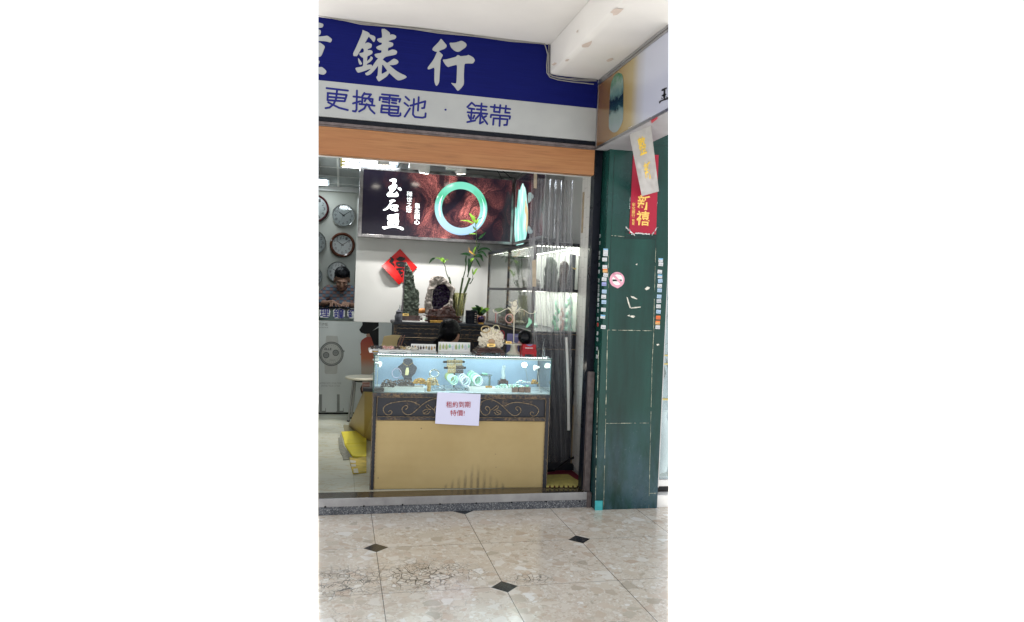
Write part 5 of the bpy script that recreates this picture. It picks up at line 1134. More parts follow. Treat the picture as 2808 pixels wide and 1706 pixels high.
stalk([V((pv.x-.045, 2.2, CT+.02)), P6(905, 740), P6(870, 570), P6(853, 498)], .010, .009, BB)
stalk([P6(1050, 505), P6(1078, 400), P6(1090, 250), P6(1095, 210)], .0055, .003, BB, 'shoot')
stalk([P6(1108, 500), P6(1122, 440), P6(1165, 310), P6(1200, 210), PS(1306, 680), PS(1307, 650), PS(1305, 622), PS(1303, 608)], .006, .0028, BB, 'shoot')
stalk([P6(1130, 590), P6(1165, 560), P6(1185, 460), P6(1190, 440)], .003, .002, BB, 'shoot')
stalk([P6(850, 515), P6(820, 450), P6(800, 350), P6(775, 300), P6(768, 270)], .0045, .003, BB, 'shoot', K['leaf'])
D_, Y_ = K['leaf'], K['leafbright']
for L, wd, m_ in [([PS(1303, 612), PS(1296, 598), PS(1286, 584)], .040, Y_), ([PS(1299, 613), PS(1282, 605), PS(1262, 605)], .018, Y_), ([PS(1305, 608), PS(1314, 600), PS(1326, 595)], .008, D_), ([PS(1304, 616), PS(1308, 606), PS(1312, 600)], .026, Y_), ([PS(1303, 612), PS(1300, 600), PS(1300, 590)], .022, Y_),
                ([PS(1305, 632), PS(1300, 626), PS(1296, 620)], .02, Y_), ([PS(1306, 642), PS(1295, 641), PS(1284, 641)], .014, Y_), ([PS(1311, 655), PS(1322, 646), PS(1333, 636)], .026, D_), ([PS(1305, 676), PS(1298, 688), PS(1297, 700)], .02, Y_), ([PS(1302, 700), PS(1288, 690), PS(1285, 678)], .016, K['amber']),
                ([P6(1150, 205), P6(1090, 178), P6(1000, 186)], .032, D_), ([P6(1230, 150), P6(1310, 108), P6(1390, 108), P6(1455, 172)], .026, D_), ([P6(1240, 170), P6(1310, 150), P6(1350, 200), P6(1385, 245)], .03, D_), ([P6(1225, 190), P6(1280, 200), P6(1300, 240), P6(1322, 295)], .034, D_),
                ([P6(1215, 240), P6(1250, 300), P6(1285, 375)], .020, D_), ([P6(1125, 235), P6(1132, 330), P6(1110, 445)], .044, D_), ([P6(1090, 340), P6(1082, 260), P6(1088, 188)], .02, D_), ([P6(1150, 300), P6(1125, 350), P6(1115, 440)], .03, D_), ([P6(1195, 225), P6(1240, 205), P6(1285, 235)], .036, D_),
                ([P6(1190, 240), P6(1160, 260), P6(1150, 300)], .03, Y_), ([P6(1235, 130), P6(1265, 60), P6(1270, 30)], .014, D_), ([P6(1185, 470), P6(1220, 400), P6(1248, 376)], .024, Y_), ([P6(1185, 470), P6(1175, 420), P6(1172, 380)], .016, Y_), ([P6(1140, 600), P6(1160, 560), P6(1195, 500)], .01, D_),
                ([P6(765, 270), P6(700, 235), P6(660, 238)], .010, Y_), ([P6(664, 236), P6(615, 260), P6(578, 318)], .026, D_), ([P6(768, 290), P6(740, 250), P6(745, 225)], .034, Y_), ([P6(775, 300), P6(780, 265), P6(765, 228)], .03, Y_), ([P6(785, 300), P6(810, 265), P6(848, 258)], .014, Y_), ([P6(780, 310), P6(795, 285), P6(812, 262)], .016, Y_)]:
    leaf([p+V((0, -.02*rnd.random(), 0)) for p in L], wd, m_, BB)
# small things at the right of the cabinet
b = MB(); p = s6(1065, 1080, 2.1); b.cbox((p.x, 2.1, CT+.035), .10, .07, .07); tag(b.build('acrylic_box', K['acrylic'], bevel=.003), 'small clear acrylic box between the glass vase and the black mug', 'box')
MG = thing('black_mug', 'black mug with a column of tiny pale writing standing beside the small potted plant', 'mug', (s6(1200, 1, 2.06).x, 2.06, CT))
b = MB(); b.lathe([(.05, 0), (.054, .004), (.056, .125), (.052, .125), (.05, .01)], (s6(1200, 1, 2.06).x, 2.06, CT), 26); b.build('cup', K['blackpost'], MG, smooth=True)
b = MB(); px_ = s6(1200, 1, 2.06).x
for k in range(5): b.cbox((px_+.028, 2.06-.0492, CT+.02+.02*k), .02, .001, .006)
b.build('pale_writing', K['peel'], MG)
PT = thing('potted_plant', 'small leafy green plant in a round pot by the glass cabinet', 'plant', (s6(1290, 1, 2.2).x, 2.2, CT))
pc = s6(1290, 1050, 2.2); b = MB(); b.lathe([(.03, 0), (.045, .02), (.05, .06), (.045, .075), (.04, .075), (.042, .06)], (pc.x, 2.2, CT), 18); b.build('pot', K['brownbox'], PT, smooth=True)
for k in range(22):
    a = rnd.uniform(0, 6.28); L = rnd.uniform(.06, .12); p = V((pc.x, 2.2, CT+.07)); q = p+V((cos(a)*L, sin(a)*L*.6, rnd.uniform(.04, .12))); leaf([p, (p+q)/2+V((0, 0, .025)), q+V((0, 0, -.01))], .045, D_ if k % 3 else Y_, PT)
b = MB(); p = s6(1292, 1085, 2.05); b.ball((p.x, 2.05, CT+.045), .032, 18, 12); tag(b.build('purple_sphere', K['amethyst'], smooth=True), 'small purple crystal ball in front of the potted plant', 'crystal ball')
b = MB(); b.lathe([(.03, 0), (.026, .01), (.02, .0135)], (p.x, 2.05, CT), 16); tag(b.build('ball_stand', K['amber']), 'small amber ring stand under the purple crystal ball', 'stand')

# ================================================================ glass wall cabinet (vitrine)
VC = thing('glass_cabinet', 'lit glass display cabinet with antique iron frame along the right wall', 'cabinet', (1.38, 1.55, .09))
VX, VY0, VY1, VZ0, VZ1 = 1.19, .665, 2.44, 1.165, 1.848
for y in (VY0, 1.545, VY1-.022): MB().box(VX, VX+.02, y, y+.022, VZ0, VZ1-.026).build('post', K['ironworn'], VC, bevel=.002)
MB().box(1.552, 1.572, VY0, VY0+.02, VZ0, VZ1-.026).build('post', K['ironworn'], VC, bevel=.002)
b = MB(); b.box(VX-.002, 1.573, VY0-.002, VY1, VZ1-.0255, VZ1); b.build('top', K['iron'], VC)
b = MB(); b.box(VX+.0205, 1.573, VY0+.021, VY1-.023, 1.478, 1.492); b.box(VX, VX+.0195, VY0+.0225, 1.5445, 1.47, 1.494); b.box(VX, VX+.0195, 1.5675, VY1-.0225, 1.47, 1.494); b.box(VX+.0205, 1.5515, VY0, VY0+.02, 1.47, 1.494)
b.build('shelf', K['iron'], VC)
b = MB(); b.box(VX-.004, 1.573, VY0-.004, VY1, .09, VZ0-.0005); b.build('lower_carcass', K['iron'], VC)
b = MB()
for z in (1.145, 1.03): wavy((VX-.008, VY0, z), (VX-.008, VY1-.1, z), 60, .0025, .0028, b); wavy((VX, VY0-.008, z), (1.57, VY0-.008, z), 26, .0025, .0028, b)
for y in (.95, 1.25, 1.55, 1.85): b.tube([(VX-.006, y, 1.02), (VX-.006, y, .15)], .004, 5)
b.build('rope_trim', K['rope'], VC)
b = MB(); b.box(1.566, 1.5735, VY0+.022, VY1-.03, VZ0, VZ1-.027); b.build('back_panel', K['whiteplastic'], VC)
b = MB(); b.box(VX+.008, VX+.012, VY0+.023, 1.544, VZ0+.001, 1.469); b.box(VX+.008, VX+.012, 1.568, VY1-.024, VZ0+.001, 1.469); b.box(VX+.008, VX+.012, VY0+.023, 1.544, 1.495, VZ1-.027); b.box(VX+.008, VX+.012, 1.568, VY1-.024, 1.495, VZ1-.027)
b.box(VX+.021, 1.551, VY0+.008, VY0+.012, VZ0+.001, 1.469); b.box(VX+.021, 1.551, VY0+.008, VY0+.012, 1.495, VZ1-.027); b.build('pane', K['glassclear'], VC)
b = MB()
for z in (VZ1-.028, 1.4765):
    y = VY0+.05
    while y < VY1-.05: b.cbox((VX+.035, y, z-.002), .008, .012, .003); y += .030
    y = VY0+.05
    while y < VY1-.05: b.cbox((1.54, y, z-.002), .008, .012, .003); y += .030
    x = VX+.05
    while x < 1.55: b.cbox((x, VY0+.035, z-.002), .012, .008, .003); x += .030
b.build('led_strip', K['ledwarm'], VC)
area('cabinet_lamp', (1.38, 1.5, VZ1-.035), .3, 1.6, 4.2, (1, 1, .9), (0, 0, -1))
area('cabinet_lamp', (1.38, 1.5, 1.468), .3, 1.6, 4.2, (1, 1, .9), (0, 0, -1))
R7 = 340/1497.
def s7(x, y, yy): return at(1300+x*R7, 640+y*R7, 1, yy)
# contents
SH = 1.4925; LO = VZ0+.001
NB = thing('necklace_bust', 'black necklace bust with a gold chain on the upper cabinet shelf', 'bust', s7(1210, 620, .78)); c = s7(1210, 620, .78); c = V((c.x, .8, SH))
b = MB(); b.plate([c+V(q) for q in ((-.05, 0, 0), (.06, 0, 0), (.055, 0, .1), (.05, 0, .19), (.02, 0, .23), (.02, 0, .28), (-.035, 0, .28), (-.03, 0, .22), (-.045, 0, .12))], (0, 1, 0), .03); organic_mb('bust', b, K['velvet'], NB, .005, 4)
b = MB(); b.tube([c+V((-.03, -.006, .18)), c+V((.0, -.014, .165)), c+V((.05, -.006, .195))], .006, 7); b.build('gold_chain', K['gold'], NB)
for (x, y, w_, h_, m_, lb) in ((930, 600, .10, .26, 'rockgreen', 'dark rock standing on the upper shelf of the glass cabinet behind the curtain'), (1090, 640, .08, .24, 'darkwood', 'tall brown stone block on the upper shelf beside the necklace bust')):
    c = s7(x, y, .9); b = MB(); b.plate([V((c.x+dx*w_, .88, SH+dz*h_)) for dx, dz in ((-.5, 0), (.5, 0), (.48, .5), (.3, .85), (.05, 1), (-.3, .92), (-.42, .5))], (0, 1, 0), .08); o = organic_mb('display_stone', b, K[m_], None, .008, 2, .015, 18); tag(o, lb, 'stone')
c = V((1.30, 1.15, SH)); b = MB(); rr = random.Random(11)
for k in range(14): b.ball(c+V((rr.uniform(-.06, .06), rr.uniform(-.09, .09), rr.uniform(.01, .07))), (.035, .04, .03), 10, 7)
tag(organic_mb('mineral_cluster', b, K['geode'], None, .007, 2, .012, 30), 'low grey mineral cluster on the upper cabinet shelf beside the middle post', 'mineral')
for (x, w_, h_, m_, lb, nm) in ((985, .05, .20, 'jade2', 'green jade ring carving on the lower shelf of the glass cabinet', 'jade_carving'), (1060, .04, .15, 'pinkbeads', 'pink stone tower on the lower shelf of the glass cabinet', 'stone_tower'), (1130, .09, .24, 'jade', 'pale green jade carving at the right of the lower cabinet shelf', 'jade_carving'), (960, .035, .12, 'whiteplastic', 'small white porcelain bottle on the lower shelf of the glass cabinet', 'porcelain_bottle')):
    cx = s7(x, 1180, .85).x; b = MB(); rr = random.Random(int(x))
    b.lathe([(w_*.6, 0), (w_*.55, .02), (w_*.2, .03)], (cx, .85, LO), 14)
    for k in range(9): b.ball((cx+rr.uniform(-.4, .4)*w_, .85+rr.uniform(-.01, .01), LO+.03+h_*(k+.5)/9), (w_*.38*(1.1-k/12), w_*.3, h_/10), 10, 7)
    tag(organic_mb(nm, b, K[m_], None, .004, 1), lb, 'carving')
for k, (y, m_) in enumerate(((1.3, 'jade'), (1.75, 'cream'), (2.1, 'amber'))):
    b = MB(); b.lathe([(.05, 0), (.055, .02), (.02, .04), (.035, .09), (.012, .15), (0, .16)], (1.36, y, LO), 18); tag(b.build('figurine', K[m_], smooth=True), ['pale jade', 'cream', 'amber brown'][k]+' figurine on the lower cabinet shelf, seen through the side glass', 'figurine')
# white tube, cable and mats behind the counter on the right
b = MB(); p, q = at(1553, 925, 1, .60), at(1559, 1180, 1, .56); b.tube([p, p.lerp(q, .5)+V((.006, 0, 0)), q], .012, 10); tag(b.build('white_tube', K['whiteplastic'], smooth=True), 'long white plastic tube hanging upright behind the clear curtain at the right', 'tube')
b = MB(); b.tube([at(u, v, 1, y) for u, v, y in ((1500, 1292, .5), (1520, 1290, .45), (1537, 1276, .48), (1560, 1260, .55), (1575, 1254, .6))], .008, 8); tag(b.build('power_cable', K['black'], smooth=True), 'thick black power cable lying on the floor right of the showcase', 'cable'); b = MB(); b.tube([at(1562+12*cos(a), 1072+14*sin(a)*1.4, 1, .62) for a in [i*.5 for i in range(13)]], .003, 6)
tag(b.build('thin_cable', K['black'], smooth=True), 'thin black cable loop hanging beside the white plastic tube', 'cable')
Fm = lambda x, y: at(1480+x*.2873, 1000+y*.2873, 2, .1125)
b = MB(); L = [(70, 1052), (150, 1048), (270, 1046)]
far = [Fm(*q) for q in L]; right_ = [Fm(*q) for q in ((300, 1062), (330, 1085), (372, 1106), (412, 1125))]
edge = []
x = 412
while x > 66:
    edge += [Fm(x, 1146-.0*x), Fm(x-14, 1146), Fm(x-16, 1158), Fm(x-40, 1158)]; x -= 44
b.plate(far+right_+edge+[Fm(62, 1152)], (0, 0, -1), .010); tag(b.build('foam_mat', K['mat']), 'worn yellow interlocking foam mat on the floor right of the showcase', 'mat')
b = MB(); b.box(1.2, 1.546, .18, .62, .0905, .1015); tag(b.build('foam_mat', K['matred']), 'dark red foam mat lying under the yellow one', 'mat')

# clear strip curtain
b = MB(); nU, nV = 90, 30; gs = []
for j in range(nV+1):
    t = j/nV; z = 2.32-t*(2.32-.17); row = []
    xl = 1.135+(.30*max(0, t-.42)*1.15); xr = 1.47+.05*t
    for i in range(nU+1):
        s = i/nU; x = xl+(xr-xl)*s; ph = s*38+sin(t*3)*.8
        y = .625+.016*sin(ph)+.011*sin(s*83+t*5)+.01*noise.noise((s*6, t*4, 0))-.05*t*s
        row.append((x+.004*sin(ph*1.3), y, z))
    gs.append(row)
b.sheet(gs); tag(b.build('plastic_curtain', K['pvc'], smooth=2, fix=False), 'clear plastic strip curtain gathered in folds in front of the lit cabinet', 'curtain')
b = MB(); b.box(1.15, 1.172, .60, .606, 1.72, 1.86) if False else b.plate([at(u, v, 1, .600) for u, v in ((1459, 715), (1469, 712), (1470, 786), (1460, 786))], FR, .004); tag(b.build('curtain_tape', mat('old_masking_tape', (.52, .44, .33), .7, var=.2)), 'strip of old masking tape halfway up the edge of the clear curtain', 'tape'); b = MB(); b.plate([at(u, v, 1, .600) for u, v in ((1464, 474), (1472.5, 474), (1471.5, 517), (1463.5, 516))], FR, .003)
tag(b.build('curtain_tape', bpy.data.materials['old_masking_tape']), 'strip of old masking tape at the top of the clear curtain just under the lintel', 'tape')

# ================================================================ things on the floor at the left
TB = thing('round_stool', 'stool with thin cream round seat and grey metal legs beside the showcase', 'stool', (-.0, 2.8, .09))
cs = at(996, 1036, 1, 2.85); rS = (cs-at(946, 1036, 1, 2.85)).x
b = MB(); b.lathe([(rS*.9, -.012), (rS*.99, -.006), (rS, .004), (rS*.97, .012), (0, .014)], cs, 36); b.build('seat', K['cream'], TB, smooth=True)
for k, (du, dv) in enumerate(((-.66, -.25), (-.50, .35), (.5, .35), (.5, -.3))):
    a = cs+V((rS*du*.8, rS*dv*1.2, -.012)); f = V((cs.x+rS*du*1.12, cs.y+rS*dv*1.6, .092)); b = MB(); b.tube([a, a.lerp(f, .35)+V((0, 0, 0)), f], [.011, .011, .011], 10); b.build('leg', K['steel'], TB, smooth=True)
    b = MB(); b.lathe([(.013, 0), (.013, .012)], (f.x, f.y, .0905), 10); b.build('rubber_foot', K['black'], TB)
b = MB(); b.tube([cs+V((rS*.5*cos(a), rS*.5*sin(a), -.03)) for a in [2*pi*k/20 for k in range(20)]], .007, 8, closed=True); b.build('ring', K['black'], TB, smooth=True)
GBd = thing('gold_board', 'gold corrugated board leaning against the back of the showcase', 'board', (-.02, 1.9, .09))
a, c = at(956.6, 1168, 2, .0905), at(1000, 1203, 2, .0905); tp = at(1001.5, 1066, 1, 1.35); t2_ = at(1060, 1040, 1, 1.25); lo = at(1060, 1250, 2, .0905)
b = MB(); nr = (c-a).cross(tp-a).normalized(); b.plate([a, c, V((.15, 1.3, .0905)) if False else c+V((.12, -.25, 0)), tp+V((.13, -.12, .04)), tp], nr, .006); b.build('board', K['goldplain'], GBd)
YB = thing('folded_board', 'bright yellow folded board lying on the floor by the left side of the showcase', 'board', at(950, 1230, 2, .0905))
F2 = lambda x, y, z=.0905: at(870+x*.24055, 1060+y*.24055, 2, z)
b = MB(); b.plate([F2(*q) for q in ((274, 530), (455, 520), (560, 610), (560, 655), (312, 672), (300, 610))], (0, 0, 1), .014); b.plate([F2(*q) for q in ((314, 676), (560, 659), (560, 815), (402, 812))], (0, 0, 1), .014); b.build('board', K['yellow'], YB, bevel=.002)
b = MB(); b.plate([F2(*q) for q in ((366, 822), (440, 834), (520, 812), (560, 820), (560, 985), (500, 992), (405, 1000), (385, 925))], (0, 0, 1), .012); b.build('worn_end', K['oldyellow'], YB, bevel=.001)
b = MB()
for L in ([(370, 836), (440, 850), (438, 872), (376, 868)], [(384, 888), (440, 886), (442, 912), (388, 914)], [(412, 940), (460, 935), (470, 985), (415, 985)]): b.plate([F2(x, y, .1035) for x, y in L], (0, 0, 1), .0015)
b.build('torn_patch', K['cream'], YB)
b = MB(); b.plate([F2(*q) for q in ((268, 535), (272, 560), (300, 680), (395, 812), (362, 838), (296, 842), (290, 800), (265, 765), (248, 700), (240, 590), (256, 585))], (0, 0, 1), .006); tag(b.build('cardboard_scrap', K['greycarton']), 'ragged grey cardboard scrap sticking out from under the yellow board', 'cardboard')
b = MB(); b.plate([F2(*q) for q in ((298, 450), (362, 448), (452, 515), (316, 522))], (0, 0, 1), .010); tag(b.build('gold_shading', mat('tan_shading', (.30, .27, .17), .7, var=.1)), 'tan patch of painted shading on the floor between the gold and yellow boards', 'board')  # thin tan plate painting the shading beside the gold board

# ================================================================ the woman seated behind the showcase
WO = thing('person', 'woman with black hair in a low ponytail seated behind the showcase, head bowed', 'person', (.66, 1.45, .09))
y1 = 1.38; hc = at(1232, 905, 1, y1)
W_ = lambda x, y, z: hc+V((x, y, z))
organic('body', [('e', W_(.02, -.005, -.035), (.070, .078, .10)), ('e', W_(.07, .01, -.06), (.010, .016, .026)), ('e', W_(.074, .0, -.045), (.006, .010, .012)), ('e', W_(.075, .0, -.075), (.006, .008, .010)), ('c', W_(.0, -.01, -.08), .05, W_(-.01, .03, -.20), .056), ('c', W_(-.01, .03, -.19), .06, W_(0, .05, -.3), .13),
                 ('e', W_(.02, .09, -.05), (.045, .02, .06)), ('e', W_(.02, .115, -.06), (.012, .014, .02))], K['skin'], WO, .005, 3)
organic('hair', [('e', W_(.0, .0, .005), (.093, .105, .092)), ('e', W_(-.01, -.03, -.02), (.085, .085, .085)), ('e', W_(-.055, -.045, -.035), (.045, .05, .05)), ('e', W_(.045, -.0, -.01), (.052, .07, .055)), ('c', W_(-.07, -.075, -.04), .018, W_(-.085, -.085, -.055), .016)], K['hair'], WO, .0045, 2, .003, 50)
b = MB(); rr = random.Random(2)
for k in range(120):
    a = rr.uniform(0, 6.28); r = rr.random()**.5; o0 = W_(-.083, -.085, -.053)+V((cos(a)*r*.008, sin(a)*r*.008, 0)); e0 = W_(-.125+cos(a)*r*.042, -.075+sin(a)*r*.03, -.17-rr.random()*.03); mid = o0.lerp(e0, .45)+V((-.012, 0, .012)); b.tube([o0, mid, e0], [.0016, .0022, .0008], 4)
for k in range(160):  # fine strands combed back over the head to the tie
    th = rr.uniform(-1.3, 1.3); ph = rr.uniform(-.2, 1.2); q = V((.094*cos(ph)*sin(th)+.0, -.02-.088*cos(th)*cos(ph)*.9, .096*sin(ph)+.0)); e0 = V((-.078, -.088, -.045)); pts = []
    for i in range(7):
        t = i/6; p = q.lerp(e0, t); L = p.length; tgt = .104-.0*t; pts.append(hc+p*(1 if L > tgt else 1+(tgt/L-1)*(1-t)**.5*.98))
    b.tube(pts, .0012, 3)
b.build('ponytail', K['hair'], WO, smooth=True)
b = MB(); b.tube([W_(-.078+.011*cos(a), -.083, -.047+.013*sin(a)) for a in [2*pi*k/14 for k in range(14)]], .004, 6, closed=True); b.build('hair_tie', K['black'], WO, smooth=True)
organic('blouse', [('c', W_(-.15, .05, -.30), .075, W_(.15, .05, -.30), .075), ('c', W_(0, .05, -.33), .13, W_(0, .07, -.75), .16), ('c', W_(-.17, .05, -.31), .06, W_(-.22, -.02, -.55), .05), ('c', W_(.17, .05, -.31), .06, W_(.22, -.02, -.55), .05)], K['velvet'], WO, .008, 3)
organic('trousers', [('c', W_(-.08, .08, -.72), .10, W_(-.1, -.33, -.70), .07), ('c', W_(.08, .08, -.72), .10, W_(.1, -.33, -.70), .07), ('c', W_(-.1, -.33, -.70), .065, V((hc.x-.1, y1-.33, .16)), .045), ('c', W_(.1, -.33, -.70), .065, V((hc.x+.1, y1-.33, .16)), .045), ('c', V((hc.x-.1, y1-.33, .13)), .038, V((hc.x-.1, y1-.43, .12)), .028), ('c', V((hc.x+.1, y1-.33, .13)), .038, V((hc.x+.1, y1-.43, .12)), .028)], K['black'], WO, .010, 2)
organic('arm', [('c', W_(-.22, -.02, -.55), .036, W_(-.08, -.24, -.60), .026), ('e', W_(-.05, -.28, -.60), (.035, .045, .018)), ('c', W_(.22, -.02, -.55), .036, W_(.08, -.24, -.60), .026), ('e', W_(.05, -.28, -.60), (.035, .045, .018)), ('c', W_(0, -.28, -.60), .02, W_(.0, -.27, -.61), .02)], K['skin'], WO, .006, 2)
b = MB(); b.box(hc.x-.18, hc.x+.18, y1-.12, y1+.25, .38, .41)
for x in (-.16, .13):
    for y in (-.10, .2): b.box(hc.x+x, hc.x+x+.03, y1+y, y1+y+.03, .09, .38)
tag(b.build('low_stool', K['darkwood'], bevel=.003), 'low dark stool the woman sits on behind the showcase', 'stool')
# gold carton behind the showcase at the left
GC = thing('gold_carton', 'folded gold carton standing behind the left end of the showcase', 'carton', at(1080, 945, 1, .95))
e8 = lambda x, y, yy: at(990+x*.12581, 920+y*.12581, 1, yy)
b = MB(); b.plate([e8(*q, .95) for q in ((440, 260), (500, 22), (680, -10), (872, 0), (800, 100), (775, 260))], (0, 1, 0), .03); b.build('front', K['goldplain'], GC)
b = MB(); b.plate([e8(*q, .955) for q in ((785, 260), (880, 0), (905, -5), (815, 260))], (0, 1, 0), .03); b.plate([e8(*q, .96) for q in ((850, 260), (945, 0), (962, 0), (868, 260))], (0, 1, 0), .03); b.build('fold', K['brownbox'], GC)
b = MB(); b.box(at(1048, 945, 1, .95).x, at(1105, 945, 1, .95).x, .94, 1.15, .09, e8(500, 255, .95).z); tag(b.build('stock_box', K['brownbox']), 'brown stock box under the gold carton behind the showcase', 'box')

# ================================================================ the showcase
TC = MX.Translation((-.004, .236, .09)) @ MX.Rotation(math.atan2(-.060, 1.219), 4, 'Z')
W, DP, HB, HT = 1.222, .42, .655, .912
SW = thing('showcase', 'glass topped jewellery showcase with gold board front and scroll ironwork band', 'showcase', (-.004, .236, .09), math.atan2(-.060, 1.219))
def LB_(mb, name, m_, **k): return mb.build(name, m_, SW, local=True, **k)
b = MB(); b.box(.028, W-.030, .008, .03, .004, .468); LB_(b, 'gold_panel', K['goldboard'])
for x0_, x1_ in ((0, .0245), (W-.0275, W)):
    b = MB(); b.box(x0_, x1_, 0, .03, .0, HB-.0255); LB_(b, 'post', K['iron'], bevel=.002)
b = MB(); b.box(-.002, W+.002, -.003, .032, HB-.025, HB); b.box(.025, W-.028, .0, .030, .472, .494); LB_(b, 'rail', K['ironworn'], bevel=.002)
b = MB(); b.box(.03, W-.032, .016, .03, .4945, HB-.026); iwp = LB_(b, 'ironwork_panel', K['iron'])
b = MB()
for (p, q) in (((.0285, -.003, .0), (.0285, -.003, .47)), ((W-.031, -.003, .0), (W-.031, -.003, .63)), ((.004, -.002, 0), (.004, -.002, .63)), ((W-.003, -.002, 0), (W-.003, -.002, .63)), ((.031, -.002, .47), (.031, -.002, .63))): wavy(p, q, 70, .0012, .0018, b, (1, 0, 0))
for z in (.496, .628): wavy((.03, -.003, z), (W-.03, -.003, z), 110, .0014, .0019, b)
LB_(b, 'rope_trim', K['rope'], smooth=True)
# scrolls traced off the right half (and mirrored for the left half)
R3 = 350/1588.; 
def s3(x, y): # to local coordinates of the front
    p = at(1180+x*R3, 1050+y*R3, 1, .19); q = TC.inverted() @ p; return (q.x, q.z)
cur = [[(640,245),(700,215),(760,212),(830,240),(895,285),(950,340),(1010,395),(1060,412),(1108,388),(1132,345),(1112,308),(1082,300),(1066,322),(1090,348)],
       [(930,292),(1000,258),(1080,245),(1180,255),(1270,275),(1330,308),(1347,350),(1325,395),(1290,415),(1255,402),(1245,375),(1268,362),(1288,380)],
       [(645,245),(622,300),(630,350),(655,392),(695,408),(735,388),(748,345),(735,310),(705,300),(690,325),(715,352)],
       [(745,355),(790,320),(835,285)],[(790,345),(850,345),(890,370)],[(800,370),(830,400),(880,395)],[(810,340),(850,310),(845,290)],[(825,360),(860,385),(885,380)],[(600,330),(620,300),(640,270)]]
b = MB(); bL = MB(); hwc = W/2-.002
for L in cur:
    P_ = [s3(*q) for q in L]; fine = []
    for i in range(len(P_)-1):
        p_1 = P_[max(i-1, 0)]; p0_ = P_[i]; p1_ = P_[i+1]; p2_ = P_[min(i+2, len(P_)-1)]
        for k in range(6):
            t = k/6; f = lambda a, b_, c, d: .5*(2*b_+(c-a)*t+(2*a-5*b_+4*c-d)*t*t+(3*b_-a-3*c+d)*t**3)
            fine.append((f(p_1[0], p0_[0], p1_[0], p2_[0]), f(p_1[1], p0_[1], p1_[1], p2_[1])))
    fine.append(P_[-1]); rr = [.0030+.0009*sin(i*1.9) for i in range(len(fine))]
    b.tube([(x, .012, z) for x, z in fine], rr, 7); bL.tube([(2*hwc-x, .012, z) for x, z in fine], rr, 7)
b.build('scroll', K['rope'], iwp, local=True, smooth=True); bL.build('scroll', K['rope'], iwp, local=True, smooth=True)
for x0_, x1_ in ((.001, .008), (W-.008, W-.001)):
    b = MB(); b.box(x0_, x1_, .0305, DP, .0, HB-.001); LB_(b, 'side_panel', K['iron'])
b = MB(); b.box(0, W, DP-.02, DP, .0, HB-.0015) if False else b.box(.009, W-.009, DP-.02, DP-.001, .002, HB-.0015); LB_(b, 'back_board', K['iron'])
b = MB(); b.box(.0, W, .0325, DP, HB-.001, HB+.004); LB_(b, 'display_deck', mat('pale_deck', (.60, .68, .72), .3, var=.03))
b = MB(); b.box(.008, W-.008, DP-.012, DP-.006, HB+.005, HT-.012); LB_(b, 'back_screen', mat('pale_blue_screen', (.36, .50, .66), .35, var=.02))
b = MB(); b.box(.006, W-.006, .0, .005, HB+.001, HT-.007); LB_(b, 'front_pane', K['glass'])
for x0_, x1_ in ((0, .005), (W-.005, W)):
    b = MB(); b.box(x0_, x1_, .0, DP, HB+.001, HT-.007); LB_(b, 'side_pane', K['glass'])
b = MB(); b.box(-.004, W+.004, -.003, DP+.003, HT-.006, HT); LB_(b, 'top_pane', K['glass'])
b = MB(); b.box(-.005, W+.005, -.0045, -.0032, HT-.0065, HT+.0005); b.box(-.0052, -.0042, -.003, DP, HT-.0065, HT+.0005); b.box(.0, .006, -.0012, -.0002, HB+.001, HT-.007); b.box(W-.006, W, -.0012, -.0002, HB+.001, HT-.007); LB_(b, 'glass_edge', K['glassedge'])
b = MB(); b.box(.006, W-.006, .006, .022, HT-.016, HT-.0065); b.box(.006, .012, .023, DP-.02, HT-.014, HT-.0065); LB_(b, 'led_channel', K['steel'])
b = MB(); x = .03
while x < W-.02: b.ball((x, .0145, HT-.0052+.0065), (.0038, .0026, .0014), 8, 4); x += .0175
LB_(b, 'led_strip', K['led'])
def warea(lx, ly, lz, sx, sy, e, col, d):
    area('showcase_lamp', TC @ V((lx, ly, lz)), sx, sy, e, col, TC.to_3x3() @ V(d))
warea(W/2, .045, HT-.02, W-.05, .02, 1.9, (.86, .94, 1), (0, .55, -1))
warea(W/2, DP-.05, HT-.02, W-.05, .02, .8, (.9, .96, 1), (0, -.6, -1))
DK = .09+HB+.0045   # deck height in the room
def on(u, v, yy): p = at(u, v, 1, yy); return V((p.x, yy, DK))
def e9(x, y): return 990+x*.12581, 920+y*.12581
def eR(x, y): return 1270+x*.167, 850+y*.167
# desk lamps inside the case
def lamp(ub, uh, vh, yy, label, face, lit=True, on_deck=True):
    base = V((at(ub, 1060, 1, yy).x, yy, DK)); top = at(uh, vh, 1, yy); t = thing('showcase_spot', label, 'small lamp', base, 0, 'small spotlights inside the showcase')
    b = MB(); b.lathe([(.012, 0), (.012, .004), (.004, .006)], base, 14); b.tube([base, base+(top-base)*1.0], .0022, 8); b.build('stem', K['chrome'], t, smooth=True)
    d = V(face).normalized(); q = V((0, 0, 1)).rotation_difference(d).to_matrix(); c = top+d*.006
    b = MB(); b.lathe([(.006, -.022), (.008, -.012), (.012, -.004), (.021, .016), (.0195, .016), (.010, -.002)], c, 20, q); b.build('shade', K['whiteplastic'], t, smooth=True)
    b = MB(); b.lathe([(0, .011), (.017, .0112), (.017, .0125), (0, .0128)], c, 18, q); b.build('bulb', K['bulb'] if lit else K['whiteplastic'], t)
u_, v_ = e9(355, 600)
lamp(1034, 1036, 997, .30, 'front small spotlight on thin stem inside the left end of the showcase', (.8, -.4, -.2), False)
lamp(1026, 1029, 986, .46, 'rear small spotlight on thin stem inside the left end of the showcase', (.9, .1, .1), False)
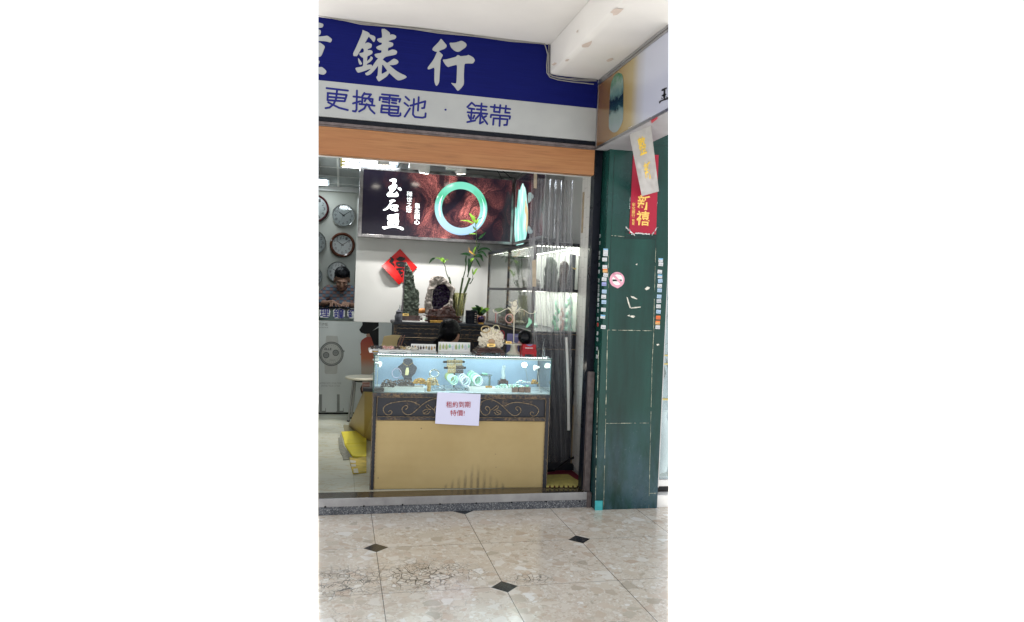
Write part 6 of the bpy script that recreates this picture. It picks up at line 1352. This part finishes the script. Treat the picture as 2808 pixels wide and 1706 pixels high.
lamp(*(eR(1270, 0)[0], eR(1215, 940)[0], eR(0, 945)[1]), .27, 'white conical spotlight turned left inside the right end of the showcase', (-1, -.15, -.1), False)
lamp(*(eR(1080, 0)[0], eR(1015, 0)[0], eR(0, 895)[1]), .50, 'lit round spotlight facing out near the right end of the showcase', (-.5, -1, -.1))
lamp(*(eR(1395, 0)[0], eR(1345, 0)[0], eR(0, 905)[1]), .47, 'warm lit spotlight in the right rear corner of the showcase', (.35, -.9, -.1))
# grey necklace bust with yellow pendant
NB = thing('necklace_bust', 'grey velvet necklace bust with clear yellow pendant inside the showcase', 'bust', on(1117, 1, .50)); yb_ = .50
b = MB(); b.plate([at(*e9(*q), 1, yb_) for q in ((925, 530), (960, 505), (1025, 498), (1090, 505), (1125, 530), (1130, 590), (1160, 640), (1215, 680), (1222, 730), (1180, 830), (1100, 920), (1040, 948), (990, 945), (920, 915), (850, 800), (805, 710), (810, 680), (880, 630), (920, 590))], (0, 1, 0), .022)
b.plate([at(*e9(x, y), 1, yb_+.02) for x, y in ((930, 800), (1110, 800), (1110, 990), (930, 990))], (0, 1, 0), .02); organic_mb('bust', b, K['velvet'], NB, .003, 5)
b = MB(); b.tube([at(*e9(x, y), 1, yb_-.006) for x, y in ((912, 585), (950, 630), (1010, 668), (1070, 635), (1140, 590))], .0012, 6); b.build('chain', K['gold'], NB)
b = MB(); b.plate([at(*e9(x, y), 1, yb_-.006) for x, y in ((985, 700), (1035, 698), (1045, 780), (1028, 865), (955, 865), (965, 770))], FR, .008); b.build('pendant', mat('citrine', (.75, .66, .35), .08, var=.15, Coat_Weight=1), NB, bevel=.002)
# rings and bracelets
def ringthing(u, v, ru, rv, yy, m_, label, cat='bangle', name='bangle', tr=.0035, face=0, beads=0, group=None, scaley=None, drop=False):
    c = at(u, v, 1, yy); k = (at(u+1, v, 1, yy)-c).x; a, h = ru*k, rv*k; b = MB(); n = 30
    P_ = [c+V((a*cos(t)*cos(face), a*cos(t)*sin(face), h*sin(t))) for t in [2*pi*i/n for i in range(n)]]
    if beads:
        nb = beads
        for i in range(nb): t = 2*pi*i/nb; b.ball(c+V((a*cos(t)*cos(face), a*cos(t)*sin(face), h*sin(t))), tr, 8, 6)
    else: b.tube(P_, tr, 9, closed=True)
    return tag(b.build(name, m_, smooth=True), label, cat, group)
ringthing(*e9(775, 825), 12.5, 13.5, .42, mat('lilac_glass', (.38, .34, .46), .1, Coat_Weight=1), 'lilac bracelet standing on a clear holder in front of the grey bust', 'bracelet', 'bracelet', .003)
b = MB(); p = on(e9(790, 0)[0], 1, .42); b.cbox(p+V((0, 0, .006)), .07, .03, .012); b.lathe([(.01, .012), (.008, .02)], p, 12); tag(b.build('bracelet_holder', K['acrylic']), 'clear block holding the lilac bracelet in the showcase', 'holder')
ringthing(*e9(1595, 830), 12, 10.5, .44, K['chrome'], 'silver and black bangle standing beside the gold bracelet bars', 'bangle', 'bangle', .0065)
b = MB(); p = on(e9(1595, 0)[0], 1, .44); c = at(*e9(1595, 830), 1, .44); b.lathe([(.014, 0), (.012, .006), (.003, .01), (.003, c.z-DK-.028)], p, 12); tag(b.build('bangle_stand', K['acrylic'], smooth=True), 'thin clear stand under the silver and black bangle', 'stand')
# bars with chains of gold bracelets
for i, (x0_, x1_, yy_, m0, m1, cnt) in enumerate(((1790, 2258, 575, 'goldbeads', 'goldbeads', 10), (1808, 2285, 705, 'goldbeads', 'beads', 12))):
    p, q = at(*e9(x0_, yy_), 1, .48-.03*i), at(*e9(x1_, yy_), 1, .48-.03*i)
    t = thing('bracelet_bar', ('upper' if i == 0 else 'lower')+' black velvet bar hung with gold and dark bracelets in the showcase', 'jewellery bar', (p+q)/2, 0, 'bracelet bars')
    b = MB(); b.tube([p, q], .0085, 12); b.build('bar', K['black'], t, smooth=True)
    for k in range(cnt):
        c = p.lerp(q, .2+.66*k/(cnt-1)); b = MB()
        for a in range(14): s = 2*pi*a/14; b.ball(c+V((0, .014*sin(s)-.0, -.012+.025*cos(s))), .0046, 6, 4)
        b.build('bracelet', K[m0 if k < cnt*.5 else m1], t, smooth=True)
p = at(*e9(2040, 700), 1, .50); b = MB(); b.box(p.x-.006, p.x+.006, .50, .508, DK, p.z+.07); tag(b.build('bar_post', K['black']), 'black post carrying the two bracelet bars', 'post')
# three rolls of jade bangles
def e10(x, y): return 1190+x*.09351, 960+y*.09351
rolls = [((420, 770), (580, 885), 112, 142, 5, ['jade4', 'jade4', 'jade', 'jade', 'jade'], 'left roll'), ((790, 790), (935, 925), 135, 150, 4, ['jade3', 'jade3', 'acrylic', 'jade3'], 'middle roll'), ((1090, 735), (1300, 905), 125, 155, 7, ['jade2', 'jade', 'jade2', 'jade', 'jade2', 'acrylic', 'jade3'], 'right roll')]
K['jadelight'] = mat('icy_jade', (.66, .82, .78), .1, var=.1, vs=50, Coat_Weight=.6)
for (a, c, r0_, r1_, n_, ms, nm) in rolls:
    for k in range(n_):
        t = k/(n_-1); x = a[0]+(c[0]-a[0])*t; y = a[1]+(c[1]-a[1])*t; r = r0_+(r1_-r0_)*t; yy = .50-.16*t
        m_ = K['jadelight'] if ms[k] == 'acrylic' else K[ms[k]]
        ringthing(*e10(x, y), r*.0935*.86, r*.0935*.9, yy, m_, '%s jade bangle in the %s of bangles, %s from the front' % ({'jade4': 'olive green', 'jade': 'pale green', 'jade3': 'lavender white', 'acrylic': 'icy white', 'jade2': 'bright green'}[ms[k]], nm, ordn[n_-1-k]), tr=.0052, face=.25, group='jade bangles standing in three rolls')
    p0_, p1_ = on(e10(a[0], 0)[0], 1, .50), on(e10(c[0], 0)[0], 1, .33); b = MB(); s = (p1_-p0_).normalized(); sd_ = V((s.y, -s.x, 0))*.05
    b.plate([p0_-sd_, p1_-sd_, p1_+sd_, p0_+sd_], (0, 0, 1), .008); b.plate([p0_-sd_*.5+V((0, 0, .0085)), p1_-sd_*.5+V((0, 0, .0085)), p1_+sd_*.5+V((0, 0, .0085)), p0_+sd_*.5+V((0, 0, .0085))], (0, 0, 1), .012); tag(b.build('bangle_rack', K['acrylic'], bevel=.003), 'clear acrylic rack under the %s of jade bangles' % nm, 'rack')
# trays with mixed bracelets and stones on the deck
def pile(name, u0, u1, v0, v1, yy, m_, label, n, r, seed, cat='bracelets'):
    rr = random.Random(seed); b = MB()
    for k in range(n):
        u = rr.uniform(u0, u1); v = v1-(v1-v0)*rr.random()**1.3*(1-abs((u-(u0+u1)/2)/((u1-u0)/2))**4); p = at(u, v, 1, yy+rr.uniform(-.05, .05)); p.z = max(p.z, DK+r); b.ball(p, r*rr.uniform(.7, 1.3), 7, 5)
    o = tag(b.build(name, m_, smooth=True), label, cat); return o
def wtray(u0, u1, v0, v1, ya, yb, label):
    p, q = at(u0, v1, 1, ya), at(u1, v1, 1, ya); h = .028; b = MB(); b.plate([V((p.x, ya, DK)), V((q.x, ya, DK)), V((q.x, yb, DK)), V((p.x, yb, DK))], (0, 0, 1), .006)
    for a_, c_ in ((0, 1), ): pass
    b.box(p.x-.004, q.x+.004, ya-.005, ya, DK, DK+h); b.box(p.x-.004, q.x+.004, yb, yb+.004, DK, DK+h); b.box(p.x-.004, p.x, ya, yb, DK, DK+h); b.box(q.x, q.x+.004, ya, yb, DK, DK+h)
    tag(b.build('white_tray', K['whiteplastic'], bevel=.002), label, 'tray')
wtray(*e9(750, 0)[:1], *e9(1680, 0)[:1], 0, 1, .285, .40, 'long white tray of bracelets in the left half of the showcase')
wtray(eR(365, 0)[0], eR(1040, 0)[0], 0, 1, .285, .38, 'long white tray of jade pieces in the right half of the showcase')
pile('bead_bracelets', e9(430, 0)[0], e9(720, 0)[0], e9(0, 960)[1], e9(0, 1120)[1], .30, K['beads'], 'dark and silver bead bracelets heaped on a black pad at the left of the showcase', 150, .0048, 1)
pile('bead_bracelets', e9(640, 0)[0], e9(1160, 0)[0], e9(0, 960)[1], e9(0, 1090)[1], .36, K['beads'], 'brown and rose bead bracelets heaped in the left part of the white tray', 260, .0048, 2)
pile('bead_bracelets', e9(1130, 0)[0], e9(1420, 0)[0], e9(0, 930)[1], e9(0, 1050)[1], .38, K['amber'], 'amber bead bracelets heaped in the middle of the white tray', 170, .005, 3)
pile('bead_bracelets', e9(1400, 0)[0], e9(1690, 0)[0], e9(0, 925)[1], e9(0, 1080)[1], .37, K['goldbeads'], 'pale gold bead bracelets heaped in the right part of the white tray', 200, .0048, 4)
b = MB(); p = on(e9(560, 0)[0], 1, .30); b.cbox(p+V((0, 0, .012)), .14, .10, .024); tag(b.build('black_pad', K['black'], bevel=.003), 'black velvet pad under the dark bead bracelets', 'pad')
for k in range(3): b = MB(); p = on(1040, 1, .30+.05*k); b.cbox(p+V((0, 0, .0115+.006*k)), .05, .04, .022+.012*k); tag(b.build('wood_tray', K['brownbox'], bevel=.002), '%s of three small wooden trays stepped in the left corner of the showcase' % ('lowest', 'middle', 'tallest')[k], 'tray')
b = MB(); p = on(e10(270, 0)[0], 1, .30); b.cbox(p+V((0, 0, .035)), .022, .03, .07); tag(organic_mb('amber_bead_roll', b, K['amber'], None, .003, 3, .004, 90), 'stubby roll of amber beads left of the jade bangles', 'beads')
pile('jade_pieces', eR(540, 0)[0], eR(1000, 0)[0], eR(0, 1222)[1], eR(0, 1265)[1], .32, K['jade'], 'pale jade pieces lying along the right white tray', 90, .006, 5, 'jade')
b = MB()
for k in range(9): p = at(*eR(560+50*k, 1250), 1, .31); b.ball((p.x, .31, DK+.030), (.011, .012, .008), 10, 6)
tag(b.build('jade_discs', K['jadelight'], smooth=True), 'row of icy jade discs at the front of the right white tray', 'jade')
b = MB(); 
for k in range(4): p = at(*eR(385+25*k, 1250), 1, .30); b.ball((p.x, .30, DK+.034), .009, 10, 7)
tag(b.build('yellow_flowers', K['amber'], smooth=True), 'small yellow jade flowers beside the jade bangles', 'jade')
for k in range(2): b = MB(); p = on(eR(400+80*k, 0)[0], 1, .44); b.lathe([(.014, 0), (.018, .03), (.026, .045), (.026, .052), (.0, .056)], p, 18); tag(b.build('jade_cup', K['jade2'] if k else K['jade'], smooth=True), ('right' if k else 'left')+' one of two small lidded green jade cups behind the yellow flowers', 'cup')
# round glass stand
GS = thing('glass_drum', 'round clear glass stand with a dark rimmed top and jade ring on it', 'stand', on(eR(590, 0)[0], 1, .43)); c = on(eR(590, 0)[0], 1, .43); zt_ = at(*eR(590, 1070), 1, .43).z
b = MB(); b.lathe([(.046, 0), (.046, zt_-DK-.004)], c, 30); b.build('drum', K['acrylic'], GS, smooth=True)
b = MB(); b.lathe([(.056, zt_-DK-.003), (.057, zt_-DK), (.054, zt_-DK+.002)], c, 30); b.build('rim', K['glassedge'], GS, smooth=True)
b = MB(); b.tube([c+V((.018*cos(a), .018*sin(a), zt_-DK+.008)) for a in [2*pi*k/20 for k in range(20)]], .005, 8, closed=True); b.build('jade_ring', K['jade2'], GS, smooth=True)
# figurine
FG = thing('stone_figurine', 'pale blue stone figurine on carved base near the right lamps in the showcase', 'figurine', on(eR(900, 0)[0], 1, .42)); c = on(eR(900, 0)[0], 1, .42)
zb_, zt_ = at(*eR(900, 1140), 1, .42).z, at(*eR(900, 925), 1, .42).z
b = MB()
for k in range(9): t = k/8; b.ball((c.x+.003*sin(k), .42, zb_+(zt_-zb_)*(t*.86+.06)), (.016*(1-.35*t)+(.004 if k == 8 else 0), .013, .014), 12, 8)
organic_mb('figure', b, mat('celadon_stone', (.42, .50, .52), .2, var=.25, vs=50), FG, .003, 2)
b = MB(); b.box(c.x-.035, c.x+.035, .395, .445, DK, zb_-.008); b.box(c.x-.02, c.x+.02, .40, .44, zb_-.0078, zb_+.004); b.build('base', K['darkwood'], FG, bevel=.003)
b = MB(); p = on(eR(990, 0)[0], 1, .36); b.cbox(p+V((0, 0, .02)), .10, .05, .04); tag(b.build('clear_box', K['acrylic'], bevel=.002), 'low clear box with small stones beside the figurine', 'box')
pile('small_stones', eR(880, 0)[0], eR(1110, 0)[0], eR(0, 1160)[1], eR(0, 1200)[1], .36, K['jade3'], 'lavender and white small stones on the clear box', 22, .007, 8, 'stones')
pile('orange_stones', eR(1120, 0)[0], eR(1230, 0)[0], eR(0, 1150)[1], eR(0, 1200)[1], .38, K['amber'], 'orange amber stones near the right end of the showcase', 16, .009, 9, 'stones')
for k in range(3):
    p = on(eR(1095+105*k, 0)[0], 1, .30); b = MB(); b.cbox(p+V((0, 0, .018)), .040, .06, .036); tag(b.build('brown_ring_box', K['brownbox'], bevel=.002), '%s of three brown open ring boxes at the right end of the showcase' % ('left', 'middle', 'right')[k], 'box', 'brown ring boxes')
    b = MB(); b.ball(p+V((0, 0, .042)), (.014, .018, .008), 10, 6); tag(b.build('jade_cabochon', K[('jade', 'jade3', 'jade2')[k]], smooth=True), '%s jade stone lying on the %s brown ring box' % (('pale green', 'lavender', 'bright green')[k], ('left', 'middle', 'right')[k]), 'jade')

# ---------------------------------------------------------------- things on top of the showcase
TZ = .09+HT+.0008
def top(u, v): p = at(u, v, 2, TZ); return p
def tt(u, yy): p = at(u, 960, 1, yy); return V((p.x, yy, TZ))
WT = thing('bracelet_tray', 'long white tray of bead bracelets at the left end of the showcase top', 'tray', tt(1058, .42))
p, q = tt(1012, .40), tt(1127, .40); b = MB(); b.box(p.x, q.x, .36, .54, TZ, TZ+.021); b.build('tray_body', K['whiteplastic'], WT, bevel=.004)
b = MB(); b.box(p.x+.018, p.x+.062, .3575, .3595, TZ+.004, TZ+.016); b.build('price_label', K['darkwood'], WT); text('1380', V((p.x+.04, .3572, TZ+.010)), .034, .008, XF, ZU, th=.0004, bold=.02).build('price_print', K['goldink'], WT)
for k in range(8):
    ms = [K['beads'], K['velvet'], K['pinkbeads'], K['pinkbeads'], K['beads'], K['goldbeads'], K['quartz'], K['quartz']][k]; x = p.x+.03+.041*k; b = MB()
    for a in range(22): t = 2*pi*a/22; b.ball((x+.017*cos(t), .45+.055*sin(t), TZ+.027+.008*abs(sin(t*1.5+k))), .0058, 7, 5)
    b.build('bead_bracelet', ms, WT, smooth=True)
def toptray(u0, u1, vtop, yy, mats, n, seed, label):
    a, c = tt(u0, yy), tt(u1, yy); h = at((u0+u1)/2, vtop, 1, yy+.05).z-TZ
    tray(label, V(((a.x+c.x)/2, yy, TZ)), c.x-a.x, .07, h, mats, n, seed)
toptray(1129, 1198, 944, .40, ['beads', 'goldbeads', 'velvet', 'amber', 'beads', 'rockgreen'], 9, 21, 'middle white pendant tray on the showcase top with brown and dark pendants')
toptray(1205, 1293, 939, .39, ['jade4', 'jade', 'jade2', 'amber', 'jade3'], 10, 22, 'right hand white pendant tray on the showcase top with green jade pendants')
b = MB(); b.box(tt(1129, .4).x, tt(1200, .4).x, .33, .397, TZ, TZ+.008); b.box(tt(1206, .4).x, tt(1297, .4).x, .31, .386, TZ, TZ+.009); tag(b.build('acrylic_riser', K['acrylic'], bevel=.002), 'clear acrylic strips in front of the pendant trays', 'riser')
GLS = thing('eyeglasses', 'thin black framed glasses lying folded on the front left of the showcase top', 'glasses', tt(1092, .30))
b = MB(); p = tt(1092, .30)
for s in (-1, 1): b.tube([p+V((s*.036+.024*cos(a), .016*sin(a)*1.0, .010+.006*sin(a))) for a in [2*pi*k/18 for k in range(18)]], .0011, 5, closed=True)
b.tube([p+V((-.012, 0, .014)), p+V((.012, 0, .014))], .001, 5); b.tube([p+V((-.06, 0, .01)), p+V((-.05, -.03, .002)), p+V((.03, -.035, .002))], .0012, 5); b.tube([p+V((.06, 0, .01)), p+V((.055, -.03, .002)), p+V((-.02, -.028, .003))], .0012, 5); b.build('frame', K['black'], GLS, smooth=True)
# quartz cluster on rosewood stand
QS = thing('crystal_stand', 'carved rosewood stand carrying the white quartz cluster', 'stand', tt(1341, .42))
a, c = tt(1304, .36), tt(1383, .36); b = MB(); b.box(a.x+.012, c.x-.012, .34, .50, TZ+.030, TZ+.040); b.box(a.x+.002, c.x-.002, .33, .51, TZ+.018, TZ+.0295); b.box(a.x+.03, c.x-.03, .35, .49, TZ+.0405, TZ+.050); b.build('tier', K['darkwood'], QS, bevel=.004)
for x in (a.x-.002, c.x-.036):
    for y in (.328, .48):
        b = MB(); b.plate([V((x, y, TZ)), V((x+.03, y, TZ)), V((x+.038, y, TZ+.0178)), V((x+.004, y, TZ+.0178))], (0, 1, 0), .03); b.build('foot', K['darkwood'], QS, bevel=.002)
QC = thing('quartz_cluster', 'large white quartz crystal cluster on the rosewood stand', 'crystal cluster', tt(1347, .43)+V((0, 0, .05)))
cc = at(1347, 928, 1, .43); kx = (at(1348, 928, 1, .43)-cc).x; b = MB(); rr = random.Random(4)
b.ball(cc+V((0, 0, -.01)), (33*kx*.8, .05, 30*kx*.8), 14, 10)
for k in range(330):
    a = rr.uniform(0, 6.283); el = rr.uniform(-1, 1)**1; d = V((cos(a)*math.sqrt(1-el*el), -abs(sin(a))*math.sqrt(1-el*el)*1.1+.2, el)).normalized(); d2 = (d+V((rr.uniform(-.5, .5), rr.uniform(-.4, .3), rr.uniform(-.5, .5)))*.8).normalized()
    s = cc+V((0, 0, -.01))+V((d.x*30*kx, d.y*.052, d.z*27*kx)); r = rr.uniform(.004, .008); L = rr.uniform(.010, .022)
    if s.z < TZ+.055: continue
    b.tube([s-d2*.006, s+d2*L*.6, s+d2*L], [r, r*.95, .0006], 6, cap=True)
b.build('crystals', K['quartz'], QC)
ringthing(1332, 903, 12, 8.5, .36, K['goldbeads'], 'pale bead bracelet with dark beads draped over the quartz cluster top left', 'bracelet', 'bracelet', .0048, beads=22)
ringthing(1360, 902, 9, 10, .355, mat('pale_yellow_glass', (.75, .72, .45), .1), 'pale yellow glass bangle resting on the quartz cluster', 'bangle', 'bangle', .0022)
ringthing(1376, 920, 7, 13, .40, K['red'], 'thin red cord bracelet hanging over the right side of the quartz cluster', 'bracelet', 'bracelet', .0018)
b = MB(); p = at(1348, 937, 1, .372); b.ball(p, (.026, .014, .020), 14, 9); tag(b.build('amber_inclusion', mat('tan_stone', (.50, .33, .20), .3, var=.2), smooth=True), 'smooth tan stone lodged at the foot of the quartz cluster', 'stone')
def gtag(u0, v0, u1, v1, yy, lab, tx): plaque(u0, v0, u1, v1, 1, yy, lab, tx)
gtag(1336, 943, 1358, 950.5, .335, 'yellow price plaque on the rosewood stand of the quartz cluster', '6800')
# jewellery tree on cream cake stand
CK = thing('cake_stand', 'cream enamel pedestal dish under the jewellery tree on the showcase top', 'dish', tt(1409, .44)); c = tt(1409, .44)
zt_ = at(1409, 943.5, 1, .44).z-TZ; b = MB(); b.lathe([(.052, 0), (.054, .006), (.040, .018), (.030, .026), (.024, zt_*.7), (.026, zt_-.006), (.078, zt_-.002), (.080, zt_+.003), (.0, zt_+.002)], c, 36); b.build('dish', K['cream'], CK, smooth=True)
JT = thing('jewellery_tree', 'cream metal jewellery tree with curled arms and an owl top hung with bracelets', 'jewellery tree', c+V((0, 0, zt_+.004)))
yj = .44
def s7j(x, y): return s7(x, y, yj)
b = MB(); b.tube([s7j(478, 1335), s7j(483, 1000), s7j(484, 900)], .0038, 8); b.lathe([(.02, 0), (.014, .004), (.005, .008)], c+V((s7j(478, 1335).x-c.x, 0, zt_+.003)), 16)
for L in ([(484, 975), (465, 935), (430, 908), (380, 915), (320, 950), (275, 965), (238, 950), (228, 928), (240, 922)], [(484, 975), (505, 935), (545, 912), (600, 925), (660, 965), (705, 970), (735, 955), (738, 940), (726, 938)], [(484, 985), (455, 950), (420, 905), (405, 890)], [(484, 985), (515, 950), (545, 905), (560, 890)]):
    P_ = [s7j(*q) for q in L]; b.tube(P_, .0028, 7)
b.build('stem_and_arms', K['cream'], JT, smooth=True)
b = MB(); b.plate([s7j(*q)+V((0, -.004, 0)) for q in ((420, 820), (450, 830), (480, 815), (505, 803), (522, 805), (515, 840), (525, 870), (515, 910), (490, 940), (470, 935), (450, 895), (455, 855), (435, 840))], (0, 1, 0), .008); organic_mb('owl_ornament', b, K['cream'], JT, .002, 1)
def hang(x, y, L, m_, label, r=.0028, n=12, ring_=False, w_=16):
    b = MB(); p = s7j(x, y)
    for k in range(n):
        if ring_: a = 2*pi*k/n; q = p+V((w_*R7*kx*cos(a), -.006, -w_*R7*kx*1.15-w_*R7*kx*1.15*sin(a)))
        else: q = p+V((.0012*sin(k*2.1), -.006, -L*(k+.5)/n))
        b.ball(q, r, 7, 5)
    tag(b.build('bracelet' if ring_ else 'earring', m_, smooth=True), label, 'jewellery', 'jewellery hung on the cream tree')
hang(425, 975, 0, K['pinkbeads'], 'pink and white bead bracelet hanging left of the tree stem', .0042, 22, True, 45)
hang(490, 812, 0, K['beads'], 'dark bead bracelet looped over the owl ornament', .002, 26, True, 30)
hang(375, 925, .045, K['velvet'], 'dark and silver bead strand, second hanging piece from the left on the tree', .0035, 9)
hang(325, 1030, 0, K['beads'], 'grey charm bracelet hanging low on the left arm of the tree', .003, 20, True, 32)
hang(262, 960, .07, K['red'], 'red cord charm at the left end of the tree', .0025, 18)
hang(290, 968, .04, K['velvet'], 'black and silver earring beside the red cord charm', .0036, 6)
hang(543, 905, .045, K['cream'], 'pearl earring just right of the tree stem', .0026, 8); hang(605, 930, .04, K['goldbeads'], 'gold drop earring midway on the right arm of the tree', .0026, 7)
hang(690, 972, .085, K['beads'], 'long bead chain hanging at the right end of the tree', .0024, 20)
b = MB(); b.plate([s7j(*q)+V((0, -.01, 0)) for q in ((655, 1015), (690, 1045), (695, 1080), (640, 1140), (618, 1135), (650, 1075))], (0, 1, 0), .005); tag(b.build('jade_charm', K['jade2'], bevel=.001), 'flat green jade charm hanging on the right arm of the jewellery tree', 'jewellery')
b = MB(); p = tt(1400, .52); t = thing('business_card_stand', 'lavender name cards standing behind the cream pedestal dish', 'cards', p); pa, pb_ = at(1391, 915, 1, .53), at(1424, 940, 1, .53)
b.box(pa.x, pb_.x, .53, .533, TZ, pa.z); b.build('card', K['purple'], t); text('玉石盟', at(1416, 922.5, 1, .5285), .03, .010, XF, ZU, th=.0004).build('print', K['whiteplastic'], t)
gtag(1387, 936.5, 1403, 942, .40, 'yellow price plaque on the rim of the cream dish left of the black ball', '$300')
b = MB(); p = at(1426, 941, 1, .42); b.plate([p+V(q) for q in ((-.018, 0, -.002), (.02, 0, -.004), (.008, 0, .014), (-.004, 0, .018))], (0, 1, 0), .014); tag(b.build('rose_quartz', K['pinkbeads'], bevel=.002), 'small pale pink stone on the dish beside the black ball', 'stone')
# black ball on red box
RX = thing('red_box', 'red lacquer box with white writing supporting the black crystal ball', 'box', tt(1452, .37)); a, c = at(1432, 976, 1, .335), at(1471, 976, 1, .335); zt_ = at(1450, 945, 1, .335).z
b = MB(); b.box(a.x, c.x, .335, .41, TZ+.012, TZ+(zt_-TZ)*.52); b.box(a.x+.004, c.x-.004, .34, .405, TZ+(zt_-TZ)*.53, zt_); b.build('box_body', K['red'], RX, bevel=.002)
b = MB()
for x0_, x1_ in ((a.x, a.x+.02), (c.x-.02, c.x)): b.box(x0_, x1_, .335, .41, TZ, TZ+.0115)
b.build('foot', K['red'], RX); text('開運招財', at(1451, 954.5, 1, .3385), .055, .010, XF, ZU, th=.0005, bold=.01).build('white_writing', K['whiteplastic'], RX)
b = MB(); b.plate([V(((a.x+c.x)/2+dx, .3392, zt_-dz)) for dx, dz in ((-.028, .0), (.028, .0), (.012, .008), (0, .012), (-.012, .008))], FR, .001); b.build('card_tip', K['purple'], RX)
cb_ = at(1440, 924, 1, .40); rb_ = 19.3*(at(1441, 924, 1, .40)-cb_).x; b = MB(); b.ball(V((cb_.x, .40, cb_.z)), rb_, 36, 24); tag(b.build('black_ball', K['blackgem'], smooth=2), 'large glossy black crystal ball above the red box', 'crystal ball')
b = MB(); zz_ = zt_; b.lathe([(.022, 0), (.026, .004), (.022, max(.004, cb_.z-rb_-zz_+.006))], (cb_.x, .385, zz_+.0005), 20); tag(b.build('ring_stand', K['darkwood'], smooth=True), 'small dark ring stand between the black ball and the red box', 'stand')
b = MB(); p = tt(1463, .47); b.lathe([(.012, 0), (.014, .05), (.006, .07), (0, .075)], p, 14); tag(b.build('cream_bottle', K['cream'], smooth=True), 'small cream bottle just right of the black ball', 'bottle')
b = MB(); p = tt(1487, .40); b.tube([p+V((0, 0, 0)), p+V((.002, 0, .06)), p+V((.014, 0, .12))], .0015, 6); b.tube([p+V((.012, 0, 0)), p+V((.012, 0, .045)), p+V((.016, 0, .065))], [.009, .006, .001], 8); tag(b.build('crystal_points', K['acrylic'], smooth=True), 'thin clear crystal points at the right corner of the showcase top', 'crystal')
# lease notice
NT_ = thing('paper_notice', 'white sheet with red handwritten style characters taped to the showcase front', 'notice', TC @ V((.51, -.008, .5)))
def tcp(u, v, off=-.0065):
    # point on the showcase front plane (local y = off)
    o = TC.inverted() @ CAM; d = TC.inverted().to_3x3() @ (RGT*((u-CX)/FPX)-UPV*((v-CY)/FPX)+FWD); k = (off-o.y)/d.y; return TC @ (o+d*k)
c4 = [tcp(*q) for q in ((1199.5, 1075.5), (1318, 1081), (1312, 1167), (1192.5, 1161))]
b = MB(); gs = []
for j in range(13):
    row = []
    for i in range(13):
        s, t = i/12, j/12; p = c4[0].lerp(c4[1], s).lerp(c4[3].lerp(c4[2], s), t); row.append(p+V((0, -.012*t*t-.003*sin(s*3.1)*t, 0)))
    gs.append(row)
b.sheet(gs); b.build('sheet', K['paper'], NT_, smooth=2, fix=False)
rt = (c4[1]-c4[0]).normalized(); dn = (c4[3]-c4[0]); upn = -(dn-rt*dn.dot(rt)).normalized(); upn = V((0, 0, 1)); 
def notice(txt, u0, v0, u1, v1, off):
    pa, pb_, pm, pt_ = tcp(u0, (v0+v1)/2, off), tcp(u1, (v0+v1)/2, off), tcp((u0+u1)/2, (v0+v1)/2, off), tcp((u0+u1)/2, v0, off)
    r_ = V(((pb_-pa).x, (pb_-pa).y, (pb_-pa).z)).normalized(); return text(txt, pm, (pb_-pa).length, 2*abs((pt_-pm).z), r_, V((0, 0, 1)), th=.0006, bold=.004)
b = notice('租約到期', 1223.5, 1101, 1290, 1118, -.0115); b2 = notice('特價!', 1234.5, 1124.5, 1274, 1141, -.0145); b.add(b2.v, b2.f); b.build('red_characters', K['redink'], NT_)

# ================================================================ the place ends where the photograph's view of it ends
PLL = [(at(873.2, 0, 1, 0)-CAM).cross(at(873.2, 1706, 1, 0)-CAM).normalized(), (at(1832.6, 1706, 1, 0)-CAM).cross(at(1832.6, 0, 1, 0)-CAM).normalized()]
mid = at(1350, 850, 1, 0)-CAM
PLL = [n if n.dot(mid) > 0 else -n for n in PLL]
bpy.context.view_layer.update()
skip = {'ground'}
for o in list(bpy.data.objects):
    if o.type != 'MESH' or o.name in skip or o is lw_: continue
    Mw = o.matrix_world; me = o.data
    for n in PLL:
        ds = [(Mw @ v.co-CAM).dot(n) for v in me.vertices]
        if not ds or min(ds) > -1e-6: continue
        if max(ds) < 1e-6:
            bpy.data.objects.remove(o); o = None; break
        bm_ = bmesh.new(); bm_.from_mesh(me); inv = Mw.inverted(); co = inv @ CAM; no = (Mw.to_3x3().transposed() @ n).normalized()
        r_ = bmesh.ops.bisect_plane(bm_, geom=bm_.verts[:]+bm_.edges[:]+bm_.faces[:], plane_co=co, plane_no=no, clear_inner=True)
        ed = [e for e in r_['geom_cut'] if isinstance(e, bmesh.types.BMEdge)]
        if ed and len(bm_.faces) < 4000:
            try: bmesh.ops.holes_fill(bm_, edges=ed, sides=0)
            except Exception: pass
        bm_.to_mesh(me); bm_.free()
for _ in range(2):
    for o in list(bpy.data.objects):
        if o.type == 'EMPTY' and not any(c.parent == o for c in bpy.data.objects): bpy.data.objects.remove(o)
